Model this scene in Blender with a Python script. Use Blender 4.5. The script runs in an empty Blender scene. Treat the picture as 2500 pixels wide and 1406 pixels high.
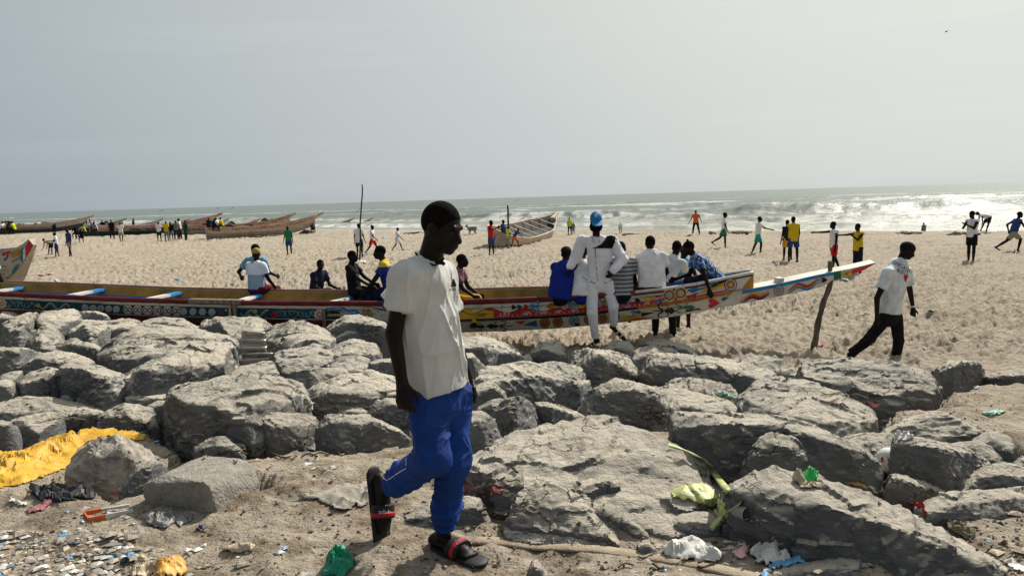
import bpy, bmesh, math, random
import numpy as np
from mathutils import Vector, Matrix
from mathutils.bvhtree import BVHTree

SC = bpy.context.scene
COL = SC.collection
R_ = math.radians
rng = np.random.default_rng(7)
random.seed(7)

# ------------------------------------------------------------------ camera
CZ = 3.0
FPX = 1805.0                      # focal length in pixels of the 2500 px wide photograph
PITCH, ROLL = R_(6.96), R_(1.763)
_F = np.array([0, math.cos(PITCH), -math.sin(PITCH)])
_U0 = np.array([0, math.sin(PITCH), math.cos(PITCH)])
_R0 = np.array([1.0, 0, 0])
_R = math.cos(ROLL) * _R0 - math.sin(ROLL) * _U0
_U = math.sin(ROLL) * _R0 + math.cos(ROLL) * _U0
cam_data = bpy.data.cameras.new("camera")
cam_data.sensor_width = 36.0
cam_data.lens = FPX / 2500.0 * 36.0
cam_data.clip_start, cam_data.clip_end = 0.05, 40000.0
cam = bpy.data.objects.new("camera", cam_data)
COL.objects.link(cam)
cam.matrix_world = Matrix(((_R[0], _U[0], -_F[0], 0), (_R[1], _U[1], -_F[1], 0), (_R[2], _U[2], -_F[2], CZ), (0, 0, 0, 1)))
SC.camera = cam

# ------------------------------------------------------------------ sky and sun
SUN_EL, SUN_AZ = R_(42), R_(37)   # azimuth to the right of the view direction (+Y)
SUNV = Vector((math.sin(SUN_AZ) * math.cos(SUN_EL), math.cos(SUN_AZ) * math.cos(SUN_EL), math.sin(SUN_EL)))
world = bpy.data.worlds.new("World")
SC.world = world
world.use_nodes = True
wn, wl = world.node_tree.nodes, world.node_tree.links
wn.clear()
w_out = wn.new("ShaderNodeOutputWorld")
w_bg = wn.new("ShaderNodeBackground")
w_sky = wn.new("ShaderNodeTexSky")
w_sky.sky_type = 'NISHITA'
w_sky.sun_disc = False
w_sky.sun_elevation, w_sky.sun_rotation = SUN_EL, SUN_AZ
w_sky.altitude = 0
w_sky.air_density, w_sky.dust_density, w_sky.ozone_density = 1.0, 1.5, 1.0
w_hsv = wn.new("ShaderNodeHueSaturation")
w_hsv.inputs['Saturation'].default_value = 0.25
wl.new(w_sky.outputs[0], w_hsv.inputs['Color'])
# thin even overcast: a grey veil over the sky, brighter and warmer round the sun, with faint flat streaks of cloud
w_tc = wn.new("ShaderNodeTexCoord")
w_dot = wn.new("ShaderNodeVectorMath"); w_dot.operation = 'DOT_PRODUCT'
wl.new(w_tc.outputs['Generated'], w_dot.inputs[0]); w_dot.inputs[1].default_value = SUNV
w_glow = wn.new("ShaderNodeMapRange")
w_glow.inputs['From Min'].default_value = -0.60; w_glow.inputs['From Max'].default_value = 0.95
wl.new(w_dot.outputs['Value'], w_glow.inputs['Value'])
w_map = wn.new("ShaderNodeMapping")
w_map.inputs['Scale'].default_value = (1.2, 1.2, 15.0)
wl.new(w_tc.outputs['Generated'], w_map.inputs['Vector'])
w_noise = wn.new("ShaderNodeTexNoise")
w_noise.inputs['Scale'].default_value = 2.2
w_noise.inputs['Detail'].default_value = 5.0
w_noise.inputs['Roughness'].default_value = 0.55
wl.new(w_map.outputs[0], w_noise.inputs['Vector'])
w_ramp = wn.new("ShaderNodeMapRange")
w_ramp.inputs['From Min'].default_value = 0.50
w_ramp.inputs['From Max'].default_value = 0.80
w_ramp.inputs['To Min'].default_value = 0.90
w_ramp.inputs['To Max'].default_value = 0.97
wl.new(w_noise.outputs['Fac'], w_ramp.inputs['Value'])
w_veil = wn.new("ShaderNodeValToRGB")
_cr = w_veil.color_ramp
for _p, _c in ((0.0, (1.2, 1.5, 1.9)), (0.30, (2.3, 2.7, 3.1)), (0.587, (3.8, 4.35, 4.75)), (0.82, (5.6, 6.05, 6.0)), (0.93, (7.2, 7.45, 6.95)), (1.0, (8.8, 8.6, 7.8))):
    _e = _cr.elements[0] if _p == 0.0 else (_cr.elements[-1] if _p == 1.0 else _cr.elements.new(_p))
    _e.position = _p; _e.color = (*_c, 1)
wl.new(w_glow.outputs[0], w_veil.inputs['Fac'])
w_mix = wn.new("ShaderNodeMix")
w_mix.data_type = 'RGBA'
wl.new(w_veil.outputs['Color'], w_mix.inputs[7])
wl.new(w_ramp.outputs[0], w_mix.inputs[0])
wl.new(w_hsv.outputs[0], w_mix.inputs[6])
w_cl = wn.new("ShaderNodeMapRange")
w_cl.inputs['From Min'].default_value = 0.50; w_cl.inputs['From Max'].default_value = 0.72; w_cl.inputs['To Min'].default_value = 0.995; w_cl.inputs['To Max'].default_value = 1.045
wl.new(w_noise.outputs['Fac'], w_cl.inputs['Value'])
w_mul = wn.new("ShaderNodeVectorMath"); w_mul.operation = 'SCALE'
wl.new(w_mix.outputs[2], w_mul.inputs[0]); wl.new(w_cl.outputs[0], w_mul.inputs['Scale'])
wl.new(w_mul.outputs[0], w_bg.inputs['Color'])
w_bg.inputs['Strength'].default_value = 0.086
wl.new(w_bg.outputs[0], w_out.inputs['Surface'])

sun_data = bpy.data.lights.new("sun", 'SUN')
sun_data.energy = 5.0
sun_data.angle = R_(1.2)
sun_data.color = (1.0, 0.94, 0.84)
sun = bpy.data.objects.new("sun", sun_data)
COL.objects.link(sun)
sun.rotation_mode = 'QUATERNION'
sun.rotation_quaternion = SUNV.to_track_quat('Z', 'Y')

SC.view_settings.view_transform = 'Standard'
SC.view_settings.look = 'None'
SC.view_settings.exposure = 0.22
SC.view_settings.gamma = 1.0
SC.view_settings.use_curve_mapping = False
SC.cycles.use_denoising = True
SC.cycles.max_bounces = 6
SC.cycles.transparent_max_bounces = 6

# ------------------------------------------------------------------ pixel -> place
def ray(px, py):
    px = np.asarray(px, float); py = np.asarray(py, float)
    a = (px - 1250.0) / FPX; b = (703.0 - py) / FPX
    return _F + a[..., None] * _R + b[..., None] * _U

def at_y(px, py, Y):
    d = ray(px, py)
    t = np.asarray(Y, float) / d[..., 1]
    return np.array([0, 0, CZ]) + d * t[..., None]

# ------------------------------------------------------------------ noise (numpy)
def _h(ix, iy, iz, seed):
    n = (ix.astype(np.int64) * 374761393 + iy.astype(np.int64) * 668265263 + iz.astype(np.int64) * 2147483647 + seed * 974634541) & 0xffffffff
    n = ((n ^ (n >> 13)) * 1274126177) & 0xffffffff
    n = (n ^ (n >> 16)) & 0xffffffff
    return n.astype(np.float64) / 4294967295.0

def vnoise3(p, seed=0):
    i = np.floor(p).astype(np.int64); f = p - i
    u = f * f * f * (f * (f * 6 - 15) + 10)
    out = 0
    for dx in (0, 1):
        wx = u[..., 0] if dx else 1 - u[..., 0]
        for dy in (0, 1):
            wy = u[..., 1] if dy else 1 - u[..., 1]
            for dz in (0, 1):
                wz = u[..., 2] if dz else 1 - u[..., 2]
                out = out + wx * wy * wz * _h(i[..., 0] + dx, i[..., 1] + dy, i[..., 2] + dz, seed)
    return out * 2 - 1

def vnoise2(x, y, seed=0):
    ix = np.floor(x).astype(np.int64); iy = np.floor(y).astype(np.int64)
    fx = x - ix; fy = y - iy
    ux = fx * fx * (3 - 2 * fx); uy = fy * fy * (3 - 2 * fy)
    z = np.zeros_like(ix)
    a = _h(ix, iy, z, seed); b = _h(ix + 1, iy, z, seed); c = _h(ix, iy + 1, z, seed); d = _h(ix + 1, iy + 1, z, seed)
    return (a * (1 - ux) * (1 - uy) + b * ux * (1 - uy) + c * (1 - ux) * uy + d * ux * uy) * 2 - 1

def fbm2(x, y, o=4, seed=0, g=0.5):
    s = 0; a = 1
    for k in range(o):
        s = s + a * vnoise2(x * 2 ** k + 17.3 * k, y * 2 ** k - 9.1 * k, seed + k); a *= g
    return s

def fbm3(p, o=4, seed=0, g=0.5):
    s = 0; a = 1
    for k in range(o):
        s = s + a * vnoise3(p * 2 ** k + 11.7 * k, seed + k); a *= g
    return s

def facet3(p, seed=0):
    """cellular planar facets: every cell has a tilted plane of its own"""
    i = np.floor(p).astype(np.int64)
    best = np.full(p.shape[:-1], 1e9); val = np.zeros(p.shape[:-1])
    for dx in (-1, 0, 1):
        for dy in (-1, 0, 1):
            for dz in (-1, 0, 1):
                c = i + np.array([dx, dy, dz])
                j = np.stack([_h(c[..., 0], c[..., 1], c[..., 2], seed + q) for q in range(3)], -1)
                q = p - (c + j)
                d = (q * q).sum(-1)
                g = np.stack([_h(c[..., 0], c[..., 1], c[..., 2], seed + 5 + k) for k in range(3)], -1) * 2 - 1
                v = (q * g).sum(-1)
                m = d < best
                best = np.where(m, d, best); val = np.where(m, v, val)
    return val

def smooth(a, b, x):
    t = np.clip((x - a) / (b - a), 0, 1)
    return t * t * (3 - 2 * t)

# ------------------------------------------------------------------ mesh helpers
def mesh_np(name, V, Q, smooth_shade=True):
    V = np.asarray(V, np.float32); Q = np.asarray(Q, np.int32)
    me = bpy.data.meshes.new(name)
    me.vertices.add(len(V)); me.vertices.foreach_set("co", V.ravel())
    n, k = Q.shape
    me.loops.add(n * k); me.loops.foreach_set("vertex_index", Q.ravel())
    me.polygons.add(n)
    me.polygons.foreach_set("loop_start", np.arange(0, n * k, k, dtype=np.int32))
    me.polygons.foreach_set("loop_total", np.full(n, k, np.int32))
    if smooth_shade:
        me.polygons.foreach_set("use_smooth", np.ones(n, bool))
    me.update(calc_edges=True)
    return me

def tag(o, label=None, cat=None, group=None, kind=None):
    if label: o['label'] = label
    if cat: o['category'] = cat
    if group: o['group'] = group
    if kind: o['kind'] = kind
    return o

def link(name, me, mat=None, parent=None, loc=None):
    o = bpy.data.objects.new(name, me)
    COL.objects.link(o)
    if mat is not None:
        for m in (mat if isinstance(mat, (list, tuple)) else [mat]):
            me.materials.append(m)
    if parent is not None: o.parent = parent
    if loc is not None: o.location = loc
    return o

def empty(name, loc):
    o = bpy.data.objects.new(name, None)
    o.empty_display_size = 0.1
    COL.objects.link(o); o.location = loc
    return o

class MB:
    """collects polygons (several materials) into one mesh"""
    def __init__(s): s.v = []; s.f = []; s.m = []
    def add(s, vs, fs, m=0):
        b = len(s.v); s.v += [tuple(float(c) for c in p) for p in vs]
        for f in fs: s.f.append([b + i for i in f]); s.m.append(m)
    def tube(s, pts, rad, n=8, m=0, cap=True):
        pts = [np.asarray(p, float) for p in pts]
        if not hasattr(rad, '__len__'): rad = [rad] * len(pts)
        vs = []; fs = []
        up = np.array([0.13, 0.29, 0.95])
        for i, p in enumerate(pts):
            d = pts[min(i + 1, len(pts) - 1)] - pts[max(i - 1, 0)]
            d = d / (np.linalg.norm(d) + 1e-9)
            a = np.cross(d, up)
            if np.linalg.norm(a) < 1e-3: a = np.cross(d, [1, 0, 0])
            a = a / np.linalg.norm(a); b = np.cross(d, a)
            for k in range(n):
                t = 2 * math.pi * k / n
                vs.append(p + rad[i] * (math.cos(t) * a + math.sin(t) * b))
        for i in range(len(pts) - 1):
            for k in range(n):
                fs.append([i * n + k, i * n + (k + 1) % n, (i + 1) * n + (k + 1) % n, (i + 1) * n + k])
        if cap:
            fs.append(list(range(n))[::-1]); fs.append([(len(pts) - 1) * n + k for k in range(n)])
        s.add(vs, fs, m)
    def hexa(s, p8, m=0):
        s.add(p8, [[0, 3, 2, 1], [4, 5, 6, 7], [0, 1, 5, 4], [1, 2, 6, 5], [2, 3, 7, 6], [3, 0, 4, 7]], m)
    def box(s, c, sx, sy, sz, m=0, M=None):
        p = []
        for z in (-1, 1):
            for x, y in ((-1, -1), (1, -1), (1, 1), (-1, 1)):
                q = Vector((x * sx / 2, y * sy / 2, z * sz / 2))
                if M is not None: q = M @ q
                p.append((c[0] + q[0], c[1] + q[1], c[2] + q[2]))
        s.hexa(p, m)
    def build(s, name, mats, parent=None, smooth_shade=False, loc=None):
        me = bpy.data.meshes.new(name)
        off = np.array(loc if loc is not None else (0, 0, 0), float)
        me.from_pydata([tuple(np.array(p) - off) for p in s.v], [], s.f)
        if not isinstance(mats, (list, tuple)): mats = [mats]
        me.polygons.foreach_set("material_index", np.array(s.m, np.int32))
        if smooth_shade: me.polygons.foreach_set("use_smooth", np.ones(len(s.f), bool))
        bm = bmesh.new(); bm.from_mesh(me); bmesh.ops.recalc_face_normals(bm, faces=bm.faces); bm.to_mesh(me); bm.free()
        me.update()
        return link(name, me, list(mats), parent, None if loc is None or parent is not None else loc)

# ------------------------------------------------------------------ signed distance shapes -> one continuous mesh
def smin(a, b, k):
    h = np.clip(0.5 + 0.5 * (b - a) / k, 0, 1)
    return b * (1 - h) + a * h - k * h * (1 - h)

def nrm(v):
    v = np.asarray(v, float); return v / (np.linalg.norm(v) + 1e-12)

def prim_box(p):
    if p[0] in 'ce':
        r = max(p[3], p[4]); a = np.asarray(p[1]); b = np.asarray(p[2])
        return np.minimum(a, b) - r, np.maximum(a, b) + r
    r = max(p[3]); c = np.asarray(p[1])
    return c - r, c + r

def sdf_mesh(prims, vox, k=0.03, warp=None):
    """prims: ('c',a,b,ra,rb[,flat]) cone, ('e',a,b,ra,rb,u,ratio[,flat]) flattened cone, ('s',c,axes,radii) ellipsoid, ('x',p,n) cut, ('-',c,axes,radii) dent"""
    solid = [p for p in prims if p[0] in 'ces']
    lo = np.min([prim_box(p)[0] for p in solid], 0) - 3 * vox - k
    hi = np.max([prim_box(p)[1] for p in solid], 0) + 3 * vox + k
    n = np.ceil((hi - lo) / vox).astype(int) + 1
    F = np.full(n, 1.0, np.float32)
    ax = [lo[i] + vox * np.arange(n[i]) for i in range(3)]
    for p in prims:
        if p[0] == 'x':
            pt = np.asarray(p[1]); nn = nrm(p[2])
            d = (ax[0][:, None, None] - pt[0]) * nn[0] + (ax[1][None, :, None] - pt[1]) * nn[1] + (ax[2][None, None, :] - pt[2]) * nn[2]
            F = np.maximum(F, d.astype(np.float32)); continue
        a, b = prim_box(p)
        i0 = np.maximum(np.floor((a - lo) / vox).astype(int) - 3 - int(k / vox + 1), 0)
        i1 = np.minimum(np.ceil((b - lo) / vox).astype(int) + 4 + int(k / vox + 1), n)
        if np.any(i1 <= i0): continue
        X = ax[0][i0[0]:i1[0]][:, None, None]; Y = ax[1][i0[1]:i1[1]][None, :, None]; Z = ax[2][i0[2]:i1[2]][None, None, :]
        sl = tuple(slice(i0[q], i1[q]) for q in range(3))
        if p[0] in 'ce':
            A = np.asarray(p[1], float); B = np.asarray(p[2], float); ab = B - A; L2 = max(ab @ ab, 1e-9)
            qx = X - A[0]; qy = Y - A[1]; qz = Z - A[2]
            tt = (qx * ab[0] + qy * ab[1] + qz * ab[2]) / L2
            t = np.clip(tt, 0, 1)
            rx = qx - t * ab[0]; ry = qy - t * ab[1]; rz = qz - t * ab[2]
            dd = rx * rx + ry * ry + rz * rz
            if p[0] == 'e':
                u = nrm(p[5]); qu = rx * u[0] + ry * u[1] + rz * u[2]
                dd = dd + qu * qu * (1 / p[6] ** 2 - 1)
            d = np.sqrt(dd) - (p[3] + (p[4] - p[3]) * t)
            if p[0] == 'e': d = d * (0.5 + 0.5 * p[6])
            fl = p[7] if p[0] == 'e' and len(p) > 7 else (p[5] if p[0] == 'c' and len(p) > 5 else 0)
            if fl: d = np.maximum(d, (tt - 1) * math.sqrt(L2))
            if fl == 2: d = np.maximum(d, -tt * math.sqrt(L2))
        else:
            c = np.asarray(p[1], float); M = np.asarray(p[2], float); rr = p[3]
            qx = X - c[0]; qy = Y - c[1]; qz = Z - c[2]
            s = 0
            for q in range(3):
                s = s + ((qx * M[q][0] + qy * M[q][1] + qz * M[q][2]) / rr[q]) ** 2
            d = (np.sqrt(s) - 1) * min(rr)
        if p[0] == '-':
            F[sl] = -smin(-F[sl], d, k * 0.5)
        else:
            F[sl] = smin(F[sl], d.astype(np.float32), k)
    if warp is not None: F = warp(F, ax)
    return surface_nets(F, lo, vox)

def surface_nets(F, lo, vox):
    s = F < 0
    nx, ny, nz = F.shape
    cnt = np.zeros((nx - 1, ny - 1, nz - 1), np.int8)
    for dx in (0, 1):
        for dy in (0, 1):
            for dz in (0, 1):
                cnt += s[dx:nx - 1 + dx, dy:ny - 1 + dy, dz:nz - 1 + dz]
    act = (cnt > 0) & (cnt < 8)
    I = np.argwhere(act)
    vid = np.full(act.shape, -1, np.int64); vid[act] = np.arange(len(I))
    P = np.zeros((len(I), 3)); C = np.zeros(len(I))
    for axis in range(3):
        o = [q for q in range(3) if q != axis]
        for da in (0, 1):
            for db in (0, 1):
                a = I.copy(); a[:, o[0]] += da; a[:, o[1]] += db
                b = a.copy(); b[:, axis] += 1
                fa = F[a[:, 0], a[:, 1], a[:, 2]].astype(float); fb = F[b[:, 0], b[:, 1], b[:, 2]].astype(float)
                m = (fa < 0) != (fb < 0)
                t = np.where(m, fa / np.where(m, fa - fb, 1), 0)
                q = a.astype(float); q[:, axis] += t
                P += np.where(m[:, None], q, 0); C += m
    V = lo + vox * P / np.maximum(C, 1)[:, None]
    quads = []
    for axis in range(3):
        o1, o2 = [(1, 2), (2, 0), (0, 1)][axis]
        sl0 = [slice(None)] * 3; sl1 = [slice(None)] * 3
        sl0[axis] = slice(0, -1); sl1[axis] = slice(1, None)
        m = s[tuple(sl0)] != s[tuple(sl1)]
        E = np.argwhere(m)
        ok = (E[:, o1] > 0) & (E[:, o2] > 0) & (E[:, o1] < F.shape[o1] - 1) & (E[:, o2] < F.shape[o2] - 1)
        E = E[ok]
        if not len(E): continue
        def cell(d1, d2):
            c = E.copy(); c[:, o1] += d1; c[:, o2] += d2
            return vid[c[:, 0], c[:, 1], c[:, 2]]
        q = np.stack([cell(-1, -1), cell(0, -1), cell(0, 0), cell(-1, 0)], 1)
        flip = ~s[E[:, 0], E[:, 1], E[:, 2]]
        q[flip] = q[flip][:, ::-1]
        quads.append(q)
    return V, np.concatenate(quads)

def vnormals(V, Q):
    n = np.cross(V[Q[:, 2]] - V[Q[:, 0]], V[Q[:, 3]] - V[Q[:, 1]])
    N = np.zeros_like(V)
    for c in range(4): np.add.at(N, Q[:, c], n)
    return N / (np.linalg.norm(N, axis=1, keepdims=True) + 1e-12)

# ------------------------------------------------------------------ materials
def nodes(m):
    m.use_nodes = True
    nt = m.node_tree
    return nt, nt.nodes, nt.links, nt.nodes["Principled BSDF"]

MATS = {}
def mat(name, col, rough=0.75, var=0.12, scale=6.0, bump=0.0, bscale=40.0, spec=0.3, col2=None, metallic=0.0, stretch=(1, 1, 1), detail=5.0, trans=0.0, lo=0.35, hi=0.65, wear=0.0):
    if name in MATS: return MATS[name]
    m = bpy.data.materials.new(name); MATS[name] = m
    nt, N, L, b = nodes(m)
    b.inputs['Roughness'].default_value = rough
    b.inputs['Specular IOR Level'].default_value = spec
    b.inputs['Metallic'].default_value = metallic
    tc = N.new("ShaderNodeTexCoord"); mp = N.new("ShaderNodeMapping")
    mp.inputs['Scale'].default_value = stretch
    L.new(tc.outputs['Object'], mp.inputs['Vector'])
    nz = N.new("ShaderNodeTexNoise"); nz.inputs['Scale'].default_value = scale; nz.inputs['Detail'].default_value = detail; nz.inputs['Roughness'].default_value = 0.6
    L.new(mp.outputs[0], nz.inputs['Vector'])
    mr = N.new("ShaderNodeMapRange"); mr.inputs['From Min'].default_value = lo; mr.inputs['From Max'].default_value = hi
    L.new(nz.outputs['Fac'], mr.inputs['Value'])
    mx = N.new("ShaderNodeMix"); mx.data_type = 'RGBA'
    c = np.array(col[:3], float)
    c2 = np.array(col2[:3], float) if col2 is not None else c * (1 - 2 * var)
    mx.inputs[6].default_value = (*np.clip(c2, 0, 1), 1)
    mx.inputs[7].default_value = (*np.clip(c * (1 + (var if col2 is None else 0)), 0, 1), 1)
    L.new(mr.outputs[0], mx.inputs[0]); colout = mx.outputs[2]
    if wear:                                            # paint rubbed off to the grey wood along the grain
        wp = N.new("ShaderNodeMapping"); wp.inputs['Scale'].default_value = (0.5, 0.5, 1.6); L.new(tc.outputs['Object'], wp.inputs['Vector'])
        wn_ = N.new("ShaderNodeTexNoise"); wn_.inputs['Scale'].default_value = 16; wn_.inputs['Detail'].default_value = 8; wn_.inputs['Roughness'].default_value = 0.78; L.new(wp.outputs[0], wn_.inputs['Vector'])
        wr = N.new("ShaderNodeMapRange"); wr.inputs['From Min'].default_value = 0.66 - 0.12 * wear; wr.inputs['From Max'].default_value = 0.70 - 0.10 * wear; wr.inputs['To Max'].default_value = 0.85; L.new(wn_.outputs['Fac'], wr.inputs['Value'])
        m2 = N.new("ShaderNodeMix"); m2.data_type = 'RGBA'; m2.inputs[7].default_value = (0.19, 0.16, 0.125, 1)
        L.new(wr.outputs[0], m2.inputs[0]); L.new(colout, m2.inputs[6]); colout = m2.outputs[2]
    L.new(colout, b.inputs['Base Color'])
    if bump:
        n2 = N.new("ShaderNodeTexNoise"); n2.inputs['Scale'].default_value = bscale; n2.inputs['Detail'].default_value = 6.0
        L.new(mp.outputs[0], n2.inputs['Vector'])
        bp = N.new("ShaderNodeBump"); bp.inputs['Strength'].default_value = bump; bp.inputs['Distance'].default_value = 0.02
        L.new(n2.outputs['Fac'], bp.inputs['Height']); L.new(bp.outputs[0], b.inputs['Normal'])
    if trans:
        b.inputs['Transmission Weight'].default_value = trans
    return m
# ------------------------------------------------------------------ the ground
_PY = np.array([0, 4.4, 5.6, 7.0, 8.4, 9.8, 12, 20, 45, 120, 400.])
_PZ = np.array([1.25, 1.25, 1.14, 0.95, 0.74, 0.58, 0.50, 0.34, 0.06, 0.02, 0.0])
def shore_s(x, y):                 # metres landward of the water's edge
    return (66.7 - 0.714 * x - y) / 1.229
def G(x, y):
    x = np.asarray(x, float); y = np.asarray(y, float)
    z = np.interp(y, _PY, _PZ)
    z = z + 0.05 * vnoise2(x * 0.7, y * 0.7, 3) * smooth(2, 5, y) * (1 - smooth(10, 16, y)) + 0.06 * vnoise2(x * 0.13, y * 0.13, 4) * smooth(12, 20, y)
    s = shore_s(x, y) + 1.2 * vnoise2(x * 0.09, y * 0.09, 9)
    z = z + 0.10 * np.exp(-((s - 3.0) / 1.6) ** 2)
    z = np.where(s < 3, z - 1.1 * smooth(3.0, -7.0, s), z)
    z = np.where(s < -7, z - 0.05 * np.minimum(-s - 7, 60), z)
    return z
def pile(x, y):                     # top of the heap the visible boulders rest on
    return G(x, y) + 0.44 * smooth(6.5, 8.9, y) * (1 - smooth(-1.6, 0.6, x))
def at_ground(px, py, gf=None):
    G_ = gf or G
    d = ray(px, py); o = np.array([0, 0, CZ])
    t = 1.0; prev = t
    while t < 400:
        p = o + d * t
        if p[2] < float(G_(p[0], p[1])): break
        prev = t; t *= 1.01; t += 0.02
    a, b = prev, t
    for _ in range(24):
        m = 0.5 * (a + b); p = o + d * m
        if p[2] < float(G_(p[0], p[1])): b = m
        else: a = m
    p = o + d * b
    return np.array([p[0], p[1], float(G_(p[0], p[1]))])

def prints(x, y, cell, ln, wd, depth, seed):
    """dense trodden hollows with soft rims"""
    gx = x / cell; gy = y / cell
    ix = np.floor(gx).astype(np.int64); iy = np.floor(gy).astype(np.int64); zz = np.zeros_like(ix)
    out = np.zeros_like(x)
    for dx in (-1, 0, 1):
        for dy in (-1, 0, 1):
            cx = ix + dx; cy = iy + dy
            jx = (cx + _h(cx, cy, zz, seed)) * cell; jy = (cy + _h(cx, cy, zz, seed + 1)) * cell
            th = _h(cx, cy, zz, seed + 2) * math.pi; sc = 0.6 + 0.8 * _h(cx, cy, zz, seed + 3)
            qx = x - jx; qy = y - jy
            u = (qx * np.cos(th) + qy * np.sin(th)) / (ln * sc); v = (-qx * np.sin(th) + qy * np.cos(th)) / (wd * sc)
            r2 = u * u + v * v
            out += depth * sc * (-1.0 * np.exp(-r2 * 1.3) + 0.62 * np.exp(-((np.sqrt(r2) - 1.35) ** 2) * 5))
    return out

def ground_fine(x, y):
    z = G(x, y)
    beach = smooth(8.5, 11.0, y) * smooth(-0.5, 4.0, shore_s(x, y))
    near = 1 - smooth(6.5, 9.5, y)
    amp = 0.78 + 0.35 * vnoise2(x * 0.25, y * 0.25, 21) + 0.45 * vnoise2(x * 0.07 + 3, y * 0.11, 23)
    pr = prints(x, y, 0.40, 0.125, 0.075, 0.052, 31) + prints(x + 5, y + 3, 0.27, 0.10, 0.06, 0.058, 41)
    z = z + beach * smooth(60, 25, y) * (0.75 + 0.6 * vnoise2(x * 0.5, y * 0.5, 22)) * prints(x, y, 0.19, 0.062, 0.045, 0.068, 47)
    z = z + beach * amp * pr + beach * 0.05 * fbm2(x * 1.4, y * 1.4, 3, 51)
    z = z + near * (0.045 * fbm2(x * 1.3, y * 1.3, 3, 61) + 0.016 * fbm2(x * 6, y * 6, 3, 66) + 0.5 * prints(x, y, 0.55, 0.15, 0.06, 0.034, 71))
    mid = 1 - np.maximum(beach, near)
    z = z + np.clip(mid, 0, 1) * (0.03 * fbm2(x * 2, y * 2, 4, 81) + 0.35 * amp * pr)
    return z

def polar(angs, rads):
    A, Rr = np.meshgrid(angs, rads)
    return np.sin(A) * Rr, np.cos(A) * Rr

def grid_quads(nr, na):
    i = np.arange(nr - 1)[:, None] * na + np.arange(na - 1)[None, :]
    return np.stack([i, i + 1, i + 1 + na, i + na], -1).reshape(-1, 4)

sand = bpy.data.materials.new("sand")
nt, N, L, b = nodes(sand)
b.inputs['Roughness'].default_value = 0.95; b.inputs['Specular IOR Level'].default_value = 0.15
geo = N.new("ShaderNodeNewGeometry")
def noise(scale, detail=5, rough=0.6, vec=None):
    n = N.new("ShaderNodeTexNoise"); n.inputs['Scale'].default_value = scale; n.inputs['Detail'].default_value = detail; n.inputs['Roughness'].default_value = rough
    L.new(vec if vec is not None else geo.outputs['Position'], n.inputs['Vector']); return n.outputs['Fac']
def mrange(v, a, c, d=0.0, e=1.0):
    r = N.new("ShaderNodeMapRange"); r.inputs['From Min'].default_value = a; r.inputs['From Max'].default_value = c; r.inputs['To Min'].default_value = d; r.inputs['To Max'].default_value = e
    L.new(v, r.inputs['Value']); return r.outputs[0]
def mixc(f, a, c):
    x = N.new("ShaderNodeMix"); x.data_type = 'RGBA'
    if hasattr(f, 'links'): L.new(f, x.inputs[0])
    else: x.inputs[0].default_value = f
    for s, v in ((6, a), (7, c)):
        if hasattr(v, 'links'): L.new(v, x.inputs[s])
        else: x.inputs[s].default_value = (*v, 1)
    return x.outputs[2]
def math2(op, a, c):
    x = N.new("ShaderNodeMath"); x.operation = op
    for s, v in ((0, a), (1, c)):
        if hasattr(v, 'links'): L.new(v, x.inputs[s])
        else: x.inputs[s].default_value = v
    return x.outputs[0]
sep = N.new("ShaderNodeSeparateXYZ"); L.new(geo.outputs['Position'], sep.inputs[0])
big = mrange(noise(0.5, 4), 0.35, 0.65)
c0 = mixc(big, (0.375, 0.32, 0.25), (0.485, 0.42, 0.335))
fine = mrange(noise(9, 6, 0.7), 0.3, 0.7)
c1 = mixc(fine, (0.31, 0.26, 0.20), c0)
# dirty trodden foreground with dark soil and pale dust
nearf = mrange(sep.outputs[1], 6.0, 10.0, 1.0, 0.0)
dirt = mrange(noise(3.2, 8, 0.72), 0.47, 0.60)
c2 = mixc(math2('MULTIPLY', math2('MULTIPLY', nearf, dirt), 0.9), c1, (0.19, 0.145, 0.10))
crumbs = mrange(noise(38, 4, 0.6), 0.60, 0.66)
c3 = mixc(math2('MULTIPLY', math2('MULTIPLY', nearf, crumbs), 0.8), c2, (0.10, 0.078, 0.058))
# wet edge at the water (below the swash line)
wet = mrange(sep.outputs[2], 0.07, -0.14, 0.0, 0.75)
c4 = mixc(wet, c3, (0.20, 0.165, 0.125))
L.new(c4, b.inputs['Base Color'])
bp = N.new("ShaderNodeBump"); bp.inputs['Strength'].default_value = 1.0; bp.inputs['Distance'].default_value = 0.07
hgt = math2('ADD', math2('MULTIPLY', noise(11, 8, 0.65), 1.0), math2('MULTIPLY', noise(60, 3, 0.6), 0.25))
L.new(hgt, bp.inputs['Height']); L.new(bp.outputs[0], b.inputs['Normal'])
# ------------------------------------------------------------------ the sea
SEA = -0.22
sang = np.concatenate([np.linspace(R_(-100), R_(-42), 30)[:-1], np.linspace(R_(-42), R_(42), 640), np.linspace(R_(42), R_(100), 30)[1:]])
srad = np.concatenate([np.exp(np.linspace(math.log(34), math.log(420), 470)), np.exp(np.linspace(math.log(430), math.log(30000), 50))])
sx, sy = polar(sang, srad)
sx = sx.ravel(); sy = sy.ravel()
off = -shore_s(sx, sy)                                   # seaward distance
alg = (sx - 0.714 * sy) / 1.229                         # along the shore
near_fade = 1 - smooth(250, 420, np.hypot(sx, sy))
wz = 0.10 * fbm2(sx * 0.25, sy * 0.25, 3, 201) + 0.09 * vnoise2(sx * 0.07, sy * 0.10, 205) + 0.07 * fbm2(sx * 0.9, sy * 0.9, 2, 207)
wz = wz * (0.35 + 0.65 * smooth(0, 25, off))
foam = np.zeros_like(sx)
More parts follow.
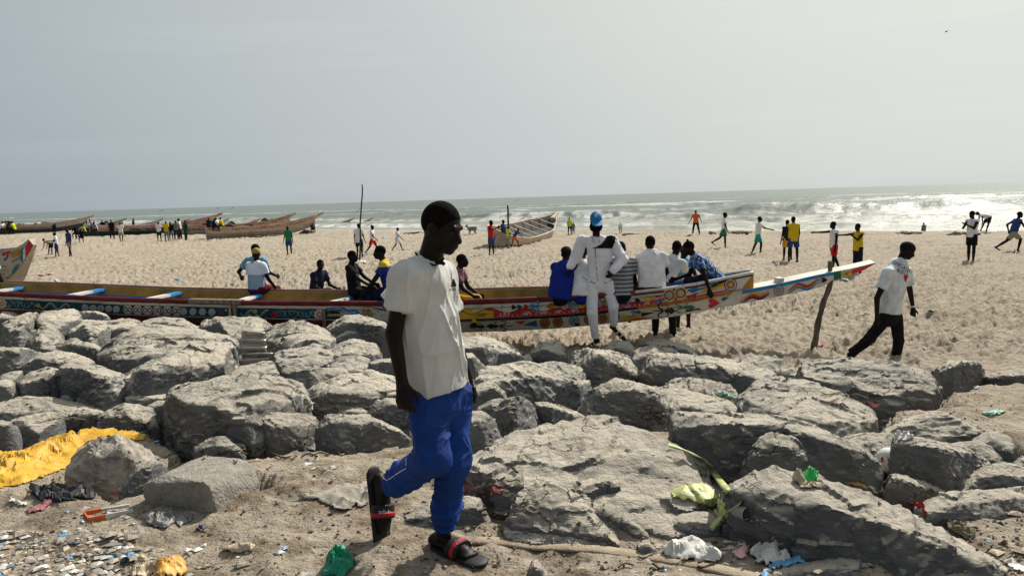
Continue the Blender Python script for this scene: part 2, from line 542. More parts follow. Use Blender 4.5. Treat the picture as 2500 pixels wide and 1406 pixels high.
def breaker(o0, a0, half, H, width=2.6, foamy=0.8, seed=0):
    """one roller: a ridge along the shore with a steep landward face, foam spilling off its crest"""
    global wz, foam
    me = 2.2 * vnoise2(alg * 0.05, alg * 0 + seed, 300 + seed) + 0.7 * vnoise2(alg * 0.25, alg * 0, 320 + seed)
    env = smooth(half, half * 0.45, np.abs(alg - a0)) * (0.75 + 0.35 * vnoise2(alg * 0.12, alg * 0, 340 + seed))
    q = (off - o0 - me) / width
    prof = np.where(q < 0, np.exp(-(q * 1.9) ** 2), np.exp(-(q * 0.75) ** 2))
    wz = wz + H * env * prof
    nn = fbm2(sx * 0.8, sy * 0.5, 4, 360 + seed)
    band = np.exp(-((q + 0.50) / 0.55) ** 2)
    foam = np.maximum(foam, env * foamy * np.clip(band * (0.85 + 1.3 * nn), 0, 1))
def sea_at(px, py, z=SEA):
    d = ray(px, py); t = (z - CZ) / d[2]; p = np.array([0, 0, CZ]) + d * t
    return -float(shore_s(p[0], p[1])), (p[0] - 0.714 * p[1]) / 1.229
BR = [(2090, 518, 24, 1.6, 4.6, 0.22), (2330, 483, 40, 0.7, 5, 0.25), (1850, 500, 24, 0.55, 4, 0.2), (1480, 500, 30, 0.5, 5, 0.15), (1600, 512, 20, 0.4, 4, 0.35),
      (1290, 533, 26, 1.0, 3.2, 0.9), (1160, 540, 16, 0.5, 3, 0.8), (1330, 550, 20, 0.3, 2.4, 0.8), (1560, 540, 16, 0.35, 2.2, 0.6), (1800, 540, 18, 0.59, 2.2, 0.33),
      (2200, 540, 24, 0.59, 2.0, 0.42), (2000, 548, 20, 0.33, 1.8, 0.42), (1700, 556, 20, 0.29, 1.5, 0.36), (2400, 556, 18, 0.29, 1.5, 0.48), (1480, 560, 16, 0.26, 1.5, 0.48),
      (880, 552, 22, 0.3, 2.4, 0.9), (930, 540, 18, 0.35, 3, 0.7), (760, 538, 20, 0.4, 3, 0.6), (610, 543, 14, 0.75, 3.2, 0.35), (520, 545, 14, 0.7, 3.4, 0.9), (505, 524, 34, 0.8, 5, 1.0), (370, 527, 26, 0.75, 5, 1.0),
      (150, 535, 60, 0.9, 5, 1.0), (60, 531, 30, 0.6, 5, 0.8), (200, 545, 60, 0.5, 4, 0.9), (1040, 524, 24, 0.5, 4, 0.2), (1000, 506, 40, 0.5, 5, 0.12), (700, 520, 30, 0.45, 5, 0.3), (2450, 520, 22, 0.5, 3, 0.5)]
for k, (px, py, half, H, wd, fm) in enumerate(BR):
    o0, a0 = sea_at(px, py)
    breaker(o0, a0, half, H, wd, fm, k)
# thin lace of foam left by the swash near the edge
lace = smooth(0.10, 0.42, fbm2(alg * 0.10, off * 0.55, 5, 401)) * smooth(34, 4, off) * 0.34
edge = np.exp(-((off - 0.6 + 1.3 * vnoise2(alg * 0.15, alg * 0, 411)) / 1.2) ** 2) * 0.55
foam = np.clip(np.maximum(np.maximum(foam, lace), edge), 0, 1)
far_caps = smooth(0.55, 0.72, fbm2(sx * 0.045, sy * 0.11, 4, 431)) * smooth(60, 110, off) * near_fade * 0.55
foam = np.maximum(foam, far_caps)
SV = np.stack([sx, sy, SEA + wz * near_fade], 1)
SQ = grid_quads(len(srad), len(sang))
SQ = SQ[(off[SQ[:, 0]] > -8)]
sme = mesh_np("sea", SV, SQ)
att = sme.attributes.new("foam", 'FLOAT', 'POINT'); att.data.foreach_set("value", foam.astype(np.float32))
shl = sme.attributes.new("shallow", 'FLOAT', 'POINT'); shl.data.foreach_set("value", (smooth(70, 5, off)).astype(np.float32))
water = bpy.data.materials.new("sea_water")
nt, N, L, b = nodes(water)
geo = N.new("ShaderNodeNewGeometry")
a1 = N.new("ShaderNodeAttribute"); a1.attribute_name = "foam"
a2 = N.new("ShaderNodeAttribute"); a2.attribute_name = "shallow"
deep = mixc(a2.outputs['Fac'], (0.095, 0.120, 0.100), (0.22, 0.23, 0.185))
fb = mrange(noise(2.4, 6, 0.7), 0.30, 0.62)
ff = math2('MULTIPLY', a1.outputs['Fac'], math2('ADD', 0.35, math2('MULTIPLY', fb, 0.9)))
wcol = mixc(ff, deep, (0.66, 0.67, 0.66))
L.new(wcol, b.inputs['Base Color'])
L.new(mrange(ff, 0.0, 0.7, 0.25, 0.85), b.inputs['Roughness'])
b.inputs['IOR'].default_value = 1.33; b.inputs['Specular IOR Level'].default_value = 0.20
mp = N.new("ShaderNodeMapping"); mp.inputs['Rotation'].default_value = (0, 0, R_(-35)); mp.inputs['Scale'].default_value = (0.5, 1.2, 1.0)
L.new(geo.outputs['Position'], mp.inputs['Vector'])
bp = N.new("ShaderNodeBump"); bp.inputs['Strength'].default_value = 1.0; bp.inputs['Distance'].default_value = 0.34
h1 = noise(2.0, 7, 0.66, mp.outputs[0]); h2 = noise(0.35, 4, 0.5, mp.outputs[0])
L.new(math2('ADD', math2('MULTIPLY', h1, 0.36), math2('MULTIPLY', h2, 0.55)), bp.inputs['Height'])
L.new(bp.outputs[0], b.inputs['Normal'])
sea = link("sea", sme, water)
tag(sea, "grey green sea with rows of small breaking waves", kind='structure')
# ------------------------------------------------------------------ boulders
rock_m = bpy.data.materials.new("grey_rock")
nt, N, L, b = nodes(rock_m)
b.inputs['Roughness'].default_value = 0.85; b.inputs['Specular IOR Level'].default_value = 0.25
geo = N.new("ShaderNodeNewGeometry")
tco = N.new("ShaderNodeTexCoord"); oi = N.new("ShaderNodeObjectInfo")
mp = N.new("ShaderNodeMapping"); mp.inputs['Scale'].default_value = (1.0, 1.0, 2.6); mp.inputs['Rotation'].default_value = (0.35, 0.25, 0)
L.new(tco.outputs['Object'], mp.inputs['Vector'])
n1 = mrange(noise(2.2, 7, 0.65), 0.3, 0.7)
base = mixc(n1, (0.090, 0.098, 0.108), (0.205, 0.210, 0.214))
base = mixc(mrange(noise(26, 6, 0.75, mp.outputs[0]), 0.35, 0.7), base, mixc(0.5, base, (0.30, 0.295, 0.28)))
shade = mrange(oi.outputs['Random'], 0, 1, 0.0, 0.35)
base = mixc(shade, base, (0.12, 0.124, 0.13))
base = mixc(mrange(noise(0.9, 3, 0.5), 0.48, 0.62, 0, 0.55), base, (0.235, 0.205, 0.165))
base = mixc(mrange(noise(5, 7, 0.8), 0.60, 0.68, 0, 0.6), base, (0.07, 0.072, 0.075))
vor = N.new("ShaderNodeTexVoronoi"); vor.feature = 'DISTANCE_TO_EDGE'; vor.inputs['Scale'].default_value = 1.7
wv = N.new("ShaderNodeVectorMath"); wv.operation = 'MULTIPLY_ADD'; nzc = N.new("ShaderNodeTexNoise"); nzc.inputs['Scale'].default_value = 3.0; nzc.inputs['Detail'].default_value = 6.0
L.new(mp.outputs[0], nzc.inputs['Vector']); L.new(nzc.outputs['Color'], wv.inputs[0]); wv.inputs[1].default_value = (.9, .9, .9); L.new(mp.outputs[0], wv.inputs[2]); L.new(wv.outputs[0], vor.inputs['Vector'])
crack = math2('MULTIPLY', mrange(vor.outputs['Distance'], 0.0, 0.022, 1.0, 0.0), mrange(noise(1.3, 3, .5), .48, .58))
sepn = N.new("ShaderNodeSeparateXYZ"); L.new(geo.outputs['Normal'], sepn.inputs[0])
up = mrange(math2('ADD', sepn.outputs[2], math2('MULTIPLY', math2('SUBTRACT', noise(3.5, 6, 0.7), 0.5), 0.9)), 0.45, 0.95)
lit_dust = math2('MULTIPLY', up, mrange(noise(1.1, 5, 0.6), 0.30, 0.60, 0.50, 1.0))  # sand dust on upward faces, paled further to paint in sunlit tops
base = mixc(lit_dust, base, (0.56, 0.505, 0.41))
base = mixc(math2('MULTIPLY', crack, .75), base, (0.045, 0.043, 0.04))
L.new(base, b.inputs['Base Color'])
bp = N.new("ShaderNodeBump"); bp.inputs['Strength'].default_value = 1.0; bp.inputs['Distance'].default_value = 0.075
hh = math2('ADD', noise(7, 9, 0.68, mp.outputs[0]), math2('MULTIPLY', noise(34, 5, 0.65), 0.22))
hh = math2('SUBTRACT', hh, math2('MULTIPLY', crack, .35))
L.new(hh, bp.inputs['Height']); L.new(bp.outputs[0], b.inputs['Normal'])
concrete_m = mat("concrete", (0.30, 0.285, 0.25), 0.95, col2=(0.20, 0.18, 0.15), scale=14, bump=0.9, bscale=55, detail=8)
pale_m = mat("pale_lump", (0.42, 0.38, 0.33), 0.95, col2=(0.20, 0.17, 0.145), scale=11, bump=1.0, bscale=22, detail=8)

def nd(s): return np.array([float(q) for q in s.replace(';', ' ').replace(',', ' ').split()]).reshape(-1, 2)

SURF = []          # (V, Q) of everything things can lie on
def rock_from_points(P, Yc, seed, rough=1.0, vox=None, sc=None, name="boulder", mt=None):
    bm = bmesh.new()
    for p in P: bm.verts.new(p)
    r = bmesh.ops.convex_hull(bm, input=bm.verts)
    bmesh.ops.recalc_face_normals(bm, faces=bm.faces)
    planes = []
    cen = P.mean(0)
    for f in bm.faces:
        if f.calc_area() < 1e-6: continue
        n = np.array(f.normal); c = np.array(f.calc_center_median())
        if n @ (c - cen) < 0: n = -n
        planes.append((n, n @ c))
    bm.free()
    lo, hi = P.min(0), P.max(0)
    rr = np.random.default_rng(seed)
    sc = sc or float(np.cbrt(max(np.prod(hi - lo), 1e-4)))
    for _ in range(13):                                   # chips broken off the corners
        n = nrm(rr.normal(size=3) * np.array([1, 0.9, 0.32]) + np.array([0, -0.1, 0.12]))
        planes.append((n, float((P @ n).max()) - sc * rough * rr.uniform(0.01, 0.10)))
    size = float(np.max(hi - lo)); dims = hi - lo
    pass
    if vox is None: vox = max(Yc * 0.0027, sc / 52, 0.006)
    pad = 4 * vox
    n = np.ceil((hi - lo + 2 * pad) / vox).astype(int) + 1
    org = lo - pad
    g = np.stack(np.meshgrid(*[org[i] + vox * np.arange(n[i]) for i in range(3)], indexing='ij'), -1)
    F = np.full(n, -1e9)
    for nn, d in planes: F = np.maximum(F, g @ nn - d)
    V, Q = surface_nets(F.astype(np.float32), org, vox)
    a = sc * 0.021 * rough; rr_s = np.random.default_rng(seed + 900)
    q = V + 31.7 * seed
    w = V + sc * 0.05 * np.stack([vnoise3(q * (3.0 / sc) + 50 * k, 7 + k) for k in range(3)], -1)
    d = 1.5 * a * facet3((w + 13.1 * seed) * (1.35 / sc), seed % 97)
    sv_ = nrm(rr_s.normal(size=3) * [.5, .5, 1]); st_ = q + np.outer(q @ sv_, sv_) * 2.2
    d += 0.8 * a * ((1 - np.abs(vnoise3(st_ * (1.5 / sc), 41))) ** 2 - .45) + .9 * a * ((1 - np.abs(vnoise3(st_ * (4.2 / sc), 43))) ** 2 - .45)
    d += 1.3 * a * facet3((w + 3.1 * seed) * (2.7 / sc), seed % 79)
    d += 0.50 * a * facet3((w * np.array([1, 1, 2.0]) + 7.7 * seed) * (6.5 / sc), seed % 89)
    d += a * 0.35 * vnoise3(q * np.array([1, 1, 3.0]) * (9 / sc), 11) + 0.25 * a * vnoise3(q * (20 / sc), 12)
    V = V + vnormals(V, Q) * d[:, None]
    return V, Q

def sharp(me, deg=22):
    me.set_sharp_from_angle(angle=R_(deg)); return me
def hz(py, px): return 521.0 - 0.0308 * px
RK = 0
def rock(label, top, crest, bot, lean=0.25, tilt=0.06, depth=None, rough=1.0, mt=None, name="boulder", cat="boulder", group="boulders of the rock barrier", vox=None, sink=0.7):
    global RK
    RK += 1
    top, crest, bot = nd(top), nd(crest), nd(bot)
    mid = bot[np.argmax(bot[:, 1])]
    order = np.argsort(bot[:, 0])
    Yb_ = np.array([at_ground(*q, gf=pile)[1] for q in bot])
    Y0 = Yb_.min()
    Yb_ = Y0 + 0.8 * np.minimum(Yb_ - Y0, 0.16 * Y0)
    yx = lambda x: np.interp(x, bot[order, 0], Yb_[order])
    h = max(bot[:, 1].mean() - crest[:, 1].mean(), 2) * Y0 / FPX
    Ycv = yx(crest[:, 0]) + lean * h + 0.02
    Yc = float(Ycv.mean())
    C = at_y(crest[:, 0], crest[:, 1], Ycv)
    yc_, yt_ = crest[:, 1].mean() - hz(0, crest[:, 0].mean()), top[:, 1].mean() - hz(0, top[:, 0].mean())
    if depth is None:                                     # horizontal (slightly raised) top between crest and skyline
        D = np.clip((Yc * yc_ / max(yt_, 1) - Yc) * (1 - tilt * 3.0), 0.12, 2.2)
    else: D = depth
    xw = (bot[:, 0].mean() - 1250) / FPX * Y0              # keep the pile in front of the boat lying behind it
    wid0 = np.ptp(top[:, 0]) * Y0 / FPX
    lim = 12.02 - 0.17 * (xw + 2.3) if bot[:, 0].mean() < 1330 else 1e9
    over = Yb_.max() + lean * h + D * 1.1 + 0.12 * wid0 - lim
    if over > 0:
        Yb_ = Yb_ - over; Y0 -= over; D *= Y0 / (Y0 + over)
        Ycv = np.interp(crest[:, 0], bot[order, 0], Yb_[order]) + lean * h + 0.02; Yc = float(Ycv.mean()); C = at_y(crest[:, 0], crest[:, 1], Ycv)
    wid = (max(top[:, 0].max(), bot[:, 0].max()) - min(top[:, 0].min(), bot[:, 0].min())) * Y0 / FPX
    D = max(D, 0.22 * min(wid, 1.4))
    T = at_y(top[:, 0], top[:, 1], yx(top[:, 0]) + lean * h + 0.02 + D)
    B = at_y(bot[:, 0], bot[:, 1], Yb_)
    B2 = B.copy(); B2[:, 2] -= sink * 0.6
    cen = (T.mean(0) + B.mean(0)) / 2
    Bk = T.copy(); Bk[:, 1] += 0.12 * wid; Bk[:, 2] = np.minimum(T[:, 2] - 0.5 * (T[:, 2].max() - B[:, 2].min()), T[:, 2] - 0.05)
    Bk2 = Bk.copy(); Bk2[:, 2] = B[:, 2].min() - sink
    Bk[:, 0] += (Bk[:, 0] - cen[0]) * 0.04
    yx_w = lambda x: np.interp(x, C[np.argsort(C[:, 0]), 0], C[np.argsort(C[:, 0]), 1])
    P = np.concatenate([T, C, B, B2, Bk, Bk2])
    pc = P.mean(0); P[:, 0] = pc[0] + (P[:, 0] - pc[0]) * 1.045; P[:, 1] = np.where(P[:, 1] > yx_w(P[:, 0]) + D * .5, P[:, 1] + .10 * D, P[:, 1])
    vis = np.concatenate([T, C, B]); ex = np.ptp(vis, axis=0)
    V, Q = rock_from_points(P, Yc, RK, rough, vox, float(np.cbrt(max(np.prod(ex), 1e-4))) * .95)
    SURF.append((V, Q))
    base = np.array([cen[0], cen[1], B[:, 2].min()])
    o = link(name, sharp(mesh_np(name, V - base, Q)), mt or rock_m, loc=base)
    tag(o, label, cat, group)
    return o

RL = """
dark little boulder at the left picture edge under the painted boat|0 761 20 759 42 770|-10 772 40 776|-10 786 40 782
large boulder with a pale pitted hollow at upper left below the boat|0 791 28 778 64 764 85 766 100 795|0 806 43 808 85 800|-5 832 40 848 72 832 92 808|0.2
pale pointed boulder touching the boat's flowered hull, far left|88 774 102 759 166 752 190 762 196 772|90 783 110 788 170 786 194 778|95 800 125 806 190 792
dark wedge boulder right of the pale pointed one under the boat|180 776 194 759 230 758 256 766 270 782|184 766 232 763 258 771 269 783|178 786 192 790 232 790 270 789
flat light slab lying behind the dark round-nosed boulder at left|125 790 177 783 260 786 320 783 340 791|124 796 160 812 195 803 300 799 340 795|133 808 160 824 200 816 320 818 340 803
pale striped pyramid boulder beside the pitted boulder at left|60 827 81 812 105 793 120 802 137 803 156 823|52 838 95 834 145 830|38 850 100 858 155 846
dark overhanging round-nosed boulder perched above a black gap|177 813 205 793 262 796 275 810 270 824|178 817 209 805 240 814 271 808|186 838 224 849 252 839 267 828
dark low boulder wedged under the overhanging one|137 840 175 822 205 833 240 849|138 848 178 840 238 855|142 860 190 874 238 880
small dark block in the gap behind the flat-topped left boulders|98 845 130 843 168 846 180 856 205 862|100 850 170 854 204 864|104 862 170 868 205 874
vast pale slab with layered left end, biggest of the left back row|241 852 262 835 300 806 330 793 363 791 405 800 450 803 505 815 540 822 565 838|238 880 270 872 310 880 345 868 420 858 560 845|236 893 280 908 308 918 350 906 420 885 562 852|0.5
dark cleft boulder peeping over the vast pale slab|342 787 375 776 400 774 440 777 470 793 487 805|350 792 400 786 445 796 485 807|352 805 420 810 485 816
dark sloping boulder cut off by the left edge, half way up|-30 847 0 848 50 851 90 860 106 863|-30 852 40 858 78 871|-30 914 30 907 55 897 80 876
flat-topped boulder with sandy cap above two grey blocks at left|55 892 90 868 130 856 165 858 200 870 228 886|60 893 90 874 105 883 170 884 228 889|53 908 110 910 150 900 218 896
big dark angular block with steep black right side at left|147 892 170 888 205 887 232 896 284 909 308 928|150 897 205 899 214 922 246 936 276 935 306 931|158 958 190 978 213 996 255 1003 290 993 304 968|0.15
grey faceted block left of the big dark angular one|36 934 72 908 128 893 141 902 158 930|40 940 85 932 127 912 152 938|44 970 82 975 115 968 148 957
small boulder with sunlit top at the left edge above the sandy slab|-25 926 0 927 14 926 31 933 42 952|-25 938 26 945 43 968|-25 985 25 983 47 972
thin dusty stone between the sloping and the faceted blocks at far left|0 916 25 908 54 903|0 924 50 910|0 931 30 933 52 918
long low sandy slab at left behind the yellow tarpaulin|-20 990 43 972 110 969 192 983 258 999|-20 1004 60 1002 130 1012 235 1005|-20 1022 60 1020 130 1030 240 1014|0.5
oval cobble resting at the foot of the big dark angular block|146 968 158 961 172 964 184 976|147 972 165 970 183 979|152 980 170 985 183 983
upright egg-shaped cobble beside the oval one|186 974 194 965 202 968 207 980|187 977 196 972 206 983|189 989 197 993 206 989
rough grey boulder right behind the tarpaulin's far tip|237 1024 258 1003 300 983 330 990 362 998 374 1012|250 1022 310 1010 345 1032 366 1040|242 1034 290 1044 340 1054 386 1048
broad tan boulder with a hollow front left of the corrugated sheet|305 917 340 895 420 870 465 843 500 842 540 845 572 865|305 928 350 908 420 893 480 890 562 887|303 978 340 990 400 970 460 944 520 938 560 922|0.3
low rock shelf below the hollow boulder|300 965 340 956 372 960 414 959|303 976 345 974 412 970|305 990 345 994 408 984
small rock tucked beside the huge central-left boulder|356 992 385 977 414 977|358 995 412 985|360 1004 412 1004
huge smooth boulder with curved dark undercut face left of the walker|413 987 430 945 452 943 505 945 560 917 620 917 680 922 730 935 741 966|414 990 420 958 457 986 504 1001 551 1024 592 1005 666 998 716 1006 739 976|410 1044 439 1078 468 1084 580 1092 632 1094 700 1060 738 1000|0.12
blocky boulder with a dark face in front of the white sack|636 1027 648 1010 720 1010 770 1018 780 1031|640 1031 662 1040 706 1042 776 1036|641 1088 680 1090 730 1080 770 1062|0.15
small pale gabled stone before the huge smooth boulder|470 1094 500 1075 530 1063 560 1068 591 1100|475 1099 528 1088 562 1092 590 1102|480 1109 530 1113 588 1109
grey boulder under the boat's plank post, behind the corrugated sheet|490 799 499 780 525 775 625 776 662 796|492 802 540 792 600 802 660 799|500 815 560 842 590 838 602 820 655 808
broad pale domed boulder right of the corrugated sheet|632 806 660 797 690 790 730 788 770 796 812 815 815 842|640 832 672 846 722 852 770 849 814 846|645 838 680 860 750 866 813 854|0.5
flat dusty boulder below the pale dome|663 864 700 855 760 850 805 855 813 876|665 874 690 898 740 902 790 890 813 880|668 884 695 918 740 915 802 898|0.4
small grey slab in front of the corrugated sheet's foot|562 913 590 893 640 882 665 880 681 906|565 914 620 914 679 908|570 920 622 925 680 916
squared boulder with two dark front faces left of the walker's elbow|718 906 760 898 830 898 855 908|719 911 780 915 825 910 854 912|725 944 760 960 787 942 851 926|0.1
grey dusty boulder behind the squared one|795 894 830 870 860 868 898 878 903 906|798 902 850 905 901 908|805 914 853 930 901 914
tan wavy boulder behind the walker's upper arm|805 857 817 842 862 826 917 840 927 862|808 872 850 868 895 872 926 864|812 886 850 891 895 890 926 872
cluster boulder of sharp dark facets against the painted hull|797 802 840 767 875 766 937 791|800 806 850 788 868 785 905 797 936 797|810 829 850 834 890 830 936 834|0.2
small dark faceted rock in front of the sharp cluster|815 827 850 803 885 800 894 826|816 830 852 812 888 808 893 828|820 840 850 838 893 832
smooth grey boulder hidden half behind the walker's arm|893 802 935 792 1000 797|893 808 935 800 1000 802|897 832 935 836 1000 832
little dark rock beside the walker's forearm|900 882 945 874 1000 879|900 888 945 882 1000 886|905 909 940 916 1000 909
large dusty boulder left of the walker's hand|747 972 760 945 800 932 850 915 900 908 950 918 1000 932|748 976 785 962 850 962 920 966 1000 960|765 1004 785 1019 840 1014 900 1004 1000 989|0.35
flat shadowed stone below the large dusty boulder|817 1002 845 990 875 990 899 1004|820 1006 860 1004 898 1007|825 1018 860 1020 896 1016
rounded grey stone touching the walker's wrist|897 1007 918 975 955 970 1000 980|900 1012 950 988 1000 992|905 1026 955 1030 1000 1026
jagged boulder with light ridge behind the walker's knee|770 1053 800 1012 850 1015 900 1013 935 1020 968 1060|775 1058 810 1032 860 1042 920 1033 966 1064|785 1084 850 1095 920 1082 1000 1070|0.2
big round-backed boulder below the boat, right of the walker|1100 828 1147 820 1190 822 1230 838 1274 862|1110 850 1180 846 1232 862 1272 872|1120 872 1185 892 1215 888 1272 886|0.5
small brown-faced block in front of the round-backed boulder|1213 877 1226 853 1256 852 1270 880|1216 880 1226 860 1258 860 1270 886|1215 892 1240 898 1271 896
low dusty rock right of the walker's elbow|1125 864 1155 861 1186 896|1128 876 1155 872 1184 898|1130 900 1160 905 1186 904
twin-peaked dark boulder between walker and man in white tracksuit|1294 860 1326 835 1345 846 1360 832 1385 862|1296 864 1327 852 1350 866 1383 870|1302 884 1340 890 1382 892|0.15
tiny flat stone left of the twin-peaked boulder|1271 870 1294 862 1303 880|1273 876 1302 882|1273 888 1302 889
rugged boulder the man in white tracksuit steps onto|1389 887 1403 858 1440 849 1495 857 1538 875 1556 901|1390 892 1420 894 1465 868 1495 886 1530 903 1554 911|1398 912 1425 930 1470 934 1520 925 1552 920|0.25
grey boulder under the tracksuit man's raised foot|1471 850 1500 829 1535 831 1556 854|1473 856 1510 846 1552 858|1488 870 1540 876 1556 874
wide layered ledge boulder in the middle below the tracksuit man|1176 904 1230 893 1285 884 1356 887 1415 893 1428 922|1180 935 1240 930 1330 925 1425 925|1160 960 1240 968 1320 968 1380 950 1427 932|0.5
dark faceted end of the ledge beside the walker's hand|1140 950 1200 925 1237 962|1145 965 1205 945 1236 968|1150 990 1200 985 1242 980
dark little boulder at the right end of the layered ledge|1322 944 1340 928 1380 927 1394 940|1324 948 1345 938 1392 942|1326 956 1360 960 1392 955
cube-like boulder with pale top in the middle of the barrier|1355 947 1398 928 1441 930 1442 946|1356 951 1414 946 1439 940|1360 990 1395 1004 1415 1006 1440 968|0.1
big pale boulder with broad cracked front right of the cube-like one|1415 1008 1445 936 1490 921 1550 933 1600 945 1645 972 1654 1002|1418 1012 1446 960 1492 947 1546 954 1612 970 1650 994|1420 1018 1450 1022 1500 1020 1555 1044 1610 1050 1652 1030|0.25
grey stone left of the rounded cobble boulder|1160 998 1200 975 1225 972 1242 988|1166 1004 1200 990 1240 992|1168 1014 1200 1018 1238 1014
rounded boulder with one pale facet in the middle foreground|1196 1003 1215 985 1258 965 1292 965 1328 1014|1200 1010 1238 992 1272 1006 1314 1020|1208 1040 1260 1064 1300 1040 1324 1022|0.25
slanting dark slab with a bright upper edge|1303 980 1340 983 1400 1003 1440 1019|1304 986 1345 992 1400 1010 1438 1022|1312 1024 1350 1034 1400 1028 1438 1026|0.1
smooth shaded boulder right behind the walker's thigh|1120 1002 1185 1005 1207 1025 1227 1072|1120 1030 1180 1034 1222 1068|1120 1116 1190 1102 1227 1080|0.25
giant sand-dusted boulder in the centre foreground|1130 1130 1190 1095 1235 1072 1340 1033 1415 1021 1475 1018 1550 1039 1625 1078 1670 1105 1745 1168 1778 1194|1150 1150 1250 1120 1340 1100 1450 1090 1560 1120 1660 1180 1770 1215|1130 1160 1240 1196 1330 1182 1430 1205 1540 1270 1650 1318 1765 1260|2.4
steep grey slab standing before the giant boulder|1262 1210 1274 1192 1325 1177 1358 1177 1385 1192 1460 1249 1502 1288 1522 1335|1262 1230 1300 1225 1370 1230 1440 1270 1518 1337|1232 1310 1300 1308 1400 1315 1516 1345|0.9
sandy toe of the steep grey slab|1234 1284 1250 1272 1300 1270 1380 1282 1450 1310|1234 1296 1300 1292 1440 1318|1232 1318 1310 1318 1450 1340|0.6
crumbly dark rib at the lower right of the giant boulder|1455 1225 1478 1212 1535 1238 1565 1280 1592 1305|1470 1250 1520 1262 1560 1290 1588 1308|1480 1272 1530 1308 1560 1318 1590 1322|0.4
flat ledge stone below the broken green panel|1636 1258 1700 1245 1750 1255 1767 1280|1642 1274 1700 1272 1762 1284|1648 1300 1700 1308 1762 1316|0.2
half buried pale stone behind the walker's front sandal|985 1255 1060 1225 1120 1213 1170 1216 1200 1278|1000 1268 1100 1250 1160 1238 1199 1282|1015 1294 1120 1292 1199 1288|0.25
grey triangular stone poking up at the bottom edge|1284 1402 1300 1370 1313 1368 1340 1396|1286 1404 1304 1378 1338 1402|1286 1425 1310 1428 1340 1425
giant wedge boulder with a long sunlit ridge at lower right|1789 1190 1834 1160 1900 1136 1942 1181 1978 1196 2020 1190 2080 1188 2140 1211 2200 1244 2260 1286 2350 1334 2457 1392|1789 1205 1860 1190 1920 1200 1990 1222 2050 1240 2140 1279 2230 1306 2320 1342 2410 1380 2455 1396|1795 1250 1850 1305 1930 1335 2050 1375 2150 1395 2300 1416 2455 1424|0.3
rounded layered boulder above the giant wedge|1805 1166 1820 1120 1860 1065 1885 1054 1930 1065 1965 1085 1974 1126|1808 1168 1840 1115 1890 1085 1935 1095 1972 1130|1812 1222 1850 1232 1890 1230 1940 1222 1972 1206|0.15
very large dark block with a flat bright top on the right|1650 1006 1655 1002 1725 1013 1785 1015 1891 1025 1977 1034 2047 1068 2104 1094 2140 1139|1652 1010 1682 1022 1725 1018 1778 1030 1855 1036 1908 1040 1955 1068 2040 1079 2100 1102 2140 1145|1652 1066 1690 1116 1760 1172 1800 1180 1970 1186 2060 1200 2120 1210 2146 1195|0.08
pale smooth boulder behind the very large dark block|1610 950 1650 945 1690 957 1750 970 1800 990 1817 1012|1650 988 1700 1003 1760 1010 1816 1016|1655 1010 1720 1018 1816 1024|0.6
humped grey boulder holding the green plastic scrap|1620 946 1642 927 1672 919 1700 922 1727 936 1763 936 1791 944 1810 972|1625 950 1680 942 1740 950 1806 974|1640 958 1700 966 1760 972 1804 985|0.2
wide boulder with dark scalloped front right of the tracksuit man|1566 912 1600 862 1655 863 1720 875 1817 885 1890 910 1917 921|1570 918 1602 895 1660 892 1700 902 1760 898 1790 915 1860 925|1578 925 1610 930 1660 928 1740 934 1775 942 1860 938|0.2
dark boulder in front of the black-trousered legs under the boat|1570 838 1586 827 1635 829 1678 842 1705 869|1572 842 1640 842 1680 855 1704 872|1588 856 1650 872 1704 878
grey boulder between the tracksuit man's rock and the wide boulder|1540 872 1560 848 1600 843 1640 850 1662 864|1545 880 1600 860 1658 868|1550 896 1590 890 1656 876
dark slab left of the crooked stick's long slab|1802 880 1825 865 1891 872 1925 880 1949 907|1806 884 1830 878 1892 886 1902 898 1946 918|1815 892 1860 900 1905 922 1950 940
long flat slab in front of the man in black trousers|1948 907 1965 885 2040 878 2100 880 2176 885 2240 898 2280 915 2298 940|1950 912 2000 918 2043 936 2096 945 2140 965 2187 987 2292 944|1955 936 2000 955 2064 974 2150 996 2190 996|0.12
broad sand-covered slab running down to the dark block|1812 972 1860 932 1913 919 1955 927 2000 945 2060 968 2120 995 2152 1027|1815 993 1880 1006 1960 1020 2050 1038 2130 1048 2151 1036|1820 1004 1900 1024 1980 1040 2060 1066 2142 1062|0.5
little dark stone under the broad sand-covered slab|1826 1012 1832 993 1870 997 1910 1020|1827 1015 1840 1001 1909 1022|1828 1024 1860 1028 1908 1028
round dark twin-lobed boulder lying alone in the sand at right|2275 907 2310 880 2345 880 2384 884 2409 903|2278 914 2340 896 2407 908|2295 938 2340 951 2402 925
dark flat boulder at the right picture edge on the sand|2400 920 2450 908 2500 901 2570 905|2420 922 2500 915 2570 917|2430 929 2500 937 2570 935
flat sandy boulder at right, level with the beach|2150 1060 2200 1030 2240 1012 2300 1003 2360 1030 2397 1052|2155 1064 2200 1042 2230 1046 2262 1066 2320 1075 2392 1060|2160 1070 2230 1076 2280 1084 2388 1080
sandy boulder behind the painted ball|2050 1075 2113 1053 2180 1058 2197 1077|2058 1088 2130 1084 2195 1090|2100 1106 2150 1134 2196 1118|0.6
big black boulder in shade at the right|2176 1090 2185 1070 2230 1076 2290 1079 2380 1103 2414 1128|2178 1096 2190 1082 2230 1086 2290 1090 2370 1112 2412 1132|2186 1130 2220 1168 2260 1198 2320 1210 2352 1202 2384 1166|0.05
ridge boulder just behind the big black one|2320 1083 2390 1073 2425 1094 2452 1124|2330 1088 2390 1086 2442 1126|2370 1112 2400 1120 2446 1134
crusted mound of dirt and stone at right|2376 1074 2422 1049 2470 1065 2484 1088|2380 1082 2420 1070 2476 1094|2390 1092 2430 1098 2476 1106|0.6
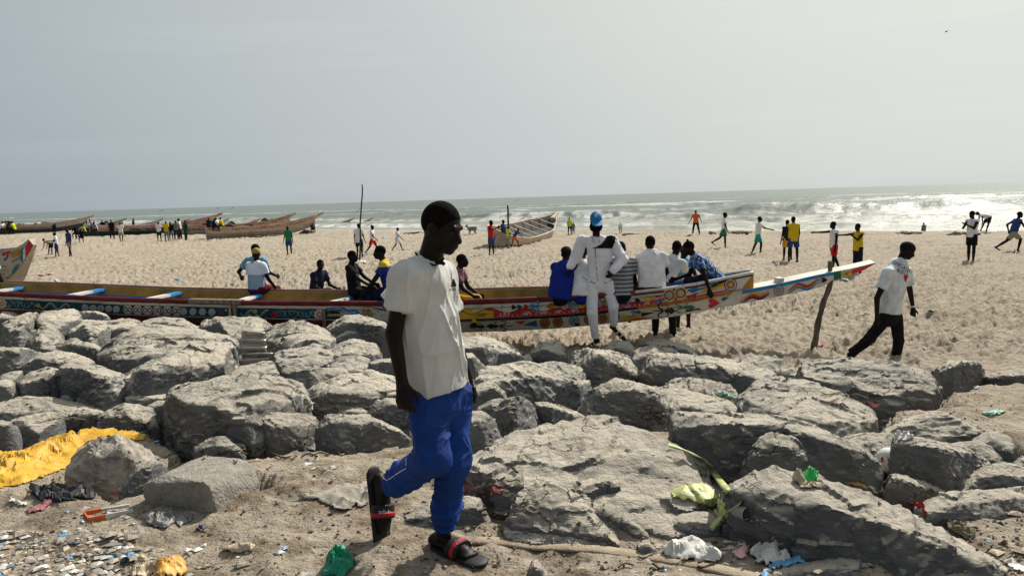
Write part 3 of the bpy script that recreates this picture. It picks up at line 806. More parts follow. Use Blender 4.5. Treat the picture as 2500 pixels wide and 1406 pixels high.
grey faceted boulder at the right edge beside the black one|2341 1192 2365 1160 2410 1130 2455 1130 2500 1148 2570 1160|2345 1197 2390 1168 2440 1158 2500 1175 2570 1182|2350 1208 2420 1206 2500 1204 2570 1206|0.25
long grey boulder at the right edge above the dirt|2257 1234 2305 1205 2400 1200 2470 1190 2530 1192|2260 1250 2330 1232 2430 1224 2525 1212|2270 1284 2320 1280 2400 1274 2440 1252 2525 1240|0.4
dark small boulder with light upper edge below the black one|2160 1187 2170 1160 2194 1156 2266 1175 2314 1204|2162 1190 2178 1172 2210 1172 2270 1190 2312 1207|2166 1210 2210 1234 2250 1226 2307 1213|0.1
dusty stone with a sharp lip at the bottom edge right of centre|1878 1388 1960 1376 2000 1372 2085 1352 2104 1382|1884 1400 2000 1388 2098 1384|1885 1420 2000 1424 2104 1410
dark stone behind the bright green bag|1930 1163 1958 1145 2000 1150 2052 1187|1932 1170 1960 1156 2050 1189|1935 1190 1990 1195 2050 1196
small dark stone at the right edge|2475 1132 2500 1112 2560 1110|2476 1136 2500 1122 2560 1122|2478 1146 2520 1148 2560 1146
dark broken slab leaning left of the concrete block|289 1198 330 1145 375 1115 402 1132|294 1203 332 1152 372 1130|298 1216 345 1220 372 1205|0.3
small rough rock at the left edge above the tarpaulin|-20 1030 0 1025 25 1028 44 1048|-20 1040 20 1036 42 1056|-20 1100 10 1100 42 1094
grey flat rock at left between sandy slab and tarpaulin|22 1027 80 1010 140 1005 147 1022|28 1034 60 1028 138 1030|54 1058 90 1060 132 1048
whitish pebble before the concrete block|306 1307 335 1284 355 1288 372 1302|310 1311 338 1296 370 1308|316 1325 345 1330 366 1322
grey pebble where the cloth strip passes the slab|1555 1324 1580 1318 1604 1337|1558 1332 1584 1326 1603 1342|1560 1354 1590 1358 1602 1356
pale stone beside the dark gap under the sack, at left of the walker|560 1080 585 1072 600 1085|562 1085 598 1088|565 1094 598 1098
""".strip().split("\n")
for line in RL:
    f = line.split("|")
    rock(f[0], f[1], f[2], f[3], lean=float(f[4]) if len(f) > 4 else 0.25)
rock("whitish lumpy crusted rock half over the yellow tarpaulin", "165 1146 186 1105 228 1081 285 1065 339 1087 374 1116", "168 1152 225 1112 295 1100 366 1132", "172 1168 230 1176 310 1170 372 1152", 0.35, rough=1.3, mt=pale_m, name="crusted_rock", cat="rock", group="loose rocks in front of the barrier")
# broken concrete block
g = at_ground(500, 1264)
Yb = g[1]
cb = np.concatenate([at_y([348, 354, 360, 430], [1204, 1180, 1240, 1250], Yb + 0.12), at_y([399, 430], [1157, 1160], Yb + 0.16), at_y([495, 512, 516, 500], [1176, 1192, 1256, 1267], Yb),
    at_y([585, 620], [1119, 1137], Yb + 0.46), at_y([632, 634, 602], [1178, 1204, 1216], Yb + 0.40), at_y([537], [1264], Yb + 0.02), at_y([460, 500], [1127, 1112], Yb + 0.60), at_y([420], [1190], Yb + 0.62), at_y([610], [1190], Yb + 0.62)])
V, Q = rock_from_points(cb, Yb, 501, 0.14, 0.010)
SURF.append((V, Q))
o = link("concrete_block", sharp(mesh_np("concrete_block", V - g, Q)), concrete_m, loc=g)
tag(o, "broken concrete block with rounded edges on the sand at lower left", "concrete block")

# ------------------------------------------------------------------ ground mesh, hollow between packed boulders
GC = 0.06
def _gap_mask():
    n0, n1 = int(24 / GC), int(12 / GC)
    M = np.zeros((n0, n1), bool)
    for V, Q in SURF:
        i = ((V[:, 0] + 12) / GC).astype(int); j = (V[:, 1] / GC).astype(int)
        ok = (i >= 0) & (i < n0) & (j >= 0) & (j < n1); M[i[ok], j[ok]] = True
    def dil(A, r):
        B = A.copy()
        for k in range(-r, r + 1):
            w = int(math.sqrt(r * r - k * k))
            for l in range(-w, w + 1):
                B |= np.roll(np.roll(A, k, 0), l, 1)
        return B
    r = int(.46 / GC)
    C = ~dil(~dil(M, r), r)
    return C.astype(float)
_GM = _gap_mask()
for _ in range(2): _GM = (_GM + np.roll(_GM, 1, 0) + np.roll(_GM, -1, 0) + np.roll(_GM, 1, 1) + np.roll(_GM, -1, 1)) / 5
def gap(x, y):
    i = np.clip(((x + 12) / GC).astype(int), 0, _GM.shape[0] - 1); j = np.clip((y / GC).astype(int), 0, _GM.shape[1] - 1)
    return np.where((np.abs(x) < 11.9) & (y > 4.3) & (y < 11.9), _GM[i, j], 0)
angs = np.concatenate([np.linspace(R_(-178), R_(-42), 44)[:-1], np.linspace(R_(-42), R_(42), 860), np.linspace(R_(42), R_(178), 44)[1:]])
rads = np.concatenate([np.linspace(0.6, 2.9, 24), np.exp(np.linspace(math.log(3), math.log(62), 560)), np.exp(np.linspace(math.log(63), math.log(330), 60))])
gx, gy = polar(angs, rads)
gz = ground_fine(gx.ravel(), gy.ravel())
gz = gz - 0.34 * gap(gx.ravel(), gy.ravel())
GV = np.stack([gx.ravel(), gy.ravel(), gz], 1)
GQ = grid_quads(len(rads), len(angs))
GQ = GQ[(shore_s(GV[GQ[:, 0], 0], GV[GQ[:, 0], 1]) > -30)]

beach = link("beach_sand", mesh_np("beach_sand", GV, GQ), sand)
tag(beach, "pale trodden sand of the beach full of footprints", kind='structure')


# surface to lay things on
def _bvh():
    vs = []; fs = []; b0 = 0
    for V, Q in SURF:
        vs.append(V); fs.append(Q + b0); b0 += len(V)
    m = (np.abs(GV[GQ[:, 0], 0]) < 16) & (GV[GQ[:, 0], 1] > 1.5) & (GV[GQ[:, 0], 1] < 34)
    vs.append(GV); fs.append(GQ[m] + b0)
    return BVHTree.FromPolygons(np.concatenate(vs).tolist(), np.concatenate(fs).tolist())
BVH = _bvh()
BVH_G = BVHTree.FromPolygons(GV.tolist(), GQ[(np.abs(GV[GQ[:, 0], 0]) < 16) & (GV[GQ[:, 0], 1] > 1.5) & (GV[GQ[:, 0], 1] < 60)].tolist())
def on_sand(px, py):
    h = BVH_G.ray_cast(Vector((0, 0, CZ)), Vector(ray(px, py)).normalized())
    return np.array(h[0]) if h[0] is not None else at_ground(px, py)
def on_surf(px, py):
    d = Vector(ray(px, py)); d.normalize()
    h = BVH.ray_cast(Vector((0, 0, CZ)), d)
    return (np.array(h[0]), np.array(h[1])) if h[0] is not None else (at_ground(px, py), np.array([0, 0, 1.0]))
# ------------------------------------------------------------------ the painted pirogue in front
def yn(x): return 12.05 - 0.17 * (x + 2.3)
AX = nrm([1, -0.17, 0]); AN = nrm([0.17, 1, 0])         # along the hull, across the hull (away)
def solve_plane(px, py, off):
    """point of the pixel's ray on the vertical plane of the near side, moved 'off' metres across the hull"""
    d = ray(px, py); o = np.array([0, 0, CZ])
    # y = yn(x) + off/cos
    k = off / AN[1]
    t = (12.05 - 0.17 * 2.3 + k) / (d[..., 1] + 0.17 * d[..., 0])
    return o + d * t[..., None]
XS = np.array([-150, 0, 150, 300, 450, 600, 780, 930, 1110, 1230, 1350, 1450, 1550, 1620, 1700, 1770, 1805, 1840.])
GT = np.interp(XS, [-150, 0, 300, 570, 780, 930, 1110, 1230, 1340, 1450, 1550, 1620, 1700, 1770, 1840], [711, 717, 731, 738.5, 740, 740, 736.5, 733, 729, 723, 715, 707, 695, 681, 667])
CH = np.interp(XS, [-150, 0, 300, 530, 780, 930, 1120, 1400, 1520, 1620, 1720, 1800, 1840], [748, 754, 769, 776, 781, 786, 786, 772, 758, 745, 730, 713, 705])
BT = np.interp(XS, [-150, 0, 300, 600, 800, 1000, 1120, 1300, 1420, 1500, 1600, 1650, 1780, 1840], [778, 786, 800, 806, 812, 815, 812, 806, 798, 788, 779, 773, 747, 736])
HB = np.interp(XS, [-150, 0, 600, 1230, 1450, 1620, 1700, 1770, 1840], [0.70, 0.74, 0.76, 0.74, 0.62, 0.46, 0.36, 0.26, 0.17])
HBM = 0.76
def gun(i): return solve_plane(XS[i], GT[i], HBM - HB[i])
P_G = np.array([gun(i) for i in range(len(XS))])
P_C = np.array([solve_plane(XS[i], CH[i], HBM - HB[i] + 0.22 * HB[i]) for i in range(len(XS))])
P_B = np.array([solve_plane(XS[i], BT[i], HBM - HB[i] + 0.62 * HB[i]) for i in range(len(XS))])
def mirror(P, k):                                        # across the keel line
    return P + AN * (2 * HB * (1 - k))[:, None]
F_G, F_C, F_B = mirror(P_G, 0), mirror(P_C, 0.22), mirror(P_B, 0.62)
def refine(P, n=3):
    t = np.arange(len(P)); tt = np.linspace(0, len(P) - 1, (len(P) - 1) * n + 1)
    return np.stack([np.interp(tt, t, P[:, k]) for k in range(3)], 1)

paint = lambda n, c, **k: mat(n, c, k.pop('rough', 0.6), k.pop('var', 0.14), k.pop('scale', 5), bump=0.35, bscale=60, spec=0.3, wear=k.pop('wear', 0.6), **k)
M_white = paint("boat_white", (0.62, 0.60, 0.54), col2=(0.40, 0.37, 0.31), scale=3.5, detail=8, lo=0.3, hi=0.5)
M_teal = paint("boat_teal", (0.012, 0.085, 0.13), var=0.25)
M_maroon = paint("boat_maroon", (0.16, 0.022, 0.025), var=0.2)
M_black = paint("boat_black", (0.012, 0.012, 0.014))
M_orange = paint("boat_ochre", (0.50, 0.22, 0.03), var=0.2)
M_ochre_in = paint("boat_ochre_inside", (0.33, 0.17, 0.022), var=0.25, scale=2)
M_blue = paint("boat_blue", (0.015, 0.10, 0.30), var=0.2)
M_lblue = paint("boat_bright_blue", (0.02, 0.22, 0.55))
M_red = paint("boat_red", (0.50, 0.025, 0.03))
M_yel = paint("boat_yellow", (0.62, 0.38, 0.03))
M_green = paint("boat_green", (0.02, 0.16, 0.12))
M_pale = paint("boat_pale_blue", (0.28, 0.46, 0.55))
M_wood = mat("weathered_wood", (0.26, 0.21, 0.155), 0.9, col2=(0.10, 0.078, 0.055), scale=5, stretch=(3, 3, 0.5), bump=0.7, bscale=25, detail=8)

pir = empty("painted_pirogue", P_G[8] * np.array([1, 1, 0]) + np.array([0, HBM, float(G(P_G[8][0], P_G[8][1]))]))
tag(pir, "long painted wooden pirogue with flowered hull lying across the beach behind the boulders", "boat")
PB = np.array(pir.location)
def strip(mb, A, B, m, close=None):
    n = len(A); b0 = [tuple(p) for p in A] + [tuple(p) for p in B]
    mb.add(b0, [[i, i + 1, n + i + 1, n + i] for i in range(n - 1)], m)
hull = MB()
rG, rC, rB = refine(P_G), refine(P_C), refine(P_B)
fG, fC, fB = refine(F_G), refine(F_C), refine(F_B)
XR = np.interp(np.linspace(0, len(XS) - 1, len(rG)), np.arange(len(XS)), XS)
split = np.searchsorted(XR, 800)
Z = np.array([0, 0, 1.0])
def lerp(a, b, t): return a * (1 - t) + b * t
# outside, near and far
lv = [0, 0.18, 0.38, 1.0]                                # cap | white band | panel
strip(hull, rG, lerp(rG, rC, 0.17), 1); strip(hull, lerp(rG, rC, 0.17), lerp(rG, rC, 0.36), 0)
strip(hull, lerp(rG, rC, 0.36)[:split + 1], lerp(rG, rC, 0.94)[:split + 1], 2)
strip(hull, lerp(rG, rC, 0.36)[split:], lerp(rG, rC, 0.94)[split:], 0)
strip(hull, lerp(rG, rC, 0.94), rC, 0)
s2 = np.searchsorted(XR, 1560)
strip(hull, rC[:split + 1], lerp(rC, rB, 0.55)[:split + 1], 1); strip(hull, lerp(rC, rB, 0.55)[:split + 1], rB[:split + 1], 3)
strip(hull, rC[split:], rB[split:], 0)
strip(hull, fG, fC, 0); strip(hull, fC, fB, 0); strip(hull, rB, fB, 0)
# inside
th = 0.045
iG = rG + AN * th; iC = lerp(iG, rC + AN * th, 0.35); iB = rC + AN * (th + 0.1) - Z * 0.02
jG = fG - AN * th; jC = lerp(jG, fC - AN * th, 0.52); jB = fC - AN * (th + 0.1) - Z * 0.02
s3 = np.searchsorted(XR, 1545)
for A, B, ma, mb_ in ((iG, iC, 4, 5), (jG, jC, 4, 5)):
    strip(hull, A[:s3 + 1], B[:s3 + 1], ma); strip(hull, A[s3:], B[s3:], mb_)
strip(hull, iC, iB, 5); strip(hull, jC, jB, 5); strip(hull, iB, jB, 5)
strip(hull, fG, jG, 0)
strip(hull, rG, iG, 1)
# stem board closing the bow, orange
n = len(rG)
hull.add([rG[-1], fG[-1], fC[-1], rC[-1], rB[-1], fB[-1]], [[0, 1, 2, 3], [3, 2, 5, 4]], 6)
hull.build("hull", [M_white, M_maroon, M_teal, M_black, M_ochre_in, M_blue, M_orange], pir, loc=PB)
# gunwale rails
rl = MB()
rl.tube([p + Z * 0.012 for p in rG[:s3 + 1]], 0.028, 6, 0); rl.tube([p + Z * 0.012 for p in rG[s3:]], 0.026, 6, 1)
rl.build("near_rail", [M_maroon, M_white], pir, True, loc=PB).name = "rail"
rl = MB(); rl.tube([p + Z * 0.012 for p in fG[:s3 + 1]], 0.026, 6, 0); rl.tube([p + Z * 0.012 for p in fG[s3:]], 0.026, 6, 1)
rl.build("rail", [mat("faded_maroon", (0.27, 0.12, 0.09)), M_white], pir, True, loc=PB)
# stem edge strip, ochre, and chine stripe
def inset_at(px, py):
    """depth offset of the hull surface seen at a pixel of the near side"""
    g, c, bt, hb = (np.interp(px, XS, A) for A in (GT, CH, BT, HB))
    v = (py - g) / np.maximum(c - g, 1); w = (py - c) / np.maximum(bt - c, 1)
    k = np.where(py < c, 0.22 * v, 0.22 + 0.40 * w)
    return HBM - hb + hb * k
def onhull(pts, lift=0.004):
    lift = lift + 0.002
    pts = np.asarray(pts, float)
    return solve_plane(pts[:, 0], pts[:, 1], inset_at(pts[:, 0], pts[:, 1]) - lift)
# spur: the long keel beak beyond the stem
SXp = np.array([1700, 1760, 1810, 1860, 1900, 1950, 2000, 2040, 2080, 2110, 2138.])
SHB = np.interp(SXp, [1700, 1850, 2138], [0.20, 0.19, 0.15])
ST = np.interp(SXp, [1700, 1810, 1900, 2000, 2080, 2138], [728, 709, 692.5, 670, 655, 641])
SB = np.interp(SXp, [1700, 1780, 1840, 1900, 2000, 2030, 2080, 2120, 2138], [760, 747, 736, 724, 702, 688, 671, 655, 643])
sT = refine(np.array([solve_plane(SXp[i], ST[i], HBM - SHB[i]) for i in range(len(SXp))]))
sB = refine(np.array([solve_plane(SXp[i], SB[i], HBM - SHB[i] + 0.06) for i in range(len(SXp))]))
hbS = np.interp(np.linspace(0, len(SXp) - 1, len(sT)), np.arange(len(SXp)), SHB)
tT = sT + AN * (2 * hbS)[:, None] + Z * 0.02; tB = sB + AN * (2 * hbS - 0.12)[:, None]
sp = MB()
XS2 = np.interp(np.linspace(0, len(SXp) - 1, len(sT)), np.arange(len(SXp)), SXp)
strip(sp, sT, sB, 0); strip(sp, tT, tB, 0); strip(sp, sT, tT, 0); strip(sp, sB, tB, 0)
sp.add([sT[-1], tT[-1], tB[-1], sB[-1]], [[0, 1, 2, 3]], 0); sp.add([sT[0], tT[0], tB[0], sB[0]], [[3, 2, 1, 0]], 0)
sp.build("keel_spur", [M_white], pir, loc=PB)
blk = MB(); c = solve_plane(np.array(1902.), np.array(683.), HBM - 0.02); blk.box(c, 0.09, 0.20, 0.07); blk.build("mooring_block", [M_white], pir, loc=PB)
def inspur(px, py): return HBM - np.interp(px, SXp, SHB) + 0.06 * np.clip((py - np.interp(px, SXp, ST)) / (np.interp(px, SXp, SB) - np.interp(px, SXp, ST)), 0, 1)
def onspur(pts, lift=0.004):
    lift = lift + 0.004
    pts = np.asarray(pts, float)
    return solve_plane(pts[:, 0], pts[:, 1], inspur(pts[:, 0], pts[:, 1]) - lift)

# painted ornament: thin films of paint lying on the planks
class Paint:
    def __init__(s, surf): s.mb = MB(); s.surf = surf; s.mats = []; s.k = 0
    def mi(s, m):
        if m not in s.mats: s.mats.append(m)
        return s.mats.index(m)
    def lift(s, l): return 0.003 + 0.0018 * l
    def poly(s, pts, m, l=1):
        P = s.surf(pts, s.lift(l)); c = P.mean(0)
        s.mb.add(list(P) + [c], [[i, (i + 1) % len(P), len(P)] for i in range(len(P))], s.mi(m))
    def disc(s, x, y, rx, ry, m, l=1, n=18, rot=0):
        s.poly([(x + rx * math.cos(2 * math.pi * k / n + rot), y + ry * math.sin(2 * math.pi * k / n + rot)) for k in range(n)], m, l)
    def stroke(s, pts, w, m, l=1):
        pts = np.asarray(pts, float)
        if not hasattr(w, '__len__'): w = [w] * len(pts)
        L_, R2 = [], []
        for i in range(len(pts)):
            d = pts[min(i + 1, len(pts) - 1)] - pts[max(i - 1, 0)]; d = d / (np.hypot(*d) + 1e-9)
            nn = np.array([-d[1], d[0]]) * w[i] / 2
            L_.append(pts[i] + nn); R2.append(pts[i] - nn)
        A = s.surf(L_, s.lift(l)); B = s.surf(R2, s.lift(l)); n = len(pts)
        s.mb.add(list(A) + list(B), [[i, i + 1, n + i + 1, n + i] for i in range(n - 1)], s.mi(m))
    def band(s, xs, y0, y1, m, l=1):
        A = s.surf(np.stack([xs, y0], 1), s.lift(l)); B = s.surf(np.stack([xs, y1], 1), s.lift(l)); n = len(xs)
        s.mb.add(list(A) + list(B), [[i, i + 1, n + i + 1, n + i] for i in range(n - 1)], s.mi(m))
    def scroll(s, x, y, r, m, l=2, w=2.0, flip=1):
        t = np.linspace(0.5, 7.2, 22)
        for q in (1, -1):
            rr = r * t / 7.2
            s.stroke(np.stack([x + q * r * 0.95 + q * rr * np.cos(t + math.pi) * 0.95, y + flip * q * rr * np.sin(t) * 0.8], 1), w, m, l)
    def rosette(s, x, y, r, ring, disc, pet, l=1, n=8, core=None):
        s.disc(x, y, r, r, ring, l, 22); s.disc(x, y, r * 0.86, r * 0.86, disc, l + 1, 22)
        for k in range(n):
            a = 2 * math.pi * k / n
            s.poly([(x + r * 0.15 * math.cos(a), y + r * 0.15 * math.sin(a)), (x + r * 0.5 * math.cos(a - 0.28), y + r * 0.5 * math.sin(a - 0.28)), (x + r * 0.75 * math.cos(a), y + r * 0.75 * math.sin(a)), (x + r * 0.5 * math.cos(a + 0.28), y + r * 0.5 * math.sin(a + 0.28))], pet, l + 2)
        if core: s.disc(x, y, r * 0.18, r * 0.18, core, l + 3, 10)
    def fleur(s, x, y, w, h, m, l=1, d=1):
        """painted spear-and-curls ornament pointing left (d=1) or right (d=-1)"""
        s.poly([(x - d * w, y), (x - d * w * 0.62, y - h * 0.33), (x - d * w * 0.1, y), (x - d * w * 0.62, y + h * 0.33)], m, l)
        for q in (1, -1):
            t = np.linspace(0, 3.9, 12)
            s.stroke(np.stack([x + d * (w * 0.1 + w * 0.45 * np.sin(t * 0.8)), y + q * h * (0.12 + 0.26 * (1 - np.cos(t)))], 1), np.linspace(h * 0.16, h * 0.08, 12), m, l)
            s.stroke(np.stack([x - d * w * (0.05 + 0.3 * np.sin(t * 0.8)), y + q * h * (0.1 + 0.24 * (1 - np.cos(t * 0.8)))], 1), np.linspace(h * 0.12, h * 0.06, 12), m, l)
        s.stroke([(x - d * w * 0.2, y), (x + d * w, y)], h * 0.1, m, l)
    def heart(s, x, y, r, m, l=1, d=1):
        t = np.linspace(0, 2 * math.pi, 20)[:-1]
        X = 16 * np.sin(t) ** 3; Y = 13 * np.cos(t) - 5 * np.cos(2 * t) - 2 * np.cos(3 * t) - np.cos(4 * t)
        s.poly(np.stack([x + d * r * Y / 16, y + r * 0.7 * X / 16], 1), m, l)
gl = lambda x, v: np.interp(x, XS, GT) + v * (np.interp(x, XS, CH) - np.interp(x, XS, GT))
lw = lambda x, v: np.interp(x, XS, CH) + v * (np.interp(x, XS, BT) - np.interp(x, XS, CH))
D = Paint(onhull)
xl = np.linspace(1000, 1556, 70)
D.band(xl, gl(xl, 0.90), lw(xl, 0.06), M_black, 2)
xo = np.linspace(1556, 1812, 40)
D.band(xo, gl(xo, 0.86), lw(xo, 0.10), M_orange, 2)
D.poly([(1812, gl(1812, 0.86)), (1838, gl(1838, 0.1)), (1840, gl(1840, 0.9)), (1816, lw(1816, 0.10))], M_orange, 2)
# red wave band along the lower plank edge
xw = np.linspace(985, 1700, 160)
amp = 0.5 + 0.5 * np.cos((xw - 1110) / 62 * 2 * math.pi * 0.72)
top = gl(xw, 0.66 - 0.30 * amp * np.interp(xw, [1000, 1200, 1400, 1700], [1.3, 0.9, 0.35, 0.2]))
D.band(xw, top, gl(xw, 0.885), M_red, 1)
D.stroke(np.stack([xw, top], 1), 2.0, M_maroon, 3)
xy = np.linspace(1000, 1205, 40)
D.band(xy, gl(xy, 0.62 - 0.25 * (0.5 + 0.5 * np.cos((xy - 1130) / 40))), gl(xy, 0.88), M_yel, 2)
D.scroll(1178, gl(1178, 0.70), 6, M_black, 4, 1.8); D.disc(1128, gl(1128, 0.45), 3.4, 3.4, M_black, 4, 10)
for x, r in ((1090, 6), (1160, 5), (1232, 8.5), (1286, 6), (1328, 6), (1364, 5), (1402, 5), (1580, 4), (1625, 4)):
    D.scroll(x, gl(x, 0.72 if x > 1200 else 0.5), r, M_white, 4, 1.7)
for x in np.arange(1205, 1690, 11.5):
    D.disc(x, gl(x, 0.80), 1.4, 1.4, M_white, 3, 8)
# motif row on the white plank
D.heart(1254, gl(1254, 0.38), 8, M_black, 2, -1); D.heart(1268, gl(1268, 0.38), 8, M_blue, 2, -1); D.heart(1284, gl(1284, 0.38), 8, M_red, 2, -1)
D.fleur(1306, gl(1306, 0.40), 17, 22, M_pale, 2); D.fleur(1308, gl(1308, 0.40), 14, 17, M_lblue, 3)
D.poly([(1332, gl(1332, .4)), (1345, gl(1345, .2)), (1362, gl(1362, .4)), (1345, gl(1345, .62))], M_orange, 2)
for k, x in enumerate(range(1378, 1500, 21)):
    D.rosette(x, gl(x, 0.42), 11, M_black, (M_white, M_pale, M_yel)[k % 3], (M_red, M_black, M_orange, M_green)[k % 4], 2)
D.fleur(1525, gl(1525, 0.45), 18, 22, M_pale, 2); D.fleur(1526, gl(1526, 0.45), 15, 16, M_lblue, 3)
D.heart(1556, gl(1556, 0.50), 9, M_black, 2, -1)
D.poly([(1567, gl(1567, .5)), (1585, gl(1585, .34)), (1605, gl(1605, .5)), (1585, gl(1585, .68))], M_yel, 2)
D.poly([(1600, gl(1600, .3)), (1624, gl(1624, .45)), (1600, gl(1600, .45))], M_red, 2); D.poly([(1592, gl(1592, .72)), (1624, gl(1624, .55)), (1624, gl(1624, .75))], M_lblue, 2)
for x, y in ((1634, 721), (1662, 716)):
    D.rosette(x, y, 16, M_white, M_orange, M_black, 2); D.rosette(x, y, 9, M_black, M_white, M_black, 6, 6)
D.poly([(1678, 708), (1712, 696), (1700, 706), (1728, 699), (1690, 716)], M_lblue, 2); D.poly([(1676, 727), (1700, 714), (1708, 716), (1680, 728)], M_red, 2)
D.poly([(1700, 716), (1765, 690), (1770, 701), (1712, 716)], M_yel, 2); D.poly([(1735, 697), (1768, 684), (1768, 690), (1738, 702)], M_black, 3)
D.band(np.linspace(1700, 1775, 12), gl(np.linspace(1700, 1775, 12), 0.72), gl(np.linspace(1700, 1775, 12), 0.82), M_red, 3)
D.stroke([(1722, 696), (1736, 692), (1748, 691), (1756, 685)], [2, 4, 3, 1], M_lblue, 2)
D.rosette(1784, 695, 15.5, M_black, M_white, M_black, 4, 12); D.disc(1784, 695, 10, 10, M_black, 8, 18); D.disc(1784, 695, 8.6, 8.6, M_orange, 9, 18); D.disc(1784, 695, 3, 3, M_white, 10, 10)
# lower log
for x, w_, h_, m in ((1165, 20, 14, M_wood), (1218, 32, 20, M_black)):
    D.fleur(x, lw(x, 0.55), w_, h_, m, 2)
D.poly([(1255, lw(1255, .2)), (1285, lw(1285, .15)), (1272, lw(1272, .5))], M_red, 2)
D.poly([(1275, lw(1275, .55)), (1310, lw(1310, .2)), (1312, lw(1312, .75))], M_blue, 2)
for k, x in enumerate((1330, 1362, 1402, 1438, 1470, 1500)):
    D.rosette(x, lw(x, 0.45), 13, M_black, (M_orange, M_orange, M_pale)[k % 3], (M_black, M_maroon, M_green)[k % 3], 2, 8, M_red)
xx = np.linspace(1515, 1566, 14)
D.band(xx, lw(xx, .50), lw(xx, .78), M_yel, 2); D.poly([(1566, lw(1566, .40)), (1600, lw(1600, .48)), (1566, lw(1566, .72))], M_black, 3)
D.fleur(1552, lw(1552, 0.28), 14, 15, M_blue, 3, -1)
D.fleur(1622, lw(1622, 0.45), 28, 26, M_black, 3, -1); D.fleur(1668, lw(1668, 0.42), 30, 20, M_green, 2, -1)
D.heart(1742, 741, 17, M_red, 2, -1)
D.fleur(1785, 731, 26, 20, M_blue, 2); D.stroke([(1780, 727), (1792, 722), (1800, 724)], 3, M_lblue, 3)
D.poly([(1500, lw(1500, .92)), (1560, lw(1560, .80)), (1600, lw(1600, .85)), (1560, lw(1560, .95))], M_red, 2)
# teal panel at the left: flowers, rings, ribbons
def panel_y(x, v): return gl(x, 0.36 + 0.58 * v)
D.rosette(5, panel_y(5, .5), 11, M_white, M_white, M_red, 2)
for x in range(208, 300, 19): D.rosette(x, panel_y(x, .5), 10.5, M_black, M_pale, M_white, 2, 10)
for x in range(312, 440, 24):
    D.disc(x, panel_y(x, .5), 11.5, 12.5, M_white, 2); D.disc(x - 5, panel_y(x, .5), 5, 6.5, M_maroon, 3); D.disc(x + 5, panel_y(x, .5), 5, 6.5, M_maroon, 3)
    D.disc(x - 5, panel_y(x, .5), 3, 4.5, M_white, 4); D.disc(x + 5, panel_y(x, .5), 3, 4.5, M_white, 4)
for x in range(448, 530, 23): D.rosette(x, panel_y(x, .5), 11, M_black, M_pale, M_white, 2, 10)
for x0, x1 in ((95, 170), (585, 655)):
    xs = np.linspace(x0, x1, 40); ys = panel_y(xs, .55 + 0.32 * np.sin((xs - x0) / 6.0))
    D.stroke(np.stack([xs, ys], 1), 5.0, M_white, 2); D.stroke(np.stack([xs, ys + 1], 1), 2.0, M_black, 3)
D.heart(92, panel_y(92, .5), 7, M_yel, 3); D.heart(668, panel_y(668, .6), 11, M_red, 3); D.disc(623, panel_y(623, .3), 6, 4, M_yel, 3); D.disc(608, panel_y(608, .8), 6, 4, M_pale, 3)
for x0, x1, s0 in ((18, 80, 3), (680, 765, 4)):
    for k in range(9):
        x = x0 + (x1 - x0) * k / 8; t = np.linspace(0, 5, 12)
        D.stroke(np.stack([x + 5 * np.cos(t + s0 * k), panel_y(x, .5) + 7 * np.sin(t * 0.8 + k)], 1), 1.3, M_pale, 2)
D.rosette(780, panel_y(780, .55), 13, M_white, M_white, M_red, 2)
for x in range(20, 780, 17): D.disc(x + 3, panel_y(x + 3, .93), 1.3, 1.3, M_pale, 3, 8)
for x in (536, 545, 552): D.disc(x, panel_y(x, .25 + .2 * (x % 3)), 3, 3, (M_white, M_yel, M_red)[x % 3], 3, 8)
# blue dragon wave and wheel where the white part of the hull begins
D.poly([(785, 756), (812, 750), (838, 750), (856, 760), (870, 755), (884, 768), (860, 768), (838, 762), (812, 758)], M_lblue, 2)
D.stroke([(800, 756), (830, 753), (850, 764), (868, 762)], 2, M_white, 3)
D.poly([(806, 760), (835, 766), (835, 785), (806, 785)], M_black, 2); D.band(np.linspace(800, 835, 6), np.full(6, 766.), np.full(6, 772.), M_yel, 3)
D.rosette(897, 770, 13, M_maroon, M_yel, M_blue, 2); D.stroke([(884, 762), (890, 750), (896, 748), (900, 756)], 3, M_orange, 3)
D.stroke([(895, 748), (940, 757)], [1, 3], M_black, 2)
for x in range(905, 985, 9): D.disc(x, gl(x, .55 + .12 * math.sin(x)), 1.6, 1.6, M_black, 2, 8)
for v_, w_ in ((0.17, .8), (0.36, .9), (0.94, .9)):
    xs = np.linspace(-140, 1790, 150); D.stroke(np.stack([xs, gl(xs, v_) + .3 * np.sin(xs * .13)], 1), w_, M_black, 5)
for v_ in (.5,):
    xs = np.linspace(-140, 1000, 90); D.stroke(np.stack([xs, lw(xs, v_) + .3 * np.sin(xs * .11)], 1), .8, M_black, 5)
for x in (60, 245, 390, 700, 1010, 1225, 1490, 1610): D.stroke([(x, gl(x, .18)), (x + 1, gl(x, .6)), (x + .5, gl(x, .93))], .8, M_black, 5)
for x in range(-20, 1800, 41): D.disc(x, gl(x, .265), .7, .7, M_black, 5, 6)
D.mb.build("painted_ornament", D.mats, pir, loc=PB)
E = Paint(onspur)
xs = np.linspace(1812, 2040, 40)
E.band(xs, np.interp(xs, SXp, ST) + 0.5, np.interp(xs, SXp, ST) + np.interp(xs, [1812, 2040], [9, 8]), M_lblue, 1)
sv = lambda x, v: np.interp(x, SXp, ST) + v * (np.interp(x, SXp, SB) - np.interp(x, SXp, ST))
xs = np.linspace(2036, 2053, 6); E.band(xs, sv(xs, .02), sv(xs, .98), M_green, 2)
xs = np.linspace(2054, 2079, 6); E.band(xs, sv(xs, .30), sv(xs, .98), M_yel, 2)
xs = np.linspace(2080, 2137, 12); E.band(xs, sv(xs, .22), sv(xs, .99), M_red, 2)
t = np.linspace(0, 2 * math.pi, 11)[:-1]
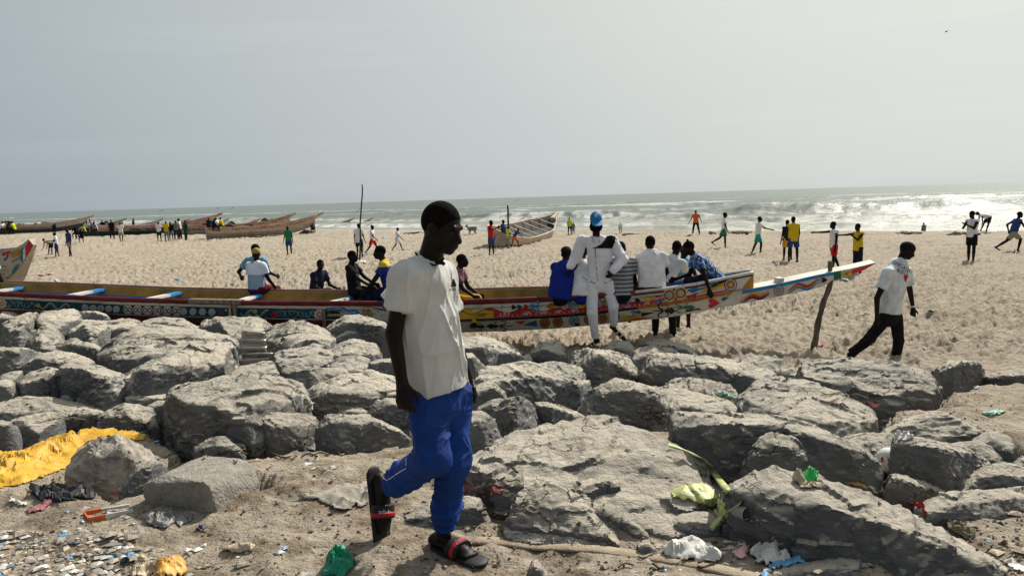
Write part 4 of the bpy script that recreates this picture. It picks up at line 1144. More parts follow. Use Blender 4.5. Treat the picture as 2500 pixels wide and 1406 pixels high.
E.poly([(2067 + (5 if k % 2 == 0 else 2.1) * math.sin(a), sv(2067, .62) - (5 if k % 2 == 0 else 2.1) * math.cos(a)) for k, a in enumerate(t)], M_green, 4)
for m, dv, w in ((M_black, .80, 5), (M_red, .66, 6), (M_yel, .48, 5)):
    xs = np.linspace(1806, 1878, 24); E.stroke(np.stack([xs, sv(xs, dv + 0.12 * np.sin(xs / 7.0))], 1), np.concatenate([np.linspace(1, w, 12), np.linspace(w, 2, 12)]), m, 2)
E.rosette(1902, sv(1902, .55), 13, M_wood, M_pale, M_red, 2, 8)
for m, dv, w in ((M_lblue, .80, 6), (M_red, .55, 7), (M_yel, .66, 4)):
    xs = np.linspace(1922, 2004, 26); E.stroke(np.stack([xs, sv(xs, dv + 0.16 * np.sin(xs / 8.0))], 1), np.concatenate([np.linspace(1, w, 13), np.linspace(w, 1, 13)]), m, 2)
E.heart(2012, sv(2012, .55), 9, M_black, 2, -1)
E.mb.build("painted_ornament", E.mats, pir, loc=PB)
# thwarts, white with bright blue ends
def thwart(px, py, qx, qy):
    a = solve_plane(np.array(float(px)), np.array(float(py)), 0.06); b = solve_plane(np.array(float(qx)), np.array(float(qy)), 2 * HBM - 0.08)
    mb = MB(); d = nrm(b - a); s = np.array([d[1], -d[0], 0])
    for t0, t1, m in ((0, .30, 1), (.30, .70, 0), (.70, 1, 1)):
        p, q = a + (b - a) * t0, a + (b - a) * t1
        mb.hexa([p - s * .07 - Z * .045, p + s * .07 - Z * .045, q + s * .07 - Z * .045, q - s * .07 - Z * .045, p - s * .07, p + s * .07, q + s * .07, q - s * .07], m)
    mb.build("thwart", [M_white, M_lblue], pir, loc=PB)
for t in ((-60, 716, 56, 699), (138, 725, 250, 704), (329, 734, 438, 712), (565, 738, 634, 717), (788, 741, 866, 721)): thwart(*t)
mb = MB()
a, b2 = solve_plane(np.array(462.), np.array(735.), -0.01), solve_plane(np.array(588.), np.array(737.), -0.01)
mb.hexa([a - AN * .03 - Z * .03, b2 - AN * .03 - Z * .04, b2 + AN * .12 - Z * .04, a + AN * .12 - Z * .03, a - AN * .03 + Z * .035, b2 - AN * .03 + Z * .03, b2 + AN * .12 + Z * .03, a + AN * .12 + Z * .035])
mb.build("repair_plank", [M_wood], pir, loc=PB)
# stakes standing against the hull
def stake(label, px, ptop, pbot, r, Y, mt, cat="post", bend=0.0, group=None, name="wooden_post", lean=0):
    p0 = at_y(px[1], pbot, Y); p1 = at_y(px[0], ptop, Y + lean)
    g = float(G(p0[0], p0[1])); 
    if p0[2] > g - 0.02 and group != 'free': p0[2] = g - 0.05
    pts = [p0 + (p1 - p0) * t + np.array([bend * math.sin(t * 9) + 0.4 * bend * math.sin(t * 23), bend * math.cos(t * 7) * 0.6, 0]) for t in np.linspace(0, 1, 14)]
    mb = MB(); mb.tube(pts, list(np.linspace(r[1], r[0], 14)), 9)
    o = mb.build(name, [mt], None, True, loc=p0)
    tag(o, label, cat)
    return o
def hy(px, py, lift): 
    p = onhull([(px, py)], lift)[0]; return p[1]
stake("pale split post against the teal hull below the repair plank", (561, 559), 739, 776, (0.022, 0.026), hy(560, 755, 0.06), mat("pale_post", (0.50, 0.42, 0.30), 0.9, col2=(0.3, 0.24, 0.17), bump=.5))
stake("dark square-cut post beside the pale post on the boat's hull", (572, 574), 737, 776, (0.034, 0.036), hy(572, 755, 0.075), M_wood)
stake("dark short post at the boat's hull behind the sharp boulders", (790, 792), 754, 800, (0.030, 0.034), hy(790, 775, 0.07), M_wood)
# crooked stick in the sand in front of the beak
g = at_ground(1988, 850); Ys = g[1]
pl = [(1986, 853), (1993, 815), (2001, 772), (2011, 735), (2024, 705), (2030, 684), (2026, 655), (2026, 638)]
pts = [at_y(a, b_, Ys + 0.02 * k) for k, (a, b_) in enumerate(pl)]
mb = MB(); pr = refine(np.array(pts), 3)
pr[1:] += 0.006 * np.stack([vnoise3(pr[1:] * 9 + 7 * k, 3) for k in range(3)], 1)
mb.tube(list(pr), list(np.linspace(0.047, 0.036, len(pr)) * (1 + 0.12 * np.sin(np.arange(len(pr)) * 1.7))), 10)
kn = at_y(1999, 788, Ys); mb.tube([kn, kn + np.array([-.05, -.02, .06])], [.025, .008], 6)
tag(mb.build("crooked_stick", [mat("stick_bark", (0.16, 0.125, 0.095), 0.95, col2=(0.07, 0.052, 0.04), scale=9, stretch=(2, 2, .4), bump=.8, bscale=30)], None, True, loc=pts[0]), "crooked bare stick standing in the sand in front of the pirogue's beak", "stick")

# ------------------------------------------------------------------ tall thin poles on the beach
gp = at_ground(877, 637); 
stake("tall thin leaning pole on the beach, left of the walking man's head", (884, 877), 450, 637, (0.03, 0.042), gp[1], M_black, "pole", 0.02, name="tall_pole")
gp = at_ground(1243, 607)
stake("dark pole beside the grey open boat and the boys", (1239, 1244), 501, 607, (0.05, 0.06), gp[1], M_black, "pole", 0.015, name="tall_pole")

# ------------------------------------------------------------------ other boats
def worn(name, cols, scale=1.2, seed=0):
    """old sun-bleached paint: patches of several colours worn down to wood"""
    m = bpy.data.materials.new(name)
    global L, N
    nt, N, L, b = nodes(m)
    tc = N.new("ShaderNodeTexCoord"); mp = N.new("ShaderNodeMapping"); mp.inputs['Scale'].default_value = (1, 1, 2.2); mp.inputs['Location'].default_value = (seed * 3.1, 0, seed)
    L.new(tc.outputs['Object'], mp.inputs['Vector'])
    c = mixc(mrange(noise(scale, 6, 0.7, mp.outputs[0]), 0.45, 0.55), cols[0], cols[1])
    c = mixc(mrange(noise(scale * 2.3, 6, 0.75, mp.outputs[0]), 0.55, 0.62), c, cols[2])
    c = mixc(mrange(noise(scale * 5, 4, 0.7, mp.outputs[0]), 0.58, 0.70, 0, 0.7), c, (0.06, 0.05, 0.045))
    L.new(c, b.inputs['Base Color']); b.inputs['Roughness'].default_value = 0.85
    return m
W1 = worn("worn_cream", [(0.42, 0.36, 0.28), (0.55, 0.49, 0.40), (0.40, 0.15, 0.07)], 1.1, 1)
W2 = worn("worn_rust", [(0.42, 0.27, 0.18), (0.50, 0.42, 0.33), (0.55, 0.50, 0.44)], 1.3, 2)
W3 = worn("worn_brown", [(0.32, 0.25, 0.18), (0.44, 0.36, 0.27), (0.50, 0.43, 0.34)], 1.5, 3)
W4 = worn("worn_dark", [(0.035, 0.045, 0.05), (0.07, 0.07, 0.07), (0.15, 0.13, 0.1)], 1.2, 4)
W5 = worn("worn_redorange", [(0.33, 0.14, 0.08), (0.44, 0.30, 0.20), (0.52, 0.44, 0.35)], 1.0, 5)
W6 = worn("worn_pink", [(0.45, 0.20, 0.20), (0.52, 0.42, 0.38), (0.36, 0.08, 0.07)], 1.0, 6)
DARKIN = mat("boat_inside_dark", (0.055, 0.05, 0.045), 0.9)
def pirogue(label, stern, bow, cols, hb=0.75, free=0.85, rise=1.5, spur=2.2, thw=5, group="old pirogues drawn up at the water's edge", wob=0.0, tilt=0.0, letters=None, deck=None):
    """stern and bow: world ground points; bow end sweeps up into a beak"""
    s = np.array(stern, float); e = np.array(bow, float)
    L2 = np.linalg.norm((e - s)[:2]); d = np.array([(e - s)[0] / L2, (e - s)[1] / L2, 0]); nn = np.array([-d[1], d[0], 0])
    g0, g1 = float(G(s[0], s[1])), float(G(e[0], e[1]))
    n = 26; T = np.linspace(0, 1, n)
    root = empty("old_pirogue", s + (e - s) * 0.5 * np.array([1, 1, 0]) ); root.location.z = (g0 + g1) / 2
    RB = np.array(root.location)
    beam = hb * np.interp(T, [0, .06, .3, .7, .9, 1], [.62, .82, 1, .92, .45, .16])
    zt = free + rise * np.clip((T - .30) / .70, 0, 1) ** 3.0 + 0.22 * np.clip((.2 - T) / .2, 0, 1)
    zb = 0.02 + (rise * 0.95) * np.clip((T - .68) / .32, 0, 1) ** 1.7
    gz_ = g0 + (g1 - g0) * T
    ctr = s[None, :] * [1, 1, 0] + (e - s)[None, :] * [1, 1, 0] * T[:, None]
    camside = 1 if (nn @ (np.array([0, 0, 0]) - ctr[n // 2])) > 0 else -1
    def pt(side, f, z): return ctr + nn * (side * beam * f)[:, None] + np.stack([0 * T, 0 * T, gz_ + z], 1) + np.stack([0 * T, 0 * T, tilt * side * camside * beam * f], 1)
    camside = 1 if (nn @ (np.array([0, 0, 0]) - ctr[n // 2])) > 0 else -1
    mb = MB()
    for side in (camside, -camside):
        zz = [zt, zt * .72 + zb * .28, zt * .45 + zb * .55, zb]
        ff = [1.0, .93, .85, .45]
        cc = [0, 1, 2]
        for k in range(3):
            strip(mb, pt(side, ff[k], zz[k]), pt(side, ff[k + 1], zz[k + 1]), cc[k])
        strip(mb, pt(side, 1.0, zt), pt(side, .90, zt - .01), 0)
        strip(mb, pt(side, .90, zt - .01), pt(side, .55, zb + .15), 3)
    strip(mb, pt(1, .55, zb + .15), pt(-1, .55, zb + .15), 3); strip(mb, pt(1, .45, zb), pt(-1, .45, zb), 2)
    q = [pt(sd, f, z)[0] for sd, f, z in ((1, 1, zt), (-1, 1, zt), (-1, .45, zb), (1, .45, zb))]
    mb.add(q, [[0, 1, 2, 3]], 2)
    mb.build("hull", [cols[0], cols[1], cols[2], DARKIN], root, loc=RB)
    # beak
    p0 = pt(0, 0, zt - .12)[-2]; p1 = pt(0, 0, zt)[-1]; dirn = nrm(p1 - pt(0, 0, zt)[-4])
    bk = MB(); tip = p1 + dirn * spur
    w = .17
    for a_, b_, wa, wb in ((p0, tip, w, .06),):
        u = Z
        bk.hexa([a_ - nn * wa - u * .34, a_ + nn * wa - u * .34, b_ + nn * wb - u * .12, b_ - nn * wb - u * .12, a_ - nn * wa + u * .10, a_ + nn * wa + u * .10, b_ + nn * wb + u * .08, b_ - nn * wb + u * .08])
    bk.build("beak", [cols[1]], root, loc=RB)
    for k in range(thw):
        i = int(n * (.10 + .72 * k / max(thw - 1, 1)))
        a_, b_ = pt(1, .9, zt - .06)[i], pt(-1, .9, zt - .06)[i]
        tm = MB(); tm.hexa([a_ - d * .07 - Z * .05, a_ + d * .07 - Z * .05, b_ + d * .07 - Z * .05, b_ - d * .07 - Z * .05, a_ - d * .07, a_ + d * .07, b_ + d * .07, b_ - d * .07])
        tm.build("thwart", [W1], root, loc=RB)
    rl = MB(); 
    for side in (1, -1): rl.tube(list(pt(side, 1.0, zt + .02)), .035, 5)
    rl.build("rail", [cols[0]], root, loc=RB)
    if letters:                                         # row of painted characters, too small to read
        lm = MB(); a0, a1, mcol = letters
        side = camside
        top = pt(side, .99, zt * .66 + zb * .34) + nn * side * .012; bo = pt(side, .90, zt * .50 + zb * .50) + nn * side * .012
        rr = random.Random(5)
        for x in np.arange(a0, a1, .0115):
            i = x * (n - 1); k = int(i); f = i - k
            A = lerp(top[k], top[k + 1], f); B = lerp(bo[k], bo[k + 1], f); w2 = d * (.05 + .06 * rr.random())
            lm.add([A, A + w2, B + w2, B], [[0, 1, 2, 3]], 0)
            if rr.random() < .5: lm.add([A + w2, A + 2 * w2, lerp(A, B, .3) + 2 * w2, lerp(A, B, .3) + w2], [[0, 1, 2, 3]], 0)
        lm.build("painted_lettering", [mcol], root, loc=RB)["kind"] = "stuff"
    if deck:                                            # heaps of net and gear carried in the boat
        rr = random.Random(len(label))
        for k in range(deck):
            dm = MB()
            i = rr.randint(2, n - 5); c = pt(0, 0, zt - .02)[i] + nn * rr.uniform(-.3, .3)
            rr0 = rr.uniform(.12, .3)
            dm.tube([c - d * rr0 * 2 - Z * .15, c - d * rr0 + Z * rr0 * .5, c + Z * rr0, c + d * rr0 * 1.2 + Z * rr0 * .4, c + d * rr0 * 2.2 - Z * .15], [.05, rr0 * .7, rr0 * .8, rr0 * .6, .05], 7)
            dm.build("heaped_gear", [W4], root, True, loc=RB)
    tag(root, label, "boat", group)
    return root
def gnd(px, py): return at_ground(px, py)
BLK = mat("letter_black", (0.02, 0.02, 0.03)); WHT = mat("letter_white", (0.6, 0.6, 0.58)); BLU = mat("letter_blue", (0.05, 0.12, 0.25))
a = gnd(505, 584); b_ = gnd(770, 568)
pirogue("nearest old pirogue with scalloped dark belly, its beak rising over the waves", a, b_, [W5, W2, W3], 0.8, .95, 0.80, 1.0, 5, letters=(.42, .60, WHT), deck=2)
a = gnd(398, 574); b_ = a + np.array([15.2, -1.4, 0])
pirogue("rust and cream pirogue with four boys sitting at its stern", gnd(392, 576) + np.array([0, 1.5, 0]), gnd(392, 576) + np.array([13.2, 3.4, 0]), [W5, W2, W1], .8, 1.0, 1.05, 0.8, 5, letters=(.1, .35, BLK), deck=4)
pirogue("long low pirogue with red-orange plank and black lettering in the left group", gnd(205, 577), gnd(205, 577) + np.array([14.0, 4.2, 0]), [W6, W5, mat("deep_green", (0.02, 0.09, 0.06))], .85, 1.1, 1.05, 0.9, 6, letters=(.35, .8, BLK))
pirogue("dark-bellied pirogue at the left picture edge", gnd(-60, 574), gnd(-60, 574) + np.array([15.0, 1.4, 0]), [W2, W1, W4], .9, 1.15, 0.8, 1.2, 6, letters=(.2, .75, BLK), deck=3)
q0 = gnd(60, 566)
for k, (dx, dy, lab, cl) in enumerate([(1, 3.0, "weathered brown pirogue second behind the dark-bellied one", [W3, W2, W3]), (6, 5.0, "cream pirogue third in the far left row, beak tipped up", [W1, W2, W1]), (9, 8.5, "faded pirogue farthest left at the surf", [W2, W1, W3]),
        (17, 4.5, "bleached pirogue behind the crowd of seated boys", [W1, W3, W2]), (24, 5.5, "rust coloured pirogue with upswept beak behind the standing dark figure", [W5, W1, W2]), (31, 5.5, "pink-railed pirogue behind the white-shirted boys", [W6, W2, W1]), (38, 4.0, "pale pirogue with yellowish beak tip behind the leaning boys", [W1, W1, W2]),
        (41, 4.5, "brown pirogue with a net heap between the two rust boats", [W3, W3, W2]), (-8, 5.5, "cream pirogue behind the figures at the left edge", [W1, W2, W3]), (12, 9.5, "grey brown pirogue deep in the far left row by the surf", [W3, W1, W3]), (21, 8.5, "bleached cream pirogue behind the seated crowd near the surf", [W1, W1, W2]), (28, 9.0, "rusty pirogue at the surf behind the dark green figure", [W2, W5, W3])]):
    s0 = q0 + np.array([dx, dy, 0]); pirogue(lab, s0, s0 + np.array([11.5, 2.6, 0]), cl, .85, 1.35, 1.15, 0.8, 4, deck=3 if k % 2 == 0 else None)
# grey open boat in the middle
pirogue("grey open boat with many light thwarts, beak pointing to the sea", gnd(1218, 606), gnd(1356, 573) + np.array([0, 1.5, 0]), [W1, W2, W3], 1.15, .80, .55, 1.7, 7, group=None, tilt=-0.40)
# bow of another painted boat at the left edge
a = gnd(-330, 712); Yq = 15.6
bowp = at_y([-140, 20, 62, 78, 72, 20, -140], [640, 606, 586, 597, 640, 672, 712], Yq)
root = empty("pirogue_bow", [bowp[3][0] - .6, Yq + .3, float(G(bowp[3][0], Yq))]); RB = np.array(root.location)
prof = np.array([(-260, 628), (-60, 612), (5, 607), (40, 604), (55, 596), (70, 584), (81, 598), (70, 622), (52, 652), (30, 676), (5, 694), (-60, 712), (-260, 730)])
A = at_y(prof[:, 0], prof[:, 1], Yq); wdt = np.interp(prof[:, 0], [-260, 0, 50, 82], [1.3, .75, .3, .12])
B = A + np.stack([0 * wdt, wdt, 0 * wdt], 1)
hb_ = MB(); nA = len(A)
hb_.add(list(A), [list(range(nA))], 0); hb_.add(list(B), [list(range(nA))[::-1]], 0)
hb_.add(list(A) + list(B), [[i, (i + 1) % nA, nA + (i + 1) % nA, nA + i] for i in range(nA)], 0)
hb_.build("hull", [worn("bow_paint", [(0.34, 0.29, 0.22), (0.42, 0.37, 0.30), (0.24, 0.15, 0.10)], 2.0, 9)], root, loc=RB)
class _S: pass
def _bq(fn, *a):
    q = Paint(lambda pts, lift: at_y(np.asarray(pts)[:, 0], np.asarray(pts)[:, 1], Yq - lift * 1.5))
    getattr(q, fn)(*a); q.mb.build('painted_ornament', q.mats, root, loc=RB)
_bq('poly', [(62, 606), (70, 586), (81, 598), (74, 614), (62, 628)], M_red, 2); _bq('poly', [(56, 612), (61, 604), (62, 628), (55, 640)], M_white, 2); _bq('poly', [(50, 612), (56, 600), (56, 640), (50, 636)], M_green, 2)
_bq('poly', [(4, 618), (24, 612), (26, 618), (6, 625)], M_red, 2); _bq('poly', [(29, 664), (34, 652), (46, 644), (44, 654), (36, 666), (30, 670)], M_green, 2); _bq('stroke', [(10, 636), (16, 630), (20, 622)], 3, M_black, 2)
_bq('poly', [(4, 666), (10, 668), (8, 673)], M_red, 2); _bq('poly', [(15, 678), (22, 678), (18, 683)], M_red, 2); _bq('stroke', [(28, 640), (40, 634), (52, 628)], 3, M_wood, 2); _bq('poly', [(27, 616), (48, 606), (48, 622), (30, 630)], M_ochre_in, 2)
tag(root, "bow of a cream boat with red, green and white stripes at the left edge", "boat")
# ------------------------------------------------------------------ people
SKIN = mat("skin", (0.013, 0.0082, 0.0062), 0.6, var=0.15, scale=12, spec=0.13)
SKIN2 = mat("skin_brown", (0.010, 0.006, 0.0045), 0.5, var=0.15, scale=12, spec=0.17)
HAIR = mat("hair_black", (0.010, 0.008, 0.007), 0.95, var=0.3, scale=60, bump=0.6, bscale=300, spec=0.05)
def cloth(n, c, **k): return mat("cloth_" + n, c, 0.9, k.pop('var', 0.10), 7, bump=0.25, bscale=k.pop('bscale', 90), spec=0.12, **k)
CW = cloth("white", (0.72, 0.72, 0.74)); CG = cloth("grey_white", (0.55, 0.56, 0.58)); CK = cloth("black", (0.010, 0.010, 0.012)); CB = cloth("blue", (0.010, 0.022, 0.20)); CN = cloth("navy", (0.012, 0.014, 0.035))
CY = cloth("yellow", (0.62, 0.44, 0.02)); CO = cloth("orange", (0.62, 0.13, 0.03)); CR = cloth("red", (0.50, 0.02, 0.03)); CGR = cloth("green", (0.02, 0.20, 0.08)); CDG = cloth("dark_green", (0.015, 0.05, 0.03)); CT = cloth("turquoise", (0.02, 0.33, 0.26))
CM = cloth("maroon", (0.09, 0.012, 0.02)); CLB = cloth("light_blue", (0.14, 0.32, 0.50)); CKH = cloth("khaki", (0.32, 0.27, 0.19)); CGY = cloth("grey", (0.16, 0.17, 0.19)); CYB = cloth("ochre_yellow", (0.60, 0.30, 0.02)); CLM = cloth("lime", (0.55, 0.62, 0.03)); CDB = cloth("denim", (0.03, 0.06, 0.17))

def striped(name, ca, cb, freq, axis=2, duty=0.5):
    m = bpy.data.materials.new(name)
    global N, L
    nt, N, L, b = nodes(m)
    tc = N.new("ShaderNodeTexCoord"); sp_ = N.new("ShaderNodeSeparateXYZ"); L.new(tc.outputs['Object'], sp_.inputs[0])
    w = math2('FRACT', math2('MULTIPLY', sp_.outputs[axis], freq), 0.0)
    f = N.new("ShaderNodeMath"); f.operation = 'GREATER_THAN'; L.new(w, f.inputs[0]); f.inputs[1].default_value = duty
    L.new(mixc(f.outputs[0], ca, cb), b.inputs['Base Color']); b.inputs['Roughness'].default_value = 0.9
    return m
def printed(name, cols, scale):
    m = bpy.data.materials.new(name)
    global N, L
    nt, N, L, b = nodes(m)
    tc = N.new("ShaderNodeTexCoord")
    c = mixc(mrange(noise(scale, 3, 0.6, tc.outputs['Object']), .47, .50), cols[0], cols[1])
    c = mixc(mrange(noise(scale * 1.7, 3, 0.6, tc.outputs['Object']), .55, .57), c, cols[2])
    c = mixc(mrange(noise(scale * 2.4, 3, 0.6, tc.outputs['Object']), .60, .62), c, cols[3])
    L.new(c, b.inputs['Base Color']); b.inputs['Roughness'].default_value = 0.9
    return m
C_STRIPE = striped("cloth_grey_stripes", (0.10, 0.11, 0.12), (0.42, 0.44, 0.45), 16, 2, .72)
C_PLAID = striped("cloth_maroon_plaid", (0.11, 0.02, 0.03), (0.30, 0.16, 0.17), 26, 2, .62)
C_FLORAL = printed("cloth_floral", [(0.012, 0.025, 0.12), (0.02, 0.06, 0.30), (0.45, 0.55, 0.62), (0.10, 0.30, 0.24)], 16)
def two_tone(name, ca, cb, z):
    m = bpy.data.materials.new(name)
    global N, L
    nt, N, L, b = nodes(m)
    tc = N.new("ShaderNodeTexCoord"); sp_ = N.new("ShaderNodeSeparateXYZ"); L.new(tc.outputs['Object'], sp_.inputs[0])
    f = N.new("ShaderNodeMath"); f.operation = 'GREATER_THAN'; L.new(sp_.outputs[2], f.inputs[0]); f.inputs[1].default_value = z
    L.new(mixc(f.outputs[0], ca, cb), b.inputs['Base Color']); b.inputs['Roughness'].default_value = 0.9
    return m

def rot_axis(v, axis, ang):
    return np.array(Matrix.Rotation(ang, 3, Vector(axis)) @ Vector(v))

def fk(H, a, lean=0, side=0, hip=(0, 0), knee=(0, 0), abd=(4, 4), arm=((0, 8, 10), (0, 8, 10)), yaw=0, nod=0, twist=0, inw=(0, 0)):
    """joint positions about the pelvis. index 0 = the person's left. pitch angles forward positive, degrees"""
    k = H / 1.75; a = R_(a)
    f = np.array([math.sin(a), -math.cos(a), 0]); s = np.array([math.cos(a), math.sin(a), 0])
    J = {'f': f, 's': s, 'k': k}
    l = R_(lean); sd = R_(side)
    spine = nrm(math.sin(l) * f + math.cos(l) * math.cos(sd) * Z + math.sin(sd) * s)
    fb = nrm(f - (f @ spine) * spine); 
    tw = R_(twist); s_t = nrm(math.cos(tw) * nrm(np.cross(spine, fb)) * 1 - math.sin(tw) * fb)
    if s_t @ s < 0: s_t = -s_t
    fb = nrm(np.cross(s_t, spine)); 
    if fb @ f < 0 and abs(lean) < 80: fb = -fb
    J['spine'], J['fb'], J['st'] = spine, fb, s_t
    J['pel'] = np.zeros(3)
    J['chest'] = spine * .30 * k; J['neck'] = spine * .50 * k
    J['sh'] = [J['neck'] - spine * .055 * k + q * s_t * .178 * k for q in (1, -1)]
    nd_ = R_(nod); hd = nrm(spine * .5 + Z * .5 + fb * .12); 
    hf = rot_axis(f if abs(lean) < 50 else nrm(f), Z, -R_(yaw)); hf = nrm(hf * math.cos(nd_) - Z * math.sin(nd_)); 
    J['hf'] = hf; J['hu'] = nrm(Z * math.cos(nd_) + (hf + Z * math.sin(nd_)) * math.sin(nd_) * 1.0) if nod else Z
    J['head'] = J['neck'] + hd * .165 * k + hf * .025 * k
    J['hip'] = []; J['kn'] = []; J['an'] = []; J['toe'] = []; J['el'] = []; J['wr'] = []; J['hd'] = []
    for i, q in enumerate((1, -1)):
        h = q * s * .09 * k - Z * .03 * k
        p = R_(hip[i]); b = R_(abd[i])
        td = nrm((math.sin(p) * f - math.cos(p) * Z) + q * math.tan(b) * s * (1.0))
        kn = h + td * .43 * k
        p2 = p - R_(knee[i]); sdn = nrm(math.sin(p2) * f - math.cos(p2) * Z + q * math.tan(b) * s * .3 * math.cos(p2))
        an = kn + sdn * .42 * k
        ft = p2 * .55; fd = math.cos(ft) * f + math.sin(ft) * Z
        J['hip'].append(h); J['kn'].append(kn); J['an'].append(an); J['toe'].append(an - Z * .045 * k * math.cos(ft) + fd * .15 * k)
        ap, ab, el = (R_(x) for x in arm[i])
        ud = nrm(math.sin(ap) * fb - math.cos(ap) * (0.35 * spine + .65 * Z) + q * math.tan(ab) * s_t)
        e = J['sh'][i] + ud * .295 * k
        # elbow bends the forearm forward in the arm's own plane
        ax = nrm(s_t); fd2 = nrm(rot_axis(ud, ax, 0)); perp = nrm(fb - (fb @ ud) * ud + 1e-6) if abs(fb @ ud) < .97 else nrm(Z - (Z @ ud) * ud)
        fdir = nrm(math.cos(el) * ud + math.sin(el) * perp - q * math.sin(R_(inw[i])) * s_t)
        w = e + fdir * .255 * k
        J['el'].append(e); J['wr'].append(w); J['hd'].append(nrm(fdir))
    return J

def hand_prims(w, d, n, t, k, curl=25, vox=.01):
    """palm, four jointed fingers of unequal length and a thumb. d: along, n: palm normal, t: thumb side"""
    d, n = nrm(d), nrm(n); t = nrm(t - (t @ d) * d); n = nrm(np.cross(d, t)) * (1 if np.cross(d, t) @ n > 0 else -1)
    P = [('e', w, w + d * .075 * k, .030 * k, .040 * k, n, .5)]
    kn = w + d * .082 * k
    r = max(.0088 * k, vox * .85)
    for i, (o, ln) in enumerate(((.030, .068), (.010, .076), (-.010, .070), (-.029, .055))):
        p = kn + t * o * k
        c = R_(curl + 5 * i)
        d1 = d * math.cos(c * .6) + n * math.sin(c * .6); d2 = d * math.cos(c * 1.7) + n * math.sin(c * 1.7); d3 = d * math.cos(c * 2.4) + n * math.sin(c * 2.4)
        a = p - d * .012 * k; b = p + d1 * ln * .42 * k; cc = b + d2 * ln * .33 * k; e = cc + d3 * ln * .25 * k
        P += [('c', a, b, r * 1.08, r), ('c', b, cc, r, r * .94), ('c', cc, e, r * .92, r * .8)]
    p = w + d * .022 * k + t * .026 * k
    b = p + nrm(d * .72 + t * .6 + n * .3) * .045 * k; e = b + nrm(d * .95 + t * .15 + n * .3) * .036 * k
    P += [('c', p, b, r * 1.45, r * 1.15), ('c', b, e, r * 1.12, r * .9)]
    return P

def head_prims(c, f, u, k, fine=False):
    s = nrm(np.cross(f, u)); u = nrm(np.cross(s, f)); 
    M = [s, f, u]
    c = np.asarray(c)
    P = [('s', c + u * .022 * k - f * .012 * k, M, (.074 * k, .096 * k, .094 * k)),
         ('s', c - u * .035 * k + f * .022 * k, M, (.058 * k, .070 * k, .082 * k)),
         ('c', c - u * .088 * k + f * .066 * k, c - u * .083 * k + f * .052 * k, .024 * k, .03 * k),
         ('c', c - u * .002 * k + f * .084 * k, c - u * .034 * k + f * .103 * k, .012 * k, .0165 * k),
         ('c', c - u * .060 * k + f * .088 * k - s * .012 * k, c - u * .060 * k + f * .088 * k + s * .012 * k, .0125 * k, .0125 * k),
         ('c', c + u * .022 * k + f * .080 * k - s * .03 * k, c + u * .022 * k + f * .080 * k + s * .03 * k, .013 * k, .013 * k)]
    for q in (1, -1):
        P.append(('s', c - u * .012 * k - f * .008 * k + q * s * .075 * k, M, (.012 * k, .021 * k, .032 * k)))
    if fine:
        for q in (1, -1):
            P.append(('-', c + u * .002 * k + f * .096 * k + q * s * .031 * k, M, (.019 * k, .012 * k, .012 * k)))
            P.append(('s', c - u * .033 * k + f * .092 * k + q * s * .013 * k, M, (.010 * k, .012 * k, .009 * k)))
            P.append(('s', c - u * .022 * k + f * .060 * k + q * s * .042 * k, M, (.020 * k, .022 * k, .018 * k)))
        P.append(('c', c - u * .071 * k + f * .083 * k - s * .012 * k, c - u * .071 * k + f * .083 * k + s * .012 * k, .0125 * k, .0125 * k))
    return P

def body_prims(J, vox, hands=True, curl=25, slim=1.0, foot=True):
    k = J['k']; s, f = J['st'], J['fb']; g = slim
    P = [('e', J['pel'] - Z * .02 * k, J['chest'], .150 * k * g, .150 * k * g, f, .62), ('e', J['chest'], J['neck'] - J['spine'] * .09 * k, .160 * k * g, .135 * k * g, f, .66),
         ('c', J['sh'][0], J['sh'][1], .058 * k * g, .058 * k * g), ('c', J['neck'] - J['spine'] * .06 * k, J['head'] - J['hu'] * .03 * k - J['hf'] * .02 * k, .060 * k, .054 * k)]
    P += head_prims(J['head'], J['hf'], J['hu'], k, vox < .0095)
    m = max(vox * .8, 0)
    for i in (0, 1):
        P += [('c', J['hip'][i], J['kn'][i], .083 * k * g, max(.054 * k, m)), ('c', J['kn'][i], lerp(J['kn'][i], J['an'][i], .35), max(.052 * k, m), max(.054 * k, m)), ('c', lerp(J['kn'][i], J['an'][i], .35), J['an'][i], max(.052 * k, m), max(.034 * k, m)),
              ('c', J['sh'][i], J['el'][i], .050 * k * g, max(.038 * k, m)), ('c', J['el'][i], J['wr'][i], max(.039 * k, m), max(.026 * k, m))]
        if foot:
            hl = J['an'][i] - nrm(J['toe'][i] - J['an'][i] + Z * .05 * k) * .05 * k - Z * .035 * k
            P += [('e', hl, J['toe'][i], max(.034 * k, m), max(.040 * k, m), Z, .62), ('c', J['an'][i], hl + Z * .01 * k, max(.035 * k, m), max(.032 * k, m))]
        w, d = J['wr'][i], J['hd'][i]
        if hands and vox < .016:
            q = 1 if i == 0 else -1
            n = J.get('palm', [None, None])[i]; t = J.get('thumb', [None, None])[i]
            if n is None: n = -q * s
            if t is None: t = f if abs(f @ d) < .8 else Z
            P += hand_prims(w, d, n, t, k, curl, vox)
        else:
            P += [('e', w, w + d * .10 * k, max(.032 * k, m), max(.036 * k, m), s, .6), ('c', w + d * .10 * k, w + d * .165 * k, max(.024 * k, m), max(.014 * k, m))]
    return P

